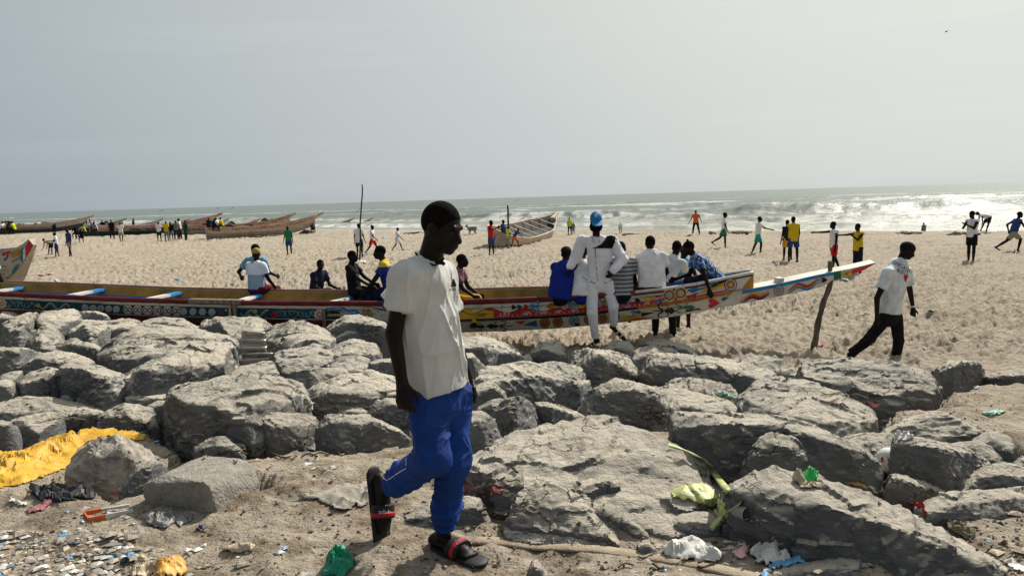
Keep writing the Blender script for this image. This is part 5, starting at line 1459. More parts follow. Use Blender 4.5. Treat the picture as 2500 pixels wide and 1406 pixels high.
def shirt_prims(J, sleeve='short', length=.10, fat=1.0, hemk=1.0):
    k = J['k']; f = J['fb']
    hem = J['pel'] - J['spine'] * length * k
    P = [('e', J['neck'] - J['spine'] * .10 * k, J['chest'], .150 * k * fat, .178 * k * fat, f, .68), ('e', J['chest'], hem, .178 * k * fat, .183 * k * fat * hemk, f, .70, 1),
         ('c', J['sh'][0], J['sh'][1], .070 * k, .070 * k), ('c', J['neck'] - J['spine'] * .085 * k, J['neck'] - J['spine'] * .01 * k, .095 * k, .068 * k)]
    for i in (0, 1):
        if sleeve == 'short': P.append(('c', J['sh'][i], lerp(J['sh'][i], J['el'][i], .62), .068 * k, .073 * k, 1))
        elif sleeve == 'long': P += [('c', J['sh'][i], J['el'][i], .072 * k, .064 * k), ('c', J['el'][i], lerp(J['el'][i], J['wr'][i], .97), .063 * k, .047 * k)]
    return P

def bottom_prims(J, kind, fat=1.0):
    k = J['k']; f = J['fb']
    P = [('e', J['pel'] + J['spine'] * .06 * k, J['pel'] - Z * .05 * k, .158 * k, .165 * k, f, .68)]
    for i in (0, 1):
        if kind == 'shorts': P.append(('c', J['hip'][i], lerp(J['hip'][i], J['kn'][i], .80), .100 * k * fat, .098 * k * fat, 1))
        else: P += [('c', J['hip'][i], J['kn'][i], .100 * k * fat, .073 * k * fat), ('c', J['kn'][i], lerp(J['kn'][i], J['an'][i], .93), .072 * k * fat, .055 * k * fat, 1)]
    return P

def wrinkle(V, Q, amp, sc, seed):
    Nn = vnormals(V, Q)
    a = 1 - np.abs(vnoise3(V * np.array([sc, sc, sc * .45]), seed)); b = vnoise3(V * sc * 1.9 + 5, seed + 1)
    return V + Nn * (amp * (1.2 * (a - .6) + .5 * b))[:, None]

PEOPLE = 0
def make(label, J, base, vox, shirt=None, bottom=None, hair=True, group=None, skin=None, hat=None, slim=1.0, fat=1.0, curl=25, length=.10, k_sm=.022, extra=None, shoes=None):
    """base: world position of the local origin (pelvis)"""
    global PEOPLE
    PEOPLE += 1
    low = min(J['an'][0][2], J['an'][1][2])
    root = empty("person", base + Z * (low - .07 * J['k']))
    off = -Z * (low - .07 * J['k'])
    def part(name, prims, m, wr=0, v=vox, ks=k_sm):
        V, Q = sdf_mesh(prims, v, ks)
        if wr: V = wrinkle(V, Q, wr, 9, PEOPLE)
        return link(name, mesh_np(name, V + off, Q), m, root)
    k = J['k']
    part("body", body_prims(J, vox, curl=curl, slim=slim), skin or SKIN, ks=min(k_sm, .016))
    w = .010 if vox < .02 else .006
    if shirt: part("shirt", shirt_prims(J, shirt[1], length, fat), shirt[0], w)
    if bottom: part(bottom[1], bottom_prims(J, bottom[1], fat), bottom[0], w * .8)
    u, f = J['hu'], J['hf']; s = nrm(np.cross(f, u)); M = [s, f, u]
    if hair and vox < .035:
        part("hair", [('s', J['head'] + u * .030 * k - f * .016 * k, M, (.0805 * k, .100 * k, .096 * k)), ('x', J['head'] + f * .040 * k + u * .022 * k, nrm(-u * .55 + f * .62)), ('x', J['head'] - u * .03 * k, -u)], HAIR, v=min(vox, .012), ks=.004)
    if hat == 'beanie':
        part("beanie", [('s', J['head'] + u * .040 * k - f * .012 * k, M, (.088 * k, .108 * k, .092 * k)), ('x', J['head'] + u * .022 * k, -u)], extra, .004, v=.010, ks=.004)
    if hat == 'cap':
        part("cap", [('s', J['head'] + u * .045 * k - f * .008 * k, M, (.088 * k, .106 * k, .082 * k)), ('x', J['head'] + u * .030 * k, -u), ('e', J['head'] + u * .040 * k + f * .07 * k, J['head'] + u * .030 * k + f * .155 * k, .068 * k, .055 * k, u, .16)], extra, v=.009, ks=.004)
    if hat == 'bun':
        part("hair_bun", [('s', J['head'] + u * .135 * k - f * .02 * k, M, (.024 * k, .024 * k, .022 * k))], HAIR, v=.008, ks=.004)
    if shoes:
        for i in (0, 1):
            d = nrm(J['toe'][i] - J['an'][i] + Z * .045 * k); a = J['an'][i] - d * .05 * k - Z * .045 * k
            part("shoe", [('e', a, J['toe'][i] + d * .015 * k - Z * .008, .044 * k, .048 * k, Z, .62)], shoes, v=min(vox, .014))
    tag(root, label, "person", group)
    return root

def place(label, px, py, top, face, shirt=None, bottom=None, vox=None, Y=None, seat=None, seatY=None, group=None, hat=None, hatm=None, **kw):
    """px,py: foot point (or seat point when 'seat'), top: head-top pixel row"""
    fkk = {q: kw.pop(q) for q in ('lean', 'side', 'hip', 'knee', 'abd', 'arm', 'yaw', 'nod', 'twist', 'inw') if q in kw}
    hs = kw.pop('H', None); dx = kw.pop('dx', 0); palm = kw.pop('palm', None)
    if seat is None:
        g = at_ground(px, py) if Y is None else at_y(px, py, Y)
        if Y is not None and kw.pop('onground', True): g[2] = float(G(g[0], g[1]))
    else:
        g = at_y(px, py, seat)
    zt = at_y(px + dx, top, g[1])[2]
    J1 = fk(1.75, face, **fkk)
    htop = J1['head'][2] + .118
    ref = (min(J1['an'][0][2], J1['an'][1][2]) - .07) if seat is None else -.10
    H = hs or np.clip(1.75 * (zt - g[2]) / (htop - ref), .8, 2.05)
    J = fk(H, face, **fkk)
    if palm: J['palm'] = palm
    ref = (min(J['an'][0][2], J['an'][1][2]) - .07 * J['k']) if seat is None else -.10 * J['k']
    base = np.array([g[0], g[1], g[2] - ref])
    if vox is None: vox = max(.0115, min(.035, g[1] * .00085))
    return make(label, J, base, vox, shirt, bottom, group=group, hat=hat, extra=hatm, **kw)

WALK = dict(hip=(24, -18), knee=(8, 22), arm=((-22, 8, 12), (24, 8, 22)))
WALK2 = dict(hip=(-16, 26), knee=(30, 10), arm=((25, 8, 25), (-20, 8, 12)))
STAND = dict(hip=(3, -3), knee=(2, 2), abd=(5, 6), arm=((0, 9, 10), (2, 10, 14)))
SIT = dict(hip=(80, 84), knee=(80, 84), abd=(10, 10), arm=((25, 6, 40), (25, 6, 45)), lean=12)
GB = "people sitting on the painted pirogue"; GF = "boys walking and playing on the beach"; GL = "people by the old pirogues far left"

# --- on and behind the painted pirogue
def gunY(px, far=False):
    i = np.interp(px, XS, P_G[:, 1]); j = np.interp(px, XS, F_G[:, 1]); return float(j if far else i)
place("person in white and grey tee and yellow head wrap on the far rail", 626, 713, 607, 155, (two_tone("cloth_two_tone", (0.30, 0.36, 0.40), (0.72, 0.73, 0.75), .78), 'short'), (CM, 'trousers'), seat=gunY(626, True), group=GB, hat='beanie', hatm=striped("cloth_head_wrap", (0.42, 0.30, 0.05), (0.20, 0.15, 0.03), 45), hair=False, hip=(82, 82), knee=(80, 80), abd=(10, 10), lean=6, arm=((5, 6, 90), (12, 14, 25)), yaw=-65, fat=1.0, length=.05)
place("person in light blue with one elbow out, standing behind the yellow head wrap", 628, 700, 596, 165, (CLB, 'short'), (CN, 'trousers'), Y=15.2, group=GB, arm=((-10, 42, 60), (30, 4, 40)), lean=0)
place("boy in dark tee sitting on the sand behind the pirogue, only head and shoulders showing", 771, 724, 673, 60, (CN, 'short'), (CK, 'shorts'), seat=15.6, H=1.62, group=GB, hip=(95, 95), knee=(110, 110), lean=18, arm=((30, 10, 50), (30, 10, 50)), yaw=30)
place("person in black tee and trousers sitting on the far rail, shaking hands", 866, 717, 612, 82, (CK, 'short'), (CK, 'trousers'), seat=gunY(866, True) - .12, group=GB, hip=(84, 80), knee=(60, 60), lean=-4, arm=((38, 4, 14), (40, 4, 16)), abd=(4, 4))
place("person in blue and yellow tee reaching left for the handshake", 955, 719, 599, 278, (two_tone("cloth_blue_yellow", (0.012, 0.022, 0.16), (0.60, 0.42, 0.03), 1.05), 'short'), (CN, 'trousers'), seat=gunY(866, True) - .10, group=GB, hip=(80, 80), knee=(80, 80), lean=12, arm=((44, 4, 4), (40, 4, 6)), yaw=0)
place("person in white tee bent over on the near rail, half hidden by the walking man", 952, 741, 640, 100, (CW, 'short'), (CDB, 'trousers'), seat=gunY(945) + .05, H=1.74, group=GB, hip=(78, 78), knee=(80, 80), lean=42, arm=((60, 4, 30), (60, 4, 30)), length=.06, fat=1.12)
place("person in maroon plaid shirt and yellow trousers sitting just right of the walking man", 1106, 736, 621, 78, (C_PLAID, 'short'), (CYB, 'trousers'), seat=gunY(1117) + .34, group=GB, hip=(86, 84), knee=(90, 85), lean=16, arm=((30, 5, 30), (34, 5, 30)), yaw=-10)
place("person in royal blue tee and black cap hunched on the near rail", 1368, 731, 605, 150, (CB, 'short'), (CK, 'trousers'), seat=gunY(1368) + .08, group=GB, hat='cap', hatm=CK, hip=(80, 80), knee=(85, 85), lean=24, arm=((45, 6, 80), (40, 14, 85)), yaw=-35, fat=1.15, length=.12, side=0)
place("person in white tee sitting behind the man in white tracksuit, head hidden", 1420, 728, 612, 168, (CW, 'short'), (CB, 'trousers'), seat=gunY(1420) + .08, H=1.72, group=GB, hip=(80, 80), knee=(85, 85), lean=20, arm=((30, 10, 60), (30, 10, 60)), fat=1.06, length=.08)
place("person in grey striped tee on the near rail beside the white tracksuit", 1517, 724, 612, 172, (C_STRIPE, 'short'), (CK, 'trousers'), seat=gunY(1517) + .1, H=1.76, group=GB, hip=(80, 80), knee=(85, 85), lean=16, arm=((20, 8, 60), (20, 8, 60)), fat=1.05, length=.10)
place("broad person in white tee and maroon trousers sitting with back to camera", 1591, 708, 577, 176, (CW, 'short'), (CM, 'trousers'), seat=gunY(1591) + .15, group=GB, hip=(82, 82), knee=(85, 85), abd=(16, 16), lean=10, arm=((20, 16, 45), (22, 18, 55)), fat=1.22, slim=1.12, length=.06, yaw=-12)
place("person in grey white tee standing behind the pirogue, legs showing under the hull", 1618, 829, 596, 140, (CG, 'short'), (CK, 'trousers'), Y=12.75, group=GB, lean=24, side=-14, hip=(6, 4), knee=(3, 3), abd=(9, 9), arm=((60, 5, 40), (62, 5, 25)), yaw=-30, shoes=CK, H=1.80)
place("person in light blue football shirt facing camera behind the pirogue", 1668, 742, 598, 20, (CLB, 'short'), (CN, 'shorts'), Y=13.6, group=GB, arm=((10, 16, 50), (10, 10, 50)), H=1.58)
place("person in dark floral shirt and topknot leaning over the bow, arm hanging down", 1745, 690, 597, 268, (C_FLORAL, 'short'), (CN, 'trousers'), seat=gunY(1745) + .30, H=1.66, group=GB, hat='bun', hip=(84, 84), knee=(95, 95), lean=44, arm=((0, 24, 2), (40, 6, 60)), twist=0, nod=12, fat=1.04, dx=-45)

# --- farther out on the beach
T_ = lambda *a, **k: place(*a, group=GF, **k)
T_("boy in green shirt and blue shorts standing on open sand", 707, 624, 551, 350, (CGR, 'short'), (CDB, 'shorts'), **STAND)
T_("boy in long white tee and black shorts beside the tall thin pole", 879, 629, 546, 170, (CW, 'short'), (CK, 'shorts'), length=.18, **STAND)
T_("boy in white tee and red shorts walking right of the tall pole", 911, 621, 550, 80, (CW, 'short'), (CR, 'shorts'), **WALK)
T_("boy all in white stepping right, beyond the blue and yellow tee", 972, 613, 555, 95, (CW, 'short'), (CW, 'shorts'), **WALK)
T_("boy in red vest with white sleeves and blue shorts", 1200, 624, 538, 60, (CR, 'none'), (CDB, 'shorts'), hip=(4, -2), abd=(3, 3), arm=((-10, 24, 10), (70, 10, 40)))
T_("boy in blue leaning back on the grey boat's stern", 1232, 604, 536, 60, (CDB, 'short'), (CDB, 'trousers'), lean=-8, hip=(30, 26), knee=(15, 12))
T_("small boy in yellow green tee beside the dark pole", 1242, 608, 551, 120, (CLM, 'short'), (CKH, 'trousers'), **STAND)
T_("boy in blue tee and orange shorts bending against the grey boat", 1256, 606, 557, 70, (CDB, 'short'), (CO, 'shorts'), lean=35, hip=(35, -14), knee=(25, 5), arm=((80, 10, 10), (80, 10, 10)))
T_("small boy in orange crouching at the grey boat's stern", 1212, 602, 550, 80, (CO, 'short'), (CKH, 'shorts'), lean=20, hip=(40, 10), knee=(30, 15), arm=((90, 5, 10), (80, 5, 10)))
T_("person in yellow vest at the water behind the white tracksuit's arm", 1391, 570, 531, 200, (CLM, 'none'), (CN, 'trousers'), Y=56, **STAND)
T_("person in grey gown at the water beside the yellow vest", 1400, 571, 542, 170, (CGY, 'short'), (CGY, 'trousers'), Y=57, length=.55, **STAND)
T_("person in white at the water right of the white tracksuit", 1515, 571, 543, 190, (CW, 'short'), (CGY, 'trousers'), Y=55, length=.3, **STAND)
T_("person in orange tee and dark trousers striding along the water", 1699, 573, 513, 185, (CO, 'short'), (CN, 'trousers'), hip=(22, -20), knee=(5, 12), arm=((-18, 34, 10), (20, 30, 10)))
T_("boy in white tee and green shorts with one leg swung back", 1768, 607, 519, 70, (CW, 'short'), (CGR, 'shorts'), hip=(4, -26), knee=(2, 34), arm=((-10, 8, 8), (14, 8, 8)))
T_("boy in white tee and turquoise shorts with arm held forward", 1850, 621, 529, 85, (CW, 'short'), (CT, 'shorts'), hip=(24, -18), knee=(28, 5), lean=4, arm=((-5, 6, 10), (55, 8, 25)))
T_("boy in yellow vest and blue shorts seen from behind", 1936, 641, 529, 178, (CY, 'none'), (CDB, 'shorts'), abd=(7, 7), arm=((12, 12, 30), (12, 12, 30)), fat=1.06, length=.14)
T_("boy standing hidden behind the yellow vest", 1922, 636, 537, 185, (CN, 'none'), (CYB, 'shorts'), **STAND)
T_("boy in white vest and red shorts stretching an arm to the left", 2034, 665, 541, 275, (CW, 'none'), (CR, 'shorts'), hip=(8, -16), knee=(2, 8), arm=((5, 6, 6), (86, 4, 4)), yaw=0)
T_("boy in yellow vest with dark stripe, arm on the white vest's shoulder", 2093, 672, 546, 290, (CY, 'none'), (CN, 'trousers'), hip=(2, -2), arm=((50, 6, 75), (84, 6, 6)), length=.12)
T_("small child in grey standing at the water at right", 2255, 571, 543, 190, (CGY, 'short'), (CGY, 'trousers'), Y=51, length=.35, **STAND)
T_("person in white vest and black shorts with arms crossed", 2370, 640, 515, 290, (CW, 'none'), (CK, 'shorts'), hip=(2, -2), abd=(2, 2), arm=((35, 4, 95), (35, 4, 95)), inw=(50, 50), slim=1.05)
T_("person bending down with legs apart at right beyond the crossed arms", 2412, 577, 527, 262, (CW, 'none'), (CK, 'shorts'), lean=78, hip=(20, 20), knee=(2, 2), abd=(26, 26), arm=((60, 6, 10), (60, 6, 10)), Y=43, H=1.75)
T_("running boy in blue vest and white shorts at the right edge", 2472, 616, 512, 85, (CDB, 'none'), (CKH, 'shorts'), lean=16, hip=(52, -46), knee=(62, 12), arm=((-45, 10, 75), (40, 10, 70)), H=1.82)

# --- far left by the old boats
S_ = lambda *a, **k: place(*a, group=GL, **k)
S_("boy in white tee and blue shorts holding something at his hip, far left sand", 140, 627, 567, 300, (CW, 'short'), (CB, 'shorts'), arm=((20, 10, 40), (30, 12, 60)), hip=(6, -6))
S_("boy stooping in front of the white tee boy at far left", 128, 622, 584, 270, (CKH, 'short'), (CK, 'shorts'), lean=70, hip=(20, 10), knee=(10, 5), arm=((70, 5, 10), (70, 5, 10)), H=1.5)
S_("boy in blue tee and pale shorts on far left sand", 172, 627, 558, 330, (CDB, 'short'), (CKH, 'shorts'), hip=(8, -10), abd=(5, 5))
S_("boy in white tee and khaki shorts walking by the red-orange pirogue", 297, 591, 542, 200, (CW, 'short'), (CKH, 'shorts'), **WALK)
S_("dark green clad figure standing up in a pirogue", 328, 572, 533, 90, (CDG, 'short'), (CDG, 'trousers'), Y=92, **STAND)
S_("boy in white tee and black shorts with hands at his face", 390, 591, 541, 180, (CW, 'short'), (CK, 'shorts'), abd=(5, 5), arm=((30, 10, 130), (30, 10, 130)))
S_("boy in yellow tee among the boys leaning on the rust pirogue", 408, 590, 540, 180, (CY, 'short'), (CGY, 'trousers'), **STAND)
S_("dark clad boy right of the yellow tee", 419, 588, 541, 200, (CK, 'short'), (CGY, 'shorts'), hip=(8, -8))
S_("grey clad boy leaning back on the pirogue's rail", 432, 586, 538, 20, (CGY, 'short'), (CK, 'trousers'), lean=-10, hip=(28, 24), knee=(12, 8))
S_("boy in white and black looking left behind the leaning boys", 441, 585, 533, 280, (CW, 'short'), (CK, 'trousers'), **STAND)
S_("thin boy in dark green at the right of the leaning boys", 455, 587, 537, 150, (CDG, 'short'), (CDG, 'trousers'), **STAND)
S_("boy in dark shirt leaning on the boat beside the seated crowd", 253, 573, 537, 10, (CK, 'short'), (CGY, 'shorts'), lean=10, arm=((10, 30, 20), (10, 30, 20)))
S_("boy in black and yellow standing in front of the red-orange pirogue", 275, 584, 536, 20, (CK, 'none'), (CK, 'trousers'), **STAND)
S_("dark figure in jacket standing by the dark-bellied pirogue", 134, 574, 544, 60, (CK, 'long'), (CK, 'trousers'), lean=10)
SITF = dict(hip=(85, 85), knee=(85, 85), lean=15, arm=((30, 8, 50), (30, 8, 50)), abd=(8, 8))
for lab, px, py, tp, yy, fc, sh in (("dark clad boy seated leftmost in the crowd by the boats", 186, 571, 553, 66, 10, (CK, 'short')), ("grey clad boy crouched low in the seated crowd", 196, 572, 551, 66, 350, (CGY, 'short')), ("boy in lime tee in the seated crowd", 207, 567, 546, 67, 330, (CLM, 'short')),
        ("white clad boy high in the seated crowd", 214, 560, 541, 69, 20, (CG, 'short')), ("boy in pink at the back of the seated crowd", 223, 556, 536, 70, 0, (cloth("pink", (0.55, 0.25, 0.27)), 'short')), ("grey boy right of pink in the seated crowd", 229, 563, 544, 68, 40, (CGY, 'short')), ("white tee boy at the right of the seated crowd", 236, 561, 540, 69, 320, (CW, 'short')),
        ("black clad boy bottom of the seated crowd", 200, 580, 558, 64, 20, (CK, 'short')),
        ("heavy dark clad boy seated on the rust pirogue", 508, 553, 531, 66, 170, (CN, 'short')), ("small dark boy seated on the rust pirogue", 521, 554, 534, 66, 150, (CK, 'short')), ("white tee boy seated on the rust pirogue", 533, 553, 534, 66, 270, (CW, 'short')), ("boy in yellow and black bending on the rust pirogue", 544, 552, 531, 66, 270, (CY, 'short')),
        ("white wrapped figure seated at the left edge on a boat", 4, 561, 545, 66, 80, (CW, 'short')), ("dark clad figure seated at the far left boat", 19, 561, 541, 66, 90, (CK, 'short')), ("figure in yellow tee seated at the far left boat", 36, 561, 544, 66, 270, (CLM, 'short'))):
    place(lab, px, py, tp, fc, sh, (CK, 'shorts'), seat=yy, group=GL, vox=.035, H=1.6, **SITF)
place("boy crouching beneath the beak of the nearest old pirogue", 765, 568, 553, 200, (CK, 'short'), (CK, 'shorts'), Y=74, lean=50, hip=(80, 80), knee=(110, 110), vox=.035, H=1.6, group=GL)
place("person at the left edge by the striped boat bow, one arm hanging", -30, 700, 585, 90, (cloth("mint", (0.45, 0.70, 0.66)), 'short'), (CK, 'trousers'), Y=14.6, group=GB, arm=((10, 10, 10), (18, 10, 4)))
# ------------------------------------------------------------------ three men drawn joint by joint
def J_from(Y, H, pts, dep, face_f, up, k=None):
    """pts: pixel joints, dep: metres behind (+) or before (-) the plane Y"""
    W = {n: at_y(np.array(float(p[0])), np.array(float(p[1])), Y + dep.get(n, 0)) for n, p in pts.items()}
    base = W['pel'].copy(); q = {n: v - base for n, v in W.items()}
    J = dict(k=H / 1.75, pel=np.zeros(3), chest=q['chest'], neck=q['neck'], head=q['head'], sh=[q['shL'], q['shR']], el=[q['elL'], q['elR']], wr=[q['wrL'], q['wrR']],
             hip=[q['hipL'], q['hipR']], kn=[q['knL'], q['knR']], an=[q['anL'], q['anR']], toe=[q['toeL'], q['toeR']], hd=[nrm(q['fiL'] - q['wrL']), nrm(q['fiR'] - q['wrR'])])
    J['spine'] = nrm(q['neck'] - np.zeros(3)); J['st'] = nrm(q['shL'] - q['shR']); J['fb'] = nrm(np.cross(J['spine'], J['st']) * -1)
    if J['fb'] @ np.asarray(face_f) < 0: J['fb'] = -J['fb']
    J['hf'] = nrm(face_f); J['hu'] = nrm(up); J['f'] = J['fb']; J['s'] = J['st']
    return J, base

def text_on(string, size, px, py, rv, uv, mt, parent, bvh, off, depth=.003, name="printed_lettering", align='CENTER'):
    """flat print on a cloth surface: letters of 'size' pixels laid along rv/uv are projected onto it"""
    cu = bpy.data.curves.new(name, 'FONT'); cu.body = string; cu.size = 1.0; cu.align_x = align; cu.align_y = 'CENTER'; cu.resolution_u = 3
    tmp = bpy.data.objects.new("tmp", cu); COL.objects.link(tmp)
    dg = bpy.context.evaluated_depsgraph_get()
    me = bpy.data.meshes.new_from_object(tmp.evaluated_get(dg)); bpy.data.objects.remove(tmp)
    bm = bmesh.new(); bm.from_mesh(me); bmesh.ops.triangulate(bm, faces=bm.faces); bmesh.ops.subdivide_edges(bm, edges=[e for e in bm.edges if e.calc_length() > .18], cuts=1)
    dead = []
    for v in bm.verts:
        x, y = v.co.x * size, v.co.y * size
        d = ray(px + rv[0] * x + uv[0] * y, py + rv[1] * x + uv[1] * y); d = d / np.linalg.norm(d)
        h = bvh.ray_cast(Vector((0, 0, CZ)), Vector(d))
        if h[0] is None: dead.append(v)
        else: v.co = Vector(np.array(h[0]) - d * depth) - Vector(off)
    bmesh.ops.delete(bm, geom=dead, context='VERTS')
    bm.to_mesh(me); bm.free()
    return link(name, me, mt, parent)
def inside(P, x, y):
    c = np.zeros(x.shape, bool); n = len(P); j = n - 1
    for i in range(n):
        xi, yi = P[i]; xj, yj = P[j]
        c ^= ((yi > y) != (yj > y)) & (x < (xj - xi) * (y - yi) / (yj - yi + 1e-12) + xi)
        j = i
    return c
def shape_on(polys, Yg, mt, parent, bvh, off, name, depth=.002):
    """flat print or applique: the shape's area is projected cell by cell onto the surface it lies on"""
    mb = MB()
    for poly in polys:
        poly = np.asarray(poly, float); lo, hi = poly.min(0), poly.max(0); st = max((hi - lo).max() / 46, .22)
        xs = np.arange(lo[0] - st, hi[0] + st, st); ys = np.arange(lo[1] - st, hi[1] + st, st); X, Y = np.meshgrid(xs, ys)
        Cn = inside(poly, X + st / 2, Y + st / 2); pts = {}
        for i, j in np.argwhere(Cn):
            if i + 1 >= len(ys) or j + 1 >= len(xs): continue
            q = []
            for a, b_ in ((i, j), (i, j + 1), (i + 1, j + 1), (i + 1, j)):
                if (a, b_) not in pts:
                    d = ray(X[a, b_], Y[a, b_]); d = d / np.linalg.norm(d); h = bvh.ray_cast(Vector((0, 0, CZ)), Vector(d))
                    pts[(a, b_)] = None
                    if h[0] is not None: mb.v.append(tuple(np.array(h[0]) - d * depth - off)); pts[(a, b_)] = len(mb.v) - 1
                q.append(pts[(a, b_)])
            if None not in q: mb.f.append(q); mb.m.append(0)
    return mb.build(name, [mt], parent)
def fine_poly(pts, n=6):
    pts = np.asarray(pts, float); out = []
    for i in range(len(pts)):
        for t in np.linspace(0, 1, n, endpoint=False): out.append(pts[i] * (1 - t) + pts[(i + 1) % len(pts)] * t)
    return out
def bvh_of(V, Q): return BVHTree.FromPolygons(V.tolist(), Q.tolist())

# ---- the walking man in the foreground
gm = at_ground(1112, 1352); YM = float(gm[1]) + .02
fh = nrm([.85, -.45, -.30]); 
ptsM = dict(pel=(1068, 945), chest=(1046, 790), neck=(1040, 632), head=(1079, 556), shL=(1076, 668), shR=(990, 672), elL=(1104, 824), elR=(961, 815), wrL=(1146, 925), wrR=(982, 935), fiL=(1156, 985), fiR=(990, 1010),
            hipL=(1108, 962), hipR=(1038, 962), knL=(1104, 1128), knR=(1058, 1118), anL=(1080, 1306), anR=(938, 1196), toeL=(1142, 1346), toeR=(942, 1282))
depM = dict(shL=.12, shR=-.13, elL=.17, elR=-.15, wrL=.12, wrR=-.20, fiL=.08, fiR=-.24, hipL=.07, hipR=-.06, knL=-.03, knR=-.16, anL=.04, anR=.16, toeL=-.07, toeR=.10, head=-.02, neck=.01, chest=0)
JM, bM = J_from(YM, 1.78, ptsM, depM, fh, nrm([.28, -.12, 1.0]))
mroot = empty("person", [bM[0], bM[1], gm[2]]); MO = np.array(mroot.location); offM = bM - MO
tag(mroot, "tall man in white tee, blue track trousers and slides walking across the foreground", "person")
def mpart(name, prims, m, vox, ks=.015, post=None, parent=None):
    V, Q = sdf_mesh(prims, vox, ks)
    if post is not None: V = post(V, Q)
    V = V + offM
    o = link(name, mesh_np(name, V, Q), m, parent or mroot)
    return o, V, Q
kM = JM['k']; sM, fM = JM['st'], JM['fb']
JM['palm'] = [nrm(-sM + .2 * fM), nrm(sM * .8 + np.array([.5, .3, 0]))]; JM['thumb'] = [nrm(np.array([.5, -.8, 0])), nrm(np.array([.95, -.3, 0]))]
bp_ = body_prims(JM, .006, curl=30, slim=.84, foot=False)
P2 = []
for i, nm in enumerate(('L', 'R')):
    an, toe = JM['an'][i], JM['toe'][i]
    d = nrm(toe - an + (np.array([0, 0, .045]) if i == 0 else np.zeros(3)))
    dn = nrm(np.array([0, 0, -1.0])) if i == 0 else nrm(np.array([-.75, .55, -.2]))   # towards the sole
    heel = an - d * .055 + dn * .035
    P2 += [('c', an, heel, .034, .034), ('e', heel, toe - d * .02 + dn * .012, .034, .044, dn, .55), ('e', an, toe - d * .03, .034, .036, dn, .7)]
    wv = nrm(np.cross(d, dn)); 
    if (wv @ np.array([0, -1, 0])) < 0: wv = -wv
    for q, (o_, ln) in enumerate(((-.030, .036), (-.012, .040), (.004, .036), (.019, .031), (.033, .025))):
        a = toe - d * .03 + wv * o_ * (1 if i == 0 else -1) + dn * .014; P2.append(('c', a, a + d * (ln + .02), .0105 if q else .014, .009 if q else .012))
    JM.setdefault('foot', []).append((heel, toe, d, dn, wv))
mpart("body", bp_ + P2, SKIN2, .0058, .010)
# hair: close crop
c, u, f = JM['head'], JM['hu'], JM['hf']; s_ = nrm(np.cross(f, u)); MM = [s_, f, u]
mpart("hair", [('s', c + u * .026 * kM - f * .014 * kM, MM, (.0775 * kM, .0985 * kM, .096 * kM)), ('x', c + f * .048 * kM + u * .026 * kM, nrm(-u * .5 + f * .66)), ('x', c - u * .028 * kM, -u)], HAIR, .006, .004)
for q in (1, -1):
    eb = MB(); e = c + u * .000 * kM + f * .074 * kM + q * s_ * .031 * kM
    V, Q = sdf_mesh([('s', e, MM, (.011, .009, .006))], .003, .002); o = link("eye", mesh_np("eye", V + offM, Q), mat("eye_white", (0.03, 0.027, 0.025), .5), mroot)
# tee shirt
def tee_folds(V, Q):
    Nn = vnormals(V, Q)
    sp = JM['spine']; h = V @ sp; x = V @ sM
    ridge = lambda t, w: np.exp(-(t / w) ** 2)
    fr = np.clip(V @ fM / .06, 0, 1)
    d = .013 * ((1 - np.abs(vnoise3(np.stack([x * 11 + 2 * h, V @ fM * 8, h * 3.0], 1), 5))) ** 3 - .3) + .008 * ((1 - np.abs(vnoise3(np.stack([x * 22 - 5 * h, V @ fM * 15, h * 7], 1), 6))) ** 3 - .3)
    d += .016 * fr * ridge(x - .055 + .10 * (h - .1), .010) * smooth(-.05, .12, h) * smooth(.50, .30, h)
    d += .013 * fr * ridge(x + .03 + .38 * (h - .22), .010) * smooth(-.02, .1, h) * smooth(.45, .3, h)
    d += .015 * fr * ridge(x - .115 + .05 * np.sin(h * 14), .012) * smooth(-.1, .0, h) * smooth(.42, .28, h)
    d += .007 * vnoise3(V * np.array([6, 6, 5]), 9) * smooth(.25, -.08, h)
    arm = np.minimum(np.abs(V - JM['sh'][1]).sum(1), np.abs(V - JM['sh'][0]).sum(1))
    d += .005 * vnoise3(V * np.array([18, 18, 7]), 12) * smooth(.45, .2, arm)
    return V + Nn * np.maximum(d, -.004)[:, None]
hem = JM['pel'] + np.array([0, 0, -.005])
shp = [('e', JM['neck'] - JM['spine'] * .12, JM['chest'], .130, .150, fM, .76), ('e', JM['chest'], hem, .150, .166, fM, .86, 1),
       ('c', JM['sh'][0] - Z * .012, JM['sh'][1] - Z * .010, .062, .066)] + [('c', JM['neck'] - Z * .030, lerp(JM['neck'], JM['sh'][i], .85) - Z * .010, .060, .060) for i in (0, 1)]
for i in (0, 1): shp.append(('c', JM['sh'][i] - Z * .02, lerp(JM['sh'][i], JM['chest'], .7), .056, .09)); shp.append(('c', JM['sh'][i], lerp(JM['sh'][i], JM['el'][i], .58), .062, .072, 1))
shp.append(('-', JM['neck'] + Z * .045 + fM * .055, [sM, fM, Z], (.078, .070, .060)))
tee_m = mat("cloth_worn_white", (0.60, 0.595, 0.57), .92, var=.05, scale=5, bump=.35, bscale=220, spec=.1)
tee, TV, TQ = mpart("shirt", shp, tee_m, .0064, .032, tee_folds)
tb = bvh_of(TV + MO, TQ)
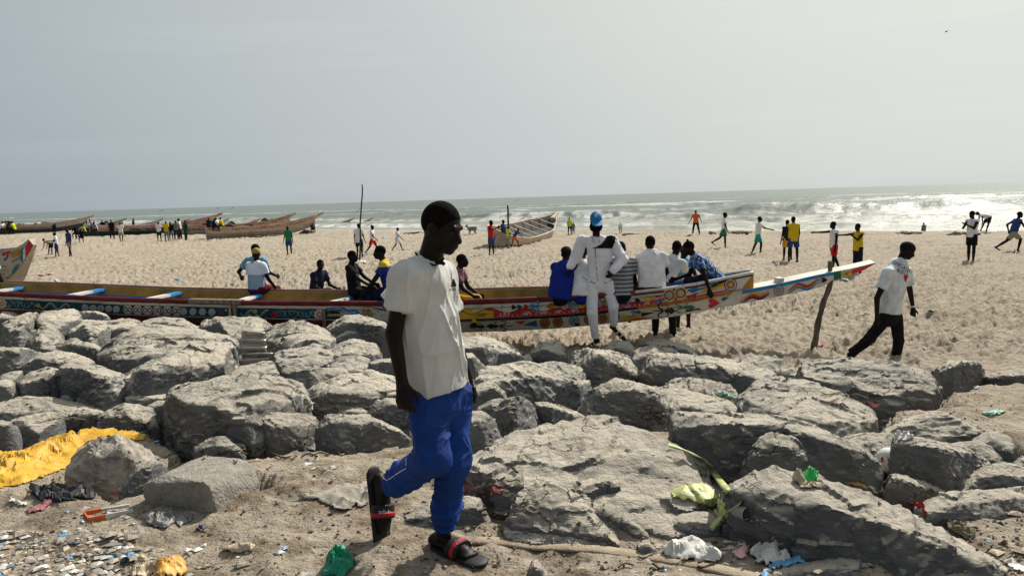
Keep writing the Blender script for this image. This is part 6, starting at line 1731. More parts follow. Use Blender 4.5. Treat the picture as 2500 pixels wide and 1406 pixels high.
# trousers with gathered cuffs
tr = [('e', JM['pel'] + Z * .02, JM['pel'] - Z * .07, .126, .148, fM, .78)]
for i in (0, 1):
    tr += [('c', JM['hip'][i], JM['kn'][i], .094, .082), ('c', JM['kn'][i], lerp(JM['kn'][i], JM['an'][i], .62), .080, .070), ('c', lerp(JM['kn'][i], JM['an'][i], .62), lerp(JM['kn'][i], JM['an'][i], .90), .068, .045, 1)]
def tr_folds(V, Q):
    Nn = vnormals(V, Q)
    rg = (1 - np.abs(vnoise3(V * np.array([6, 6, 8]) + .6 * vnoise3(V * 9, 27)[:, None], 21))) ** 3
    d = .010 * (rg - .3) + .009 * ((1 - np.abs(vnoise3(V * np.array([13, 13, 17]), 22))) ** 3 - .3)
    low = np.zeros(len(V))
    for i in (0, 1):
        a, b_ = JM['kn'][i], JM['an'][i]; L2 = np.linalg.norm(b_ - a); dd = (b_ - a) / L2; t = ((V - a) @ dd) / L2
        near = np.linalg.norm(V - (a + np.clip(t, 0, 1)[:, None] * (b_ - a)), axis=1) < .14
        low = np.where(near, np.maximum(low, smooth(.25, .8, t)), low)
        d = d + np.where(near, .009 * smooth(.3, .7, t) * np.sin(t * 46 + 2.5 * vnoise3(V * 6, 24)), 0)
        d = d + np.where(near, -.006 * smooth(.86, .90, t), 0)
    return V + Nn * d[:, None]
blue_m = mat("track_blue", (0.008, 0.044, 0.215), .7, var=.12, scale=4, bump=.3, bscale=120, spec=.15)
tro, RV, RQ = mpart("trousers", tr, blue_m, .0065, .03, tr_folds)
rb_ = bvh_of(RV + MO, RQ)
# white piping along the near leg and draw cord
pipe = [(993, 1015), (990, 1060), (991, 1110), (992, 1142), (975, 1152), (958, 1164), (945, 1172), (934, 1166)]
mbp = MB()
pp = []
for p in fine_poly(pipe, 4)[:-4]:
    d = ray(*p); d = d / np.linalg.norm(d); h = rb_.ray_cast(Vector((0, 0, CZ)), Vector(d))
    if h[0] is not None: pp.append(np.array(h[0]) - d * .002)
if len(pp) > 3: 
    mbp.tube([p - MO for p in pp], .0022, 5); o = mbp.build("piping", [CW], mroot, True)
pc = [(1092, 936), (1093, 944), (1100, 945), (1104, 937)]
pc = [(1091, 938), (1094, 946), (1101, 946), (1104, 938)]
def on_b(bv, p, l=.004):
    d = ray(*p); d = d / np.linalg.norm(d); h = bv.ray_cast(Vector((0, 0, CZ)), Vector(d)); return np.array(h[0]) - d * l if h[0] is not None else at_y(p[0], p[1], YM - .16)
mbp = MB(); mbp.tube([on_b(rb_, p) - MO for p in pc], .0035, 5); mbp.build("draw_cord", [CW], mroot, True)
# cord necklace
nk = [(1014, 616), (1022, 628), (1040, 640), (1060, 648), (1076, 642), (1084, 630)]
mbp = MB(); mbp.tube([at_y(a, b_, YM - .085 + .05 * abs(i - 3) / 3) - MO for i, (a, b_) in enumerate(nk)], .005, 6); mbp.tube([at_y(1062, 640, YM - .10) - MO, at_y(1078, 640, YM - .11) - MO, at_y(1086, 646, YM - .11) - MO], [.006, .010, .009], 6); mbp.build("cord_necklace", [CK], mroot, True)
# print on the chest: three slanted bars over the word
bars = [[(1099, 697), (1102, 694), (1107, 700), (1104, 702)], [(1101, 691), (1105, 687), (1112, 698), (1108, 701)], [(1104, 684), (1108, 681), (1115, 697), (1112, 699)]]
shape_on([fine_poly(q, 3) for q in bars], YM - .15, mat("print_black", (0.012, 0.012, 0.014), .8), mroot, tb, MO, "printed_bars", .003)
text_on("adidas", 11, 1105, 706, (.62, -.04), (0, -1), MATS["print_black"], mroot, tb, MO)
# slides
sole_m = mat("slide_black", (0.012, 0.012, 0.013), .6); red_m = mat("strap_red", (0.42, 0.012, 0.02), .55)
for i in (0, 1):
    heel, toe, d, dn, wv = JM['foot'][i]
    r0 = .024
    mpart("slide_sole", [('e', heel - d * .018 + dn * .040, toe + d * .055 + dn * .034, .052, .061, dn, .26)], sole_m, .005, .006)
    mid = lerp(heel, toe, .70)
    st, SV_, SQ_ = mpart("slide_strap", [('e', mid - d * .035 + dn * .004, mid + d * .035 + dn * .008, .066, .068, dn, .74, 2), ('x', mid + dn * .042, dn)], sole_m, .005, .006)
    o, _, _ = mpart("slide_band", [('e', mid + d * .002 + dn * .004, mid + d * .024 + dn * .006, .0695, .071, dn, .74, 2), ('x', mid + dn * .042, dn)], red_m, .004, .004)
    sb = bvh_of(SV_ + MO, SQ_)
    if i == 0: text_on("adidas", 15, 1112, 1326, (.60, -.62), (-.45, -.75), CW, mroot, sb, MO)
    else: text_on("adidas", 17, 944, 1250, (.95, .06), (-.05, -1), CW, mroot, sb, MO)

# ---- man in the white tracksuit stepping over the boulders
hT, nT = on_surf(1450, 850); YT = float(hT[1]) + .05
ptsT = dict(pel=(1462, 680), chest=(1464, 625), neck=(1456, 581), head=(1455, 540), shL=(1494, 587), shR=(1420, 587), elL=(1519, 634), elR=(1406, 630), wrL=(1496, 662), wrR=(1391, 652), fiL=(1476, 688), fiR=(1384, 668),
            hipL=(1481, 694), hipR=(1444, 694), knL=(1497, 748), knR=(1446, 766), anL=(1499, 797), anR=(1454, 829), toeL=(1522, 826), toeR=(1436, 846))
depT = dict(elL=-.04, elR=.06, wrL=-.20, wrR=-.02, fiL=-.26, fiR=-.04, knL=-.02, knR=-.08, anL=.14, anR=.0, toeL=.06, toeR=-.10, head=-.09, neck=-.03)
JT, bT = J_from(YT, 1.76, ptsT, depT, nrm([-.02, -.92, -.34]), nrm([0, -.34, .94]))
JT['palm'] = [nrm([-.3, .6, -.3]), nrm([.6, .3, 0])]; JT['thumb'] = [nrm([-.9, -.3, 0]), nrm([.2, -.9, 0])]
troot = empty("person", [bT[0], bT[1], float(hT[2])]); TO = np.array(troot.location); offT = bT - TO
tag(troot, "bearded man in white tracksuit and bright blue cap stepping over the boulders", "person")
def tpart(name, prims, m, vox=.0105, ks=.015, wr=0, parent=None):
    V, Q = sdf_mesh(prims, vox, ks)
    if wr: V = wrinkle(V, Q, wr, 11, 77)
    V = V + offT
    return link(name, mesh_np(name, V, Q), m, parent or troot), V, Q
tpart("body", body_prims(JT, .0095, curl=22, slim=.85), SKIN, .0095, .010)
CWT = mat("tracksuit_white", (0.74, 0.74, 0.80), .8, var=.05, scale=5, bump=.3, bscale=80, spec=.2)
fT, sT_ = JT['fb'], JT['st']
jk, JV, JQ = tpart("jacket", [('e', JT['neck'] - Z * .12, JT['chest'], .160, .190, fT, .72), ('e', JT['chest'], JT['pel'] - Z * .04, .190, .168, fT, .74, 1), ('c', JT['sh'][0] - Z * .015, JT['sh'][1] - Z * .015, .070, .070), ('c', JT['neck'] - Z * .02, JT['sh'][0] - Z * .02, .065, .06), ('c', JT['neck'] - Z * .02, JT['sh'][1] - Z * .02, .065, .06), ('c', JT['neck'] - Z * .08, JT['neck'] - Z * .035, .095, .07)] +
      [q for i in (0, 1) for q in (('c', JT['sh'][i], JT['el'][i], .088, .086), ('c', JT['el'][i], lerp(JT['el'][i], JT['wr'][i], .95), .084, .058))], CWT, .0105, .032, .014)
jb = bvh_of(JV + TO, JQ)
tpart("trousers", [('e', JT['pel'] + Z * .04, JT['pel'] - Z * .06, .165, .175, fT, .74)] + [q for i in (0, 1) for q in (('c', JT['hip'][i], JT['kn'][i], .114, .082), ('c', JT['kn'][i], lerp(JT['kn'][i], JT['an'][i], .94), .081, .056, 1))], CWT, .0105, .02, .010)
shape_on([fine_poly([(1441, 607), (1454, 604), (1468, 596), (1478, 584), (1484, 570), (1503, 572), (1502, 590), (1495, 606), (1470, 606)], 4)], YT - .15, CK, troot, jb, TO, "jacket_panel", .008)
shape_on([fine_poly([(1452, 606), (1454.5, 606), (1454, 625), (1452, 625)], 3), fine_poly([(1453, 625), (1454, 625), (1460, 688), (1459, 688)], 6)], YT - .15, CGY, troot, jb, TO, "zip", .005)
mbp = MB()
for cx in (1447, 1462): mbp.tube([at_y(cx, 578, YT - .12) - TO, at_y(cx + 1, 586, YT - .14) - TO, at_y(cx + .5, 592, YT - .15) - TO], [.003, .003, .006], 5)
mbp.build("draw_cord", [CK], troot, True)
# hem cord
he = [(1422, 675), (1436, 686), (1458, 693), (1480, 691), (1500, 680)]
mbp = MB(); hp = []
for p in fine_poly(he, 4)[:-4]:
    d = ray(*p); d = d / np.linalg.norm(d); h = jb.ray_cast(Vector((0, 0, CZ)), Vector(d))
    hp.append((np.array(h[0]) - d * .003 if h[0] is not None else at_y(p[0], p[1], YT - .12)) - TO)
mbp.tube(hp, .005, 5); mbp.build("hem_cord", [CK], troot, True)
c, u, f = JT['head'], JT['hu'], JT['hf']; s_ = nrm(np.cross(f, u)); MM = [s_, f, u]
tpart("beard", [('s', c - u * .072 + f * .030 - u * .006, MM, (.102, .085, .098))], HAIR, .008, .01)
CAPB = mat("cap_blue", (0.012, 0.20, 0.50), .7, var=.12)
cp, CV, CQ = tpart("cap", [('s', c + u * .040 - f * .010, MM, (.096, .116, .112)), ('x', c + u * .016, -u), ('e', c + u * .030 + f * .075, c + u * .012 + f * .165, .084, .078, u, .15)], CAPB, .0085, .006)
cbv = bvh_of(CV + TO, CQ)
shape_on([fine_poly([(1451, 523), (1455, 520), (1459, 523), (1458, 530), (1452, 530)], 3)], YT, CG, troot, cbv, TO, 'cap_emblem', .004)
for i in (0, 1):
    an, toe = JT['an'][i], JT['toe'][i]; d = nrm(toe - an + Z * .05); a = an - d * .05 - Z * .055
    tpart("sandal_sole", [('e', a, toe + d * .03 - Z * .014, .044, .050, Z, .30)], mat("sandal_sole", (0.05, 0.04, 0.035), .8), .009, .006)
    for t in (.35, .75):
        m_ = lerp(an - Z * .05, toe, t)
        tpart("sandal_strap", [('e', m_ - d * .014 - Z * .012, m_ + d * .014 - Z * .012, .052, .052, Z, .80, 2)], mat("sandal_strap", (0.50, 0.42, 0.32), .8), .008, .004)

# ---- man in white tee and black trousers bending forward at right
gR = at_ground(2180, 880); YR = float(gR[1]) + .12
ptsR = dict(pel=(2172, 762), chest=(2180, 700), neck=(2196, 638), head=(2215, 612), shL=(2212, 663), shR=(2169, 667), elL=(2222, 712), elR=(2141, 728), wrL=(2229, 752), wrR=(2141, 776), fiL=(2228, 776), fiR=(2140, 800),
            hipL=(2186, 772), hipR=(2164, 772), knL=(2194, 832), knR=(2122, 828), anL=(2184, 896), anR=(2074, 866), toeL=(2206, 910), toeR=(2054, 880))
depR = dict(shL=.15, shR=-.15, elL=.22, elR=-.18, wrL=.18, wrR=-.16, fiL=.15, fiR=-.16, hipL=.08, hipR=-.06, knL=.05, knR=-.02, anL=.05, anR=.05, toeL=-.02, toeR=.1)
JR, bR = J_from(YR, 1.76, ptsR, depR, nrm([.80, -.42, -.42]), nrm([.40, -.2, .9]))
JR['palm'] = [nrm([-.2, -1, 0]), nrm([.6, .6, 0])]; JR['thumb'] = [nrm([.9, -.2, .1]), nrm([.9, -.3, 0])]
rroot = empty("person", [bR[0], bR[1], float(gR[2])]); RO = np.array(rroot.location); offR = bR - RO
tag(rroot, "man in lettered white tee and black trousers walking bent forward on the right", "person")
def rpart(name, prims, m, vox=.011, ks=.015, wr=0):
    V, Q = sdf_mesh(prims, vox, ks)
    if wr: V = wrinkle(V, Q, wr, 11, 88)
    V = V + offR
    return link(name, mesh_np(name, V, Q), m, rroot), V, Q
rpart("body", body_prims(JR, .0095, curl=35, slim=1.05), SKIN, .0095, .010)
fR_ = JR['fb']
ts, SV_, SQ_ = rpart("shirt", [('e', JR['neck'] - JR['spine'] * .10, JR['chest'], .160, .190, fR_, .80), ('e', JR['chest'], JR['pel'] - Z * .015, .190, .175, fR_, .80, 1), ('c', JR['sh'][0], JR['sh'][1], .074, .074), ('c', JR['neck'] - JR['spine'] * .08, JR['neck'] - JR['spine'] * .055, .092, .078), ('c', JR['neck'] - Z * .05, JR['sh'][0] - Z * .01, .065, .065), ('c', JR['neck'] - Z * .05, JR['sh'][1] - Z * .01, .070, .068)] + [('c', JR['sh'][i] - Z * .03, lerp(JR['sh'][i], JR['chest'], .75), .074, .12) for i in (0, 1)] +
      [('c', JR['sh'][i], lerp(JR['sh'][i], JR['el'][i], .62), .068, .082, 1) for i in (0, 1)], cloth("pale_white", (0.62, 0.66, 0.68)), .0105, .045, .010)
rbv = bvh_of(SV_ + RO, SQ_)
rpart("trousers", [('e', JR['pel'] + Z * .05, JR['pel'] - Z * .06, .150, .158, fR_, .78)] + [q for i in (0, 1) for q in (('c', JR['hip'][i], JR['kn'][i], .096, .075), ('c', JR['kn'][i], lerp(JR['kn'][i], JR['an'][i], .92), .074, .064, 1))], CK, .011, .02, .008)
c, u, f = JR['head'], JR['hu'], JR['hf']; s_ = nrm(np.cross(f, u)); MM = [s_, f, u]
rpart("cap", [('s', c + u * .036 - f * .012, MM, (.088, .106, .092)), ('x', c + u * .020 + f * .02, nrm(-u + .25 * f))], CK, .009, .004)
rpart("wristband", [('c', lerp(JR['el'][0], JR['wr'][0], .86), lerp(JR['el'][0], JR['wr'][0], .97), .038, .036, 2)], CG, .008, .003)
text_on("CHICAGO", 13.5, 2178, 638, (.80, .42), (.30, -.95), MATS["print_black"], rroot, rbv, RO, .006, align="LEFT")
text_on("BULLS", 14, 2190, 659, (.72, .26), (.2, -.98), MATS["print_black"], rroot, rbv, RO, .006, align="LEFT")
shape_on([fine_poly([(2206, 676), (2209, 670), (2212, 673), (2216, 670), (2218, 676), (2214, 682), (2212, 691), (2208, 684)], 3)], YR - .1, CR, rroot, rbv, RO, "printed_emblem", .005)
# loops of cord carried in his hand
w = bR + JR['wr'][1] + JR['hd'][1] * .09
lp = [np.array(p) for p in (at_y(2140, 790, w[1]), at_y(2124, 803, w[1] - .01), at_y(2112, 818, w[1]), at_y(2109, 826, w[1] + .02), at_y(2113, 832, w[1] + .03), at_y(2120, 828, w[1] + .02), at_y(2128, 812, w[1]), at_y(2142, 792, w[1]))]
mbp = MB(); mbp.tube(list(refine(np.array(lp), 3)), .007, 6)
tag(mbp.build("cord_loop", [CK], None, True, loc=lp[0]), "dark loop of cord hanging from the bent walker's hand", "cord")
# ------------------------------------------------------------------ litter and small things
CRN = 0
def crumple(name, label, cat, poly, H, m, step=None, surf=True, fold=20, seed=None, group=None, thick=.004, parent=None, loc=None, ridge=.9, sway=1.0, crisp=.45, pw=.6, ragged=1.0):
    """a crumpled sheet or bag lying on whatever is under it"""
    global CRN; CRN += 1; seed = seed or CRN
    P = np.array(poly, float) if not isinstance(poly, str) else nd(poly)
    w = max(np.ptp(P[:, 0]), np.ptp(P[:, 1]))
    step = step or max(1.6, w / 46)
    xs = np.arange(P[:, 0].min() - step, P[:, 0].max() + step, step); ys = np.arange(P[:, 1].min() - step, P[:, 1].max() + step, step * .8)
    X, Y = np.meshgrid(xs, ys)
    jx = X + ragged * 2.2 * step * vnoise2(X / (4 * step), Y / (4 * step), seed); jy = Y + ragged * 1.6 * step * vnoise2(X / (4 * step), Y / (4 * step), seed + 1)
    ins = inside(P, jx, jy)
    # distance to outline
    D = np.full(X.shape, 1e9)
    for i in range(len(P)):
        a, b_ = P[i], P[(i + 1) % len(P)]; ab = b_ - a
        t = np.clip(((X - a[0]) * ab[0] + (Y - a[1]) * ab[1]) / (ab @ ab + 1e-9), 0, 1)
        D = np.minimum(D, np.hypot(X - a[0] - t * ab[0], Y - a[1] - t * ab[1]))
    V = np.zeros(X.shape + (3,)); near_ = ins | np.roll(ins, 1, 0) | np.roll(ins, -1, 0) | np.roll(ins, 1, 1) | np.roll(ins, -1, 1)
    for i in range(X.shape[0]):
        for j in range(X.shape[1]):
            if near_[i, j]: V[i, j] = on_surf(X[i, j], Y[i, j])[0] if surf else on_sand(X[i, j], Y[i, j])
    fall = np.clip(D / (0.30 * min(np.ptp(P[:, 0]), np.ptp(P[:, 1])) + 1e-6), 0, 1) ** pw
    q = V * fold + seed * 3.3
    r = (1 - np.abs(vnoise3(q, seed))) * .40 + (1 - np.abs(vnoise3(q * 2.3, seed + 3))) * .32 + crisp * facet3(q * .8, seed) + crisp * .45 * facet3(q * 1.9, seed + 4)
    h = H * fall * (1 - ridge + ridge * (r - .15)) + .006
    V[..., 2] += np.clip(h, .003, None)
    V[..., 0] += sway * H * .35 * fall * vnoise3(q * .9, seed + 7); V[..., 1] += sway * H * .3 * fall * vnoise3(q * .9, seed + 8)
    n1 = X.shape[1]; quads = []
    Vf = V.reshape(-1, 3); okv = ins.ravel()
    i = np.arange(X.shape[0] - 1)[:, None] * n1 + np.arange(n1 - 1)[None, :]
    Q = np.stack([i, i + 1, i + 1 + n1, i + n1], -1).reshape(-1, 4)
    Q = Q[okv[Q].sum(1) >= 3]
    e = np.linalg.norm(Vf[Q] - Vf[np.roll(Q, 1, 1)], axis=2).max(1)
    Q = Q[e < max(np.median(e) * 5, .03)] if len(Q) else Q
    if not len(Q): return None
    par = np.arange(len(Vf))                              # keep the largest connected piece
    for _ in range(60):
        m_ = par[Q].min(1); new = par.copy(); np.minimum.at(new, Q.ravel(), np.repeat(m_, 4))
        if (new == par).all(): break
        par = new[new]
    lab_, cnt_ = np.unique(par[Q[:, 0]], return_counts=True); Q = Q[par[Q[:, 0]] == lab_[cnt_.argmax()]]
    used = np.unique(Q); mp_ = -np.ones(len(Vf), int); mp_[used] = np.arange(len(used))
    base = np.array(loc) if loc is not None else Vf[used].mean(0)
    me = sharp(mesh_np(name, Vf[used] - base, mp_[Q]), 26)
    o = link(name, me, m, parent, None if parent is not None else base)
    md = o.modifiers.new("thickness", 'SOLIDIFY'); md.thickness = thick; md.offset = 0
    if label: tag(o, label, cat, group)
    return o
def plastic(n, c, **k): return mat("plastic_" + n, c, k.pop('rough', .5), .15, k.pop('scale', 9), bump=.25, bscale=50, spec=.35, **k)
LW = plastic("white", (0.62, 0.60, 0.56), rough=.8); LY = plastic("tarp_yellow", (0.64, 0.37, 0.025), col2=(0.42, 0.23, 0.015)); LG = plastic("green", (0.008, 0.25, 0.15)); LBG = plastic("bright_green", (0.03, 0.42, 0.10)); LBK = plastic("black", (0.015, 0.015, 0.017))
LLM = plastic("lime", (0.46, 0.50, 0.17), col2=(0.27, 0.28, 0.12), scale=14); LRD = plastic("red", (0.38, 0.015, 0.03)); LBL = plastic("blue", (0.12, 0.36, 0.62)); LOR = plastic("orange", (0.66, 0.14, 0.03)); LPK = plastic("dusty_pink", (0.34, 0.12, 0.13)); LGR = plastic("smoky", (0.20, 0.20, 0.19)); LVI = plastic("violet", (0.30, 0.24, 0.40)); LAM = plastic("amber", (0.66, 0.36, 0.08)); LBE = plastic("beige", (0.44, 0.36, 0.25)); LPU = plastic("purple_dark", (0.03, 0.02, 0.09))
CRAG = mat("rag_grey", (0.40, 0.37, 0.32), .95, col2=(0.27, 0.24, 0.20), scale=10, bump=.5, bscale=60, stretch=(1, 6, 1)); CRR = mat("rag_maroon", (0.17, 0.05, 0.05), .95, col2=(0.30, 0.13, 0.11), scale=6, bump=.5); CRO = mat("rag_olive", (0.15, 0.13, 0.085), .95, bump=.5); CST = mat("cloth_strip", (0.36, 0.30, 0.22), .95, col2=(0.28, 0.22, 0.155), scale=8, bump=.5, bscale=70)

crumple("tarpaulin", "crumpled bright yellow tarpaulin at the left edge of the foreground", "tarpaulin", "-30 1100 0 1096 60 1084 130 1062 165 1045 230 1028 262 1030 280 1018 312 1046 358 1064 348 1078 292 1074 262 1066 215 1078 196 1092 180 1112 166 1142 115 1162 50 1186 -30 1196", .15, LY, surf=False, fold=6.0, step=2.6, ridge=.9, sway=.25, crisp=.35, pw=1.0, ragged=.5)
crumple("white_sack", "crumpled white sack lying on the right end of the huge boulder", "sack", "716 980 735 971 755 977 763 990 776 1010 780 1030 764 1032 738 1014 722 1008", .16, LW)
crumple("black_bag", "torn black bag with straps on the sand left of the concrete block", "bag", "68 1200 105 1190 150 1186 200 1190 248 1204 244 1218 190 1222 130 1226 95 1224", .07, LBK)
crumple("rubber_strip", "dusky pink rubber strip curling out of the black bag", "strip", "64 1246 92 1240 116 1222 124 1203 134 1203 130 1226 104 1247 72 1256", .03, LPK)
crumple("cloth_scrap", "dusky red scrap against the broken slab by the concrete block", "scrap", "264 1212 290 1201 320 1218 302 1228 268 1224", .05, LPK, seed=9)
crumple("plastic_tub", "flattened smoky plastic tub under the concrete block", "tub", "352 1262 372 1250 420 1250 438 1272 400 1292 358 1282", .06, LGR)
crumple("plastic_tub", "small smoky plastic lid in front of the concrete block", "lid", "424 1272 440 1256 474 1256 470 1272 440 1288", .03, LGR)
crumple("green_bag", "crumpled green plastic bag at the bottom edge left of the walker", "bag", "786 1412 804 1372 826 1352 850 1355 870 1376 856 1394 842 1412", .13, LG)
crumple("yellow_plastic", "amber yellow plastic piece at the bottom edge", "plastic piece", "380 1390 400 1372 436 1364 454 1380 458 1398 440 1412 384 1412", .07, LAM, ridge=.5)
crumple("beige_scrap", "beige torn plastic scrap beside the amber piece", "scrap", "318 1412 332 1366 350 1356 382 1388 386 1412", .07, LBE)
crumple("grey_rag", "pale grey twisted cloth spread on the sand behind the walker's raised foot", "rag", "638 1186 665 1182 700 1196 724 1206 762 1208 830 1190 905 1180 908 1222 880 1242 842 1246 780 1226 722 1214 690 1228 655 1204", .055, CRAG, fold=10)
crumple("red_rag", "maroon rag on the sand right of the walker's shin", "rag", "1122 1178 1140 1185 1165 1200 1192 1188 1232 1190 1226 1206 1196 1216 1168 1222 1140 1210 1122 1202", .06, CRR)
crumple("white_bag", "dusty white plastic bag below the broken green panel", "bag", "1612 1352 1640 1330 1690 1322 1735 1338 1772 1362 1760 1376 1690 1374 1640 1368", .08, LW, fold=11, ridge=.6, sway=.4, surf=False)
crumple("white_bag", "crumpled white and clear bag with blue edge in front of the giant wedge", "bag", "1826 1352 1850 1334 1900 1334 1924 1352 1930 1370 1896 1384 1866 1382 1846 1366", .10, LW, seed=77, surf=False)
crumple("blue_bag", "pale blue plastic strip under the crumpled white and clear bag", "bag", "1876 1384 1900 1372 1960 1364 1966 1374 1910 1386 1886 1396", .05, LBL, surf=False)
crumple("wrapper", "red and white wrapper beside the white bags", "wrapper", "1788 1354 1806 1326 1826 1340 1822 1366 1800 1366", .05, plastic("red_white", (0.60, 0.12, 0.10), col2=(0.7, 0.62, 0.58)), surf=False)
crumple("clear_shard", "upright shard of clear plastic before the giant wedge", "shard", "1926 1360 1946 1322 1954 1322 1956 1346 1962 1366", .05, LGR, surf=False)
crumple("bottle_scrap", "flattened pale bottle before the giant wedge", "bottle", "1956 1344 2000 1340 2022 1352 2032 1362 1990 1360 1958 1352", .05, LBE, surf=False)
crumple("bright_green_bag", "bright green plastic bag on the stone behind the giant wedge", "bag", "1954 1160 1984 1148 1996 1158 1994 1176 1976 1190 1966 1174", .09, LBG)
crumple("pale_bag", "dirty white bag under the bright green one", "bag", "1930 1170 1952 1152 1970 1180 2000 1182 2024 1186 2018 1194 1960 1192", .07, LBE)
crumple("yellow_strip", "orange yellow strip behind the ridge of the giant wedge", "strip", "2060 1186 2082 1182 2112 1188 2118 1196 2090 1192 2062 1192", .03, LAM)
crumple("white_scrap", "white scrap at the ridge of the giant wedge", "scrap", "2116 1194 2126 1190 2144 1208 2134 1210", .03, LW)
crumple("red_bag", "dark red plastic bag in the gap right of the giant wedge", "bag", "2196 1238 2206 1226 2240 1238 2262 1256 2254 1276 2228 1270 2208 1256", .10, LRD)
crumple("olive_rag", "olive cloth bundle hung over the long boulder at right", "rag", "2228 1230 2236 1210 2262 1202 2290 1204 2264 1212 2246 1228 2238 1242", .07, CRO)
crumple("olive_rag", "dirty brown rags on the sand at lower right", "rag", "2276 1296 2296 1276 2330 1274 2384 1300 2370 1316 2320 1324 2290 1316", .07, CRO, seed=12)
crumple("green_scrap", "green and white plastic scrap on the humped grey boulder", "scrap", "1748 962 1762 957 1782 966 1796 976 1790 984 1766 976", .06, plastic("green_white", (0.02, 0.30, 0.10), col2=(0.55, 0.58, 0.52), scale=20))
crumple("red_scrap", "salmon red scrap beside the broad sand-covered slab", "scrap", "2106 990 2114 984 2146 990 2142 998 2116 997", .05, plastic("salmon", (0.62, 0.20, 0.16)))
crumple("green_strip", "mint green strip on the sand at the right edge", "strip", "2392 1010 2420 1004 2456 1006 2440 1014 2400 1016", .03, plastic("mint_strip", (0.25, 0.52, 0.40)))
crumple("white_rag", "dusty white rag beside the flat sandy boulder", "rag", "2160 1062 2182 1056 2226 1060 2236 1072 2200 1078 2168 1072", .06, LW, surf=True)
crumple("paper_scrap", "folded pale paper on the sand in front of the concrete block", "paper", "536 1346 556 1336 606 1326 622 1330 618 1346 590 1350 560 1350", .03, LBE)
crumple("paper_scrap", "thin white slat of litter on the sand left of the black bag", "scrap", "22 1226 30 1218 66 1232 62 1236", .02, LW)
crumple("dark_scrap", "tiny dark blue scrap on the sand near the concrete block", "scrap", "478 1296 492 1286 506 1290 498 1296", .03, LPU)
crumple("white_scrap", "white plastic slip at the lower right sand", "scrap", "2196 1390 2206 1384 2240 1392 2232 1400", .03, LW, surf=False)
crumple("white_scrap", "pale scrap near the right bottom corner", "scrap", "2450 1372 2470 1368 2500 1388 2500 1400 2470 1390", .03, LW, surf=False)
crumple("netting", "tangle of white plastic and dark cord before the huge boulder", "netting", "716 1098 740 1086 776 1086 782 1098 760 1108 724 1108", .04, plastic("net_white", (0.55, 0.54, 0.50), col2=(0.12, 0.11, 0.1), scale=30))
# orange and white tray
g = at_ground(262, 1270); mb = MB()
a, b_, c_, d_ = (at_ground(*p) for p in ((206, 1268), (218, 1284), (326, 1262), (318, 1250)))
u1 = Z * .05; u2 = Z * .035
m1, m2 = lerp(a, d_, .38), lerp(b_, c_, .38)
def wall(p, q, h, mm, t=.004):
    n = nrm(np.cross(q - p, Z)) * t; mb.hexa([p - n, p + n, q + n, q - n, p - n + h, p + n + h, q + n + h, q - n + h], mm)
wall(a, m1, u1, 0); wall(b_, m2, u1, 0); wall(a, b_, u1, 0); wall(m1, d_, u1, 1); wall(m2, c_, u1, 1); wall(c_, d_, u2, 1)
mb.add([a + Z * .01, b_ + Z * .01, c_ + Z * .01, d_ + Z * .01], [[0, 1, 2, 3]], 1)
tag(mb.build("food_tray", [LOR, LW], None, loc=g), "long orange and white food tray lying on the sand before the concrete block", "tray")
# little cup
def cup(label, px, py, r, h, m, axis, inner=None):
    p, n = on_surf(px, py); mb = MB(); ax = nrm(axis); p = p + Z * r
    t1 = p + ax * h; mb.tube([p, t1], [r * .85, r], 14, 0, cap=False); mb.tube([p + ax * .002, t1], [r * .78, r * .93], 14, 1, cap=False); mb.tube([p, p + ax * .003], [r * .85, r * .85], 14, 0)
    tag(mb.build("cup", [m, inner or m], None, True, loc=p), label, "cup")
cup("small white plastic cup lying by the litter heap at lower left", 300, 1374, .022, .045, LW, (.6, -.7, .1), LGR)
cup("dark purple plastic cup beside the broken green panel", 1796, 1262, .034, .08, LGR, (.45, -.85, .12), LPU)
# painted ball wedged between the boulders
hb2, _ = on_surf(2166, 1118); bd = nrm(hb2 - np.array([0, 0, CZ])); rb0 = .085
cB = at_y(np.array(2172.), np.array(1124.), hb2[1] + .02)
mb = MB(); rows = 14; seg = 20; vs = [cB + rb0 * np.array([math.sin(math.pi * i / rows) * math.cos(2 * math.pi * j / seg), math.sin(math.pi * i / rows) * math.sin(2 * math.pi * j / seg), math.cos(math.pi * i / rows)]) for i in range(rows + 1) for j in range(seg)]
mb.add(vs, [[i * seg + j, (i + 1) * seg + j, (i + 1) * seg + (j + 1) % seg, i * seg + (j + 1) % seg] for i in range(rows) for j in range(seg)])
ball = mb.build("ball", [mat("ball_white", (0.66, 0.66, 0.62), .6)], None, True, loc=cB)
tag(ball, "worn white ball with red and green marks wedged between the boulders", "ball")
for nm, c0, pts_ in (("printed_mark", CR, [(2166, 1114), (2171, 1118), (2177, 1113), (2172, 1125), (2168, 1127)]), ("printed_mark", CGR, [(2166, 1133), (2176, 1122), (2179, 1124), (2170, 1136)]), ("printed_mark", CR, [(2150, 1118), (2156, 1114), (2157, 1126), (2152, 1128)])):
    bb = BVHTree.FromPolygons([list(map(float, v)) for v in vs], [[i * seg + j, (i + 1) * seg + j, (i + 1) * seg + (j + 1) % seg, i * seg + (j + 1) % seg] for i in range(rows) for j in range(seg)])
    shape_on([fine_poly(pts_, 2)], float(cB[1]), c0, ball, bb, cB, nm, .002)
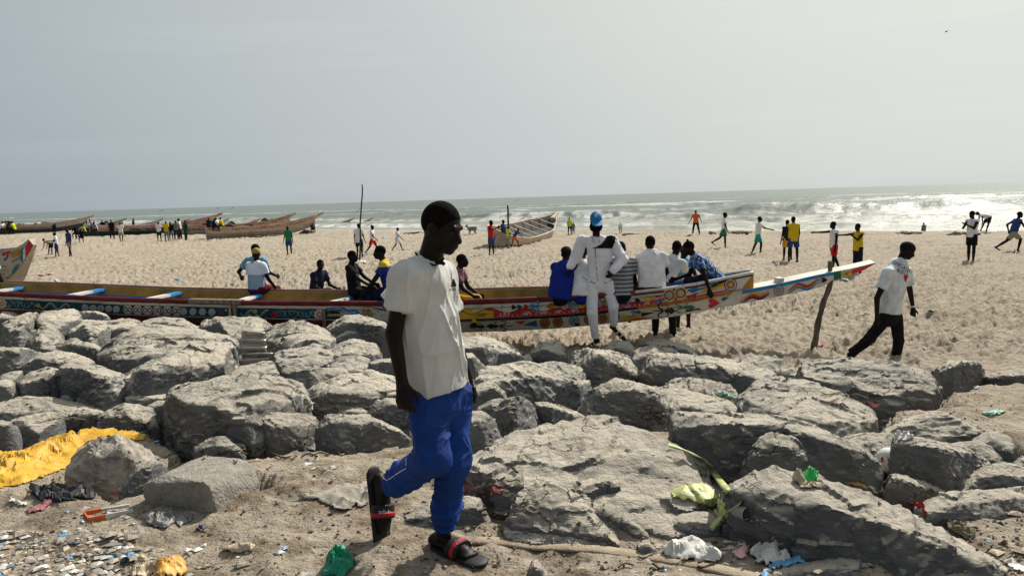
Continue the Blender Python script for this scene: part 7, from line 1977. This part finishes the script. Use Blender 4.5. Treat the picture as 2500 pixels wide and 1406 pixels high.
# broken lime green panel
bp0 = on_surf(1700, 1215)[0]; broot = empty("broken_panel", bp0); BO = np.array(bp0)
tag(broot, "broken lime green plastic car panel bent over the giant boulder", "car panel")
crumple("panel_plate", None, None, "1640 1203 1664 1186 1712 1180 1736 1190 1768 1224 1778 1240 1742 1240 1650 1222", .016, LLM, surf=True, parent=broot, loc=BO, ridge=.25, thick=.008)
crumple("panel_tongue", None, None, "1738 1238 1770 1240 1778 1266 1756 1272 1744 1258", .03, LLM, surf=True, parent=broot, loc=BO, ridge=.3, thick=.008)
def ribbon(pts, w, lift, m, name, parent, off, thick=.012):
    C = []
    for p in fine_poly(pts, 5)[:-5] + [pts[-1]]:
        s_, n_ = on_surf(*p); C.append(s_ + Z * lift)
    C = np.array(C)
    for _ in range(3): C[1:-1] = (C[:-2] + C[1:-1] * 2 + C[2:]) / 4
    mb = MB()
    A = []; 
    for i in range(len(C)):
        d = nrm(C[min(i + 1, len(C) - 1)] - C[max(i - 1, 0)]); s_ = nrm(np.cross(d, Z)); A.append(s_)
    A = np.array(A); n = len(C)
    rings = np.concatenate([C - A * w / 2 - Z * thick / 2, C + A * w / 2 - Z * thick / 2, C + A * w / 2 * .8 + Z * thick, C - A * w / 2 * .8 + Z * thick]) - off
    mb.add(list(rings), [[k * n + i, k * n + i + 1, ((k + 1) % 4) * n + i + 1, ((k + 1) % 4) * n + i] for k in range(4) for i in range(n - 1)])
    return mb.build(name, [m], parent, True)
ribbon([(1632, 1110), (1662, 1119), (1700, 1136), (1728, 1150), (1742, 1176), (1762, 1204), (1780, 1230)], .042, .06, LLM, "panel_arm", broot, BO, .006)
ribbon([(1736, 1314), (1752, 1292), (1780, 1272), (1804, 1258), (1812, 1246)], .035, .05, LLM, "panel_hook", broot, BO, .006)
# long dusty cloth strip
ps = [(1160, 1320), (1230, 1322), (1300, 1334), (1380, 1336), (1450, 1340), (1530, 1352), (1600, 1362), (1700, 1378), (1780, 1396), (1850, 1412)]
o0 = at_ground(1400, 1340)
st_ = ribbon(ps, .085, .004, CST, "cloth_strip", None, o0, .006); st_.location = o0
tag(st_, "long dusty cloth strip trailing over the sand from the walker's front slide to the right", "cloth strip")
# corrugated sheet
def corrugated(label, A4, waves, m, amp=.03):
    A4 = [np.asarray(p) for p in A4]; nu, nv = 10, waves * 10; V = []; nn = nrm(np.cross(A4[1] - A4[0], A4[3] - A4[0])); 
    if nn[1] > 0: nn = -nn
    for j in range(nv + 1):
        t = j / nv
        for i in range(nu + 1):
            s_ = i / nu; p = lerp(lerp(A4[0], A4[1], s_), lerp(A4[3], A4[2], s_), t); V.append(p + nn * amp * math.sin(t * waves * 2 * math.pi) + nn * .02 * math.sin(s_ * 3 + t * 2))
    Q = grid_quads(nv + 1, nu + 1); V = np.array(V); b0 = V.mean(0)
    o = link("corrugated_sheet", mesh_np("corrugated_sheet", V - b0, Q), m, loc=b0); md = o.modifiers.new("t", 'SOLIDIFY'); md.thickness = .004
    tag(o, label, "roof sheet")
ZN = mat("zinc", (0.42, 0.39, 0.34), .45, col2=(0.16, 0.10, 0.06), scale=7, metallic=.6, spec=.5, lo=.30, hi=.48)
yc = min(float(on_surf(px, py)[0][1]) for px in (585, 612, 640) for py in (815, 835, 855, 875))
corrugated("rusty corrugated roof sheet bent between the boulders, upper piece", [at_y(592, 808, yc + .16), at_y(648, 812, yc + .16), at_y(652, 862, yc - .04), at_y(578, 868, yc - .05)], 3, ZN)
corrugated("short corrugated piece under the bent roof sheet", [at_y(604, 862, yc - .02), at_y(668, 862, yc + .0), at_y(650, 884, yc - .10), at_y(566, 898, yc - .14)], 2, ZN)
# litter on the open beach
BG = "scraps of litter on the open beach"
for lab, c, w, h, m in (("pink cloth lying on the beach at left", (115, 671), 50, 9, plastic("pink", (0.55, 0.24, 0.28))), ("white scrap below the pink cloth", (138, 686), 20, 7, LW), ("red scrap on the beach left of the yellow head wrap", (374, 689), 18, 4, LRD), ("blue scrap on the beach left of the yellow head wrap", (432, 683), 14, 5, LBL),
        ("white scrap near the left stretch of the boat's far rail", (192, 698), 22, 5, LW), ("white plastic bag near the man with the yellow head wrap", (580, 651), 12, 5, LW), ("white bag on the sand beside the tall pole", (885, 641), 24, 6, LW), ("black sandal lying on the sand right of the bent man", (2272, 762), 16, 7, LBK), ("white paper at the right of the beach", (2476, 746), 12, 8, LW),
        ("pale red scrap right of the boat's beak", (1944, 815), 9, 6, plastic("salmon", (0.62, 0.20, 0.16))), ("white scrap near the dark legs under the boat", (1652, 812), 7, 5, LW), ("white plastic bag on the sand behind the long flat slab", (1895, 836), 22, 9, LW), ("small white scrap on the sand before the boat's beak", (2108, 770), 20, 7, LW), ("teal net piece beneath the boat's beak", (2058, 684), 34, 8, plastic("teal_net", (0.06, 0.25, 0.24))),
        ("dark red scrap at the foot of the crooked stick", (2002, 845), 16, 8, LRD), ("mint scrap at the foot of the crooked stick", (1995, 851), 8, 6, plastic("mint_strip", (0.25, 0.52, 0.40))), ("white scrap right of the bent man's feet", (2255, 852), 14, 7, LW), ("white rags near the two-lobed boulder", (2425, 928), 34, 10, LW), ("small blue bucket on the beach by the boy in white", (937, 581), 9, 7, LBL),
        ("black flat scrap on the beach below the green shirt boy", (693, 659), 12, 4, LBK), ("dark weed lump on the sand right of the bent man", (2285, 958), 18, 8, CRO), ("small white bit on the sand left of the two-lobed boulder", (2385, 948), 18, 6, LW)):
    t = np.linspace(0, 2 * math.pi, 9)[:-1]; r2 = np.random.default_rng(int(c[0]))
    crumple("litter_scrap", lab, "litter", [(c[0] + w / 2 * math.cos(k) * r2.uniform(.7, 1.1), c[1] + h / 2 * math.sin(k) * r2.uniform(.7, 1.1)) for k in t], min(.16, h * .9 * at_ground(*c)[1] / FPX), m, step=max(.7, w / 14), group=BG, fold=9)
WEED = mat("weed_brown", (0.10, 0.075, 0.05), .95, col2=(0.05, 0.038, 0.028), bump=.8, bscale=20)
for lab, c, w, hh in (("low heap of weed and branches at the water's edge behind the boys in green shorts", (1808, 570), 46, 7), ("dark weed lump at the water's edge left of the striding boys", (1738, 570), 12, 4), ("long weed heap at the water left of the grey child", (2215, 571), 52, 6), ("branchy weed mound at the water behind the crossed arms", (2350, 574), 60, 8),
        ("dark stone mound under the beak of the nearest old pirogue", (750, 569), 30, 9), ("weed clumps along the water's edge behind the walking man's neck", (1010, 570), 40, 4), ("low weed heap on the beach right of the white-clad figure by the water", (1540, 574), 34, 5)):
    g = at_ground(c[0], c[1]); sc_ = g[1] / FPX; pr = []; r2 = np.random.default_rng(int(c[0]) + 3)
    for k in range(9):
        x = (k / 8 - .5) * w * sc_; H_ = hh * sc_ * (1 - (abs(k - 4) / 5.2) ** 2) * r2.uniform(.6, 1.1)
        pr.append(('s', g + np.array([x, r2.uniform(-.2, .2), 0]), np.eye(3), (w * sc_ / 9, .35, max(H_, .08))))
    V, Q = sdf_mesh(pr, .05, .05); V = V + vnormals(V, Q) * (.06 * fbm3(V * 5, 3, 3))[:, None]
    tag(link("weed_heap", mesh_np("weed_heap", V - g, Q), WEED, loc=g), lab, "weed heap")
# scattered crumbs, shells, chips and twigs: uncountable
def scatter(name, label, areas, n, mats, smin_, smax_, seed, flat=.5):
    r2 = np.random.default_rng(seed); mb = MB(); tot = sum(a[4] for a in areas)
    for ar in areas:
        for _ in range(int(n * ar[4] / tot)):
            px, py = r2.uniform(ar[0], ar[2]), r2.uniform(ar[1], ar[3]); p = on_surf(px, py)[0]
            if r2.random() < .93 and np.linalg.norm(p - on_sand(px, py)) > .02: continue
            s_ = r2.uniform(smin_, smax_) * (.5 + r2.random() ** 2)
            P = r2.normal(size=(6, 3)) * np.array([1, 1, flat]) ; P = P / np.linalg.norm(P, axis=1, keepdims=True) * s_ * np.array([1, .8, flat])
            a = p + Z * s_ * flat * .5
            v = [a + np.array([s_, 0, 0]) + P[0] * .4, a + np.array([0, s_ * .8, 0]) + P[1] * .4, a - np.array([s_, 0, 0]) + P[2] * .4, a - np.array([0, s_ * .8, 0]) + P[3] * .4, a + Z * s_ * flat + P[4] * .3, a - Z * s_ * flat]
            mb.add(v, [[0, 1, 4], [1, 2, 4], [2, 3, 4], [3, 0, 4], [1, 0, 5], [2, 1, 5], [3, 2, 5], [0, 3, 5]], int(r2.integers(len(mats))))
    o = mb.build(name, mats, None, False); tag(o, label, kind='stuff'); return o
scatter("litter_chips", "heap of small plastic scraps, shells and pebbles at lower left", [(-10, 1295, 340, 1425, 8), (330, 1330, 760, 1420, .8), (150, 1240, 420, 1300, .6), (1540, 1320, 2100, 1420, 1.6), (1790, 1240, 1880, 1340, 1.0), (560, 1085, 860, 1150, 1.0), (200, 1000, 420, 1080, .8), (2130, 1240, 2500, 1406, .8)], 850, [LW, LBE, LGR, LBE, CRAG, CRAG, pale_m, pale_m, rock_m, LW, LBE, rock_m, CRAG, pale_m, LBE, LW, LW, LBL, LGR, LBE], .007, .036, 5, .30)
scatter("gravel_chips", "dark crumbs of soil and stone chips over the foreground sand", [(-20, 1180, 2520, 1420, 4), (0, 1000, 1000, 1180, 1), (1150, 1150, 1640, 1400, 1), (2100, 1200, 2500, 1420, 1.5), (2100, 960, 2500, 1080, .6)], 2600, [mat("soil_dark", (0.085, 0.065, 0.045), .95), CST, mat("soil_brown", (0.16, 0.12, 0.085), .95), rock_m], .004, .014, 6, .6)
mb = MB(); r2 = np.random.default_rng(11)
for _ in range(95):
    ar = [(560, 1085, 860, 1140), (340, 1060, 520, 1120), (120, 1020, 260, 1050), (1540, 1300, 1900, 1400), (2030, 960, 2150, 1000), (1150, 1150, 1300, 1260)][int(r2.integers(6))]
    px, py = r2.uniform(ar[0], ar[2]), r2.uniform(ar[1], ar[3]); dx = r2.uniform(-50, 50); dy = r2.uniform(-6, 6)
    pts_ = [on_surf(px + dx * t, py + dy * t + 4 * math.sin(t * 5 + px))[0] + Z * .012 for t in np.linspace(0, 1, 5)]
    if max(np.linalg.norm(pts_[i + 1] - pts_[i]) for i in range(4)) > .3: continue
    mb.tube(pts_, r2.uniform(.003, .008), 5, int(r2.integers(2)), cap=False)
tag(mb.build("twigs_and_cord", [MATS["soil_dark"], CST], None, True), "tangle of twigs and old cord in the gaps between boulders", kind='stuff')
# rubble wedged in the gaps: uncountable small stones
mb = MB(); r2 = np.random.default_rng(21); cnt = 0
while cnt < 420:
    x = r2.uniform(-9, 9); y = r2.uniform(4.6, 11.0)
    if gap(np.array([x]), np.array([y]))[0] < .6: continue
    cnt += 1; s_ = r2.uniform(.04, .15) * (.6 + .06 * y); c = np.array([x, y, float(G(x, y)) - .30 + s_ * .4])
    bm = bmesh.new()
    for _ in range(11):
        p = nrm(r2.normal(size=3)) * s_ * r2.uniform(.75, 1.1) * np.array([1.15, 1, .75]); bm.verts.new(p + c)
    bmesh.ops.convex_hull(bm, input=bm.verts); bm.verts.index_update(); bm.verts.ensure_lookup_table()
    idx = {v: i for i, v in enumerate(bm.verts)}
    mb.add([v.co for v in bm.verts], [[idx[v] for v in f.verts] for f in bm.faces], 0); bm.free()
tag(mb.build("rubble", [rock_m], None), "small grey stones wedged in the gaps between the boulders", kind='stuff')
# goat by the water
gg = at_ground(1152, 573); gk = float(gg[1]) / FPX
GX = lambda px, py, dy=0: at_y(px, py, gg[1] + dy)
pr = [('e', GX(1146, 560), GX(1160, 559), .17, .18, np.array([0, 1, 0]), .7), ('c', GX(1143, 558), GX(1139, 553), .09, .07), ('c', GX(1140, 552), GX(1136, 554), .075, .045), ('c', GX(1139.5, 551), GX(1143, 548.5), .02, .015), ('c', GX(1161, 557), GX(1164, 560), .035, .02)]
for x, d in ((1145, -.1), (1148, .1)): pr += [('c', GX(x, 563, d), GX(x + .6, 568, d), .055, .04), ('c', GX(x + .6, 568, d), GX(x - .3, 573.5, d), .04, .032)]
for x, d in ((1158.5, -.1), (1161, .1)): pr += [('c', GX(x, 562, d), GX(x - 1.2, 566, d), .085, .05), ('c', GX(x - 1.2, 566, d), GX(x + 1.4, 569.5, d), .045, .035), ('c', GX(x + 1.4, 569.5, d), GX(x + .8, 573.5, d), .035, .03)]
V, Q = sdf_mesh(pr, .028, .03); b0 = np.array([gg[0], gg[1], V[:, 2].min()]); 
dz = float(G(gg[0], gg[1])) - b0[2]
go = link("goat", mesh_np("goat", V - b0, Q), mat("goat_hair", (0.42, 0.36, 0.29), .9, col2=(0.08, 0.06, 0.05), scale=1.6), loc=b0 + Z * dz)
tag(go, "pale goat with dark legs standing by the water behind the walking man's face", "goat")
# gulls over the sea
def gull(label, px, py, dist, span, roll):
    c = at_y(px, py, dist); mb = MB(); a = np.array([math.cos(roll), 0, math.sin(roll)]); f_ = np.array([.3, .9, 0])
    mb.tube([c - f_ * .2, c - f_ * .1, c + f_ * .1, c + f_ * .25], [.01, .05, .05, .01], 6)
    for q in (1, -1):
        m_ = c + a * q * span * .28 + Z * span * .10; t_ = c + a * q * span * .5 + Z * span * .02
        mb.hexa([c - f_ * .07, c + f_ * .07, m_ + f_ * .06, m_ - f_ * .05, c - f_ * .07 + Z * .02, c + f_ * .07 + Z * .02, m_ + f_ * .06 + Z * .015, m_ - f_ * .05 + Z * .015])
        mb.hexa([m_ - f_ * .05, m_ + f_ * .06, t_ + f_ * .0, t_ - f_ * .03, m_ - f_ * .05 + Z * .015, m_ + f_ * .06 + Z * .015, t_ + Z * .008, t_ - f_ * .03 + Z * .008])
    tag(mb.build("gull", [mat("gull_dark", (0.10, 0.10, 0.10), .8)], None, loc=c), label, "bird", "gulls over the sea")
for lab, px, py, d, sp_, ro in (("gull high up at the right of the sky", 2311, 78, 60, .45, .3), ("gull low over the sea right of the walking man", 1262, 490, 120, 1.2, .4), ("gull over the waves beside the tall thin pole", 872, 518, 110, 1.6, .6), ("gull skimming the sea left of the walking man's head", 912, 511, 130, 1.3, .1), ("gull skimming left of another close to the walking man's head", 965, 511, 140, 1.2, -.1), ("gull just below the horizon above the far boats", 532, 509, 150, 1.3, .2), ("gull left of others above the far boats", 394, 515, 160, 1.4, .3), ("gull over the sea above the rust boat's beak", 568, 508, 150, 1.2, .5)):
    gull(lab, px, py, d, sp_, ro)
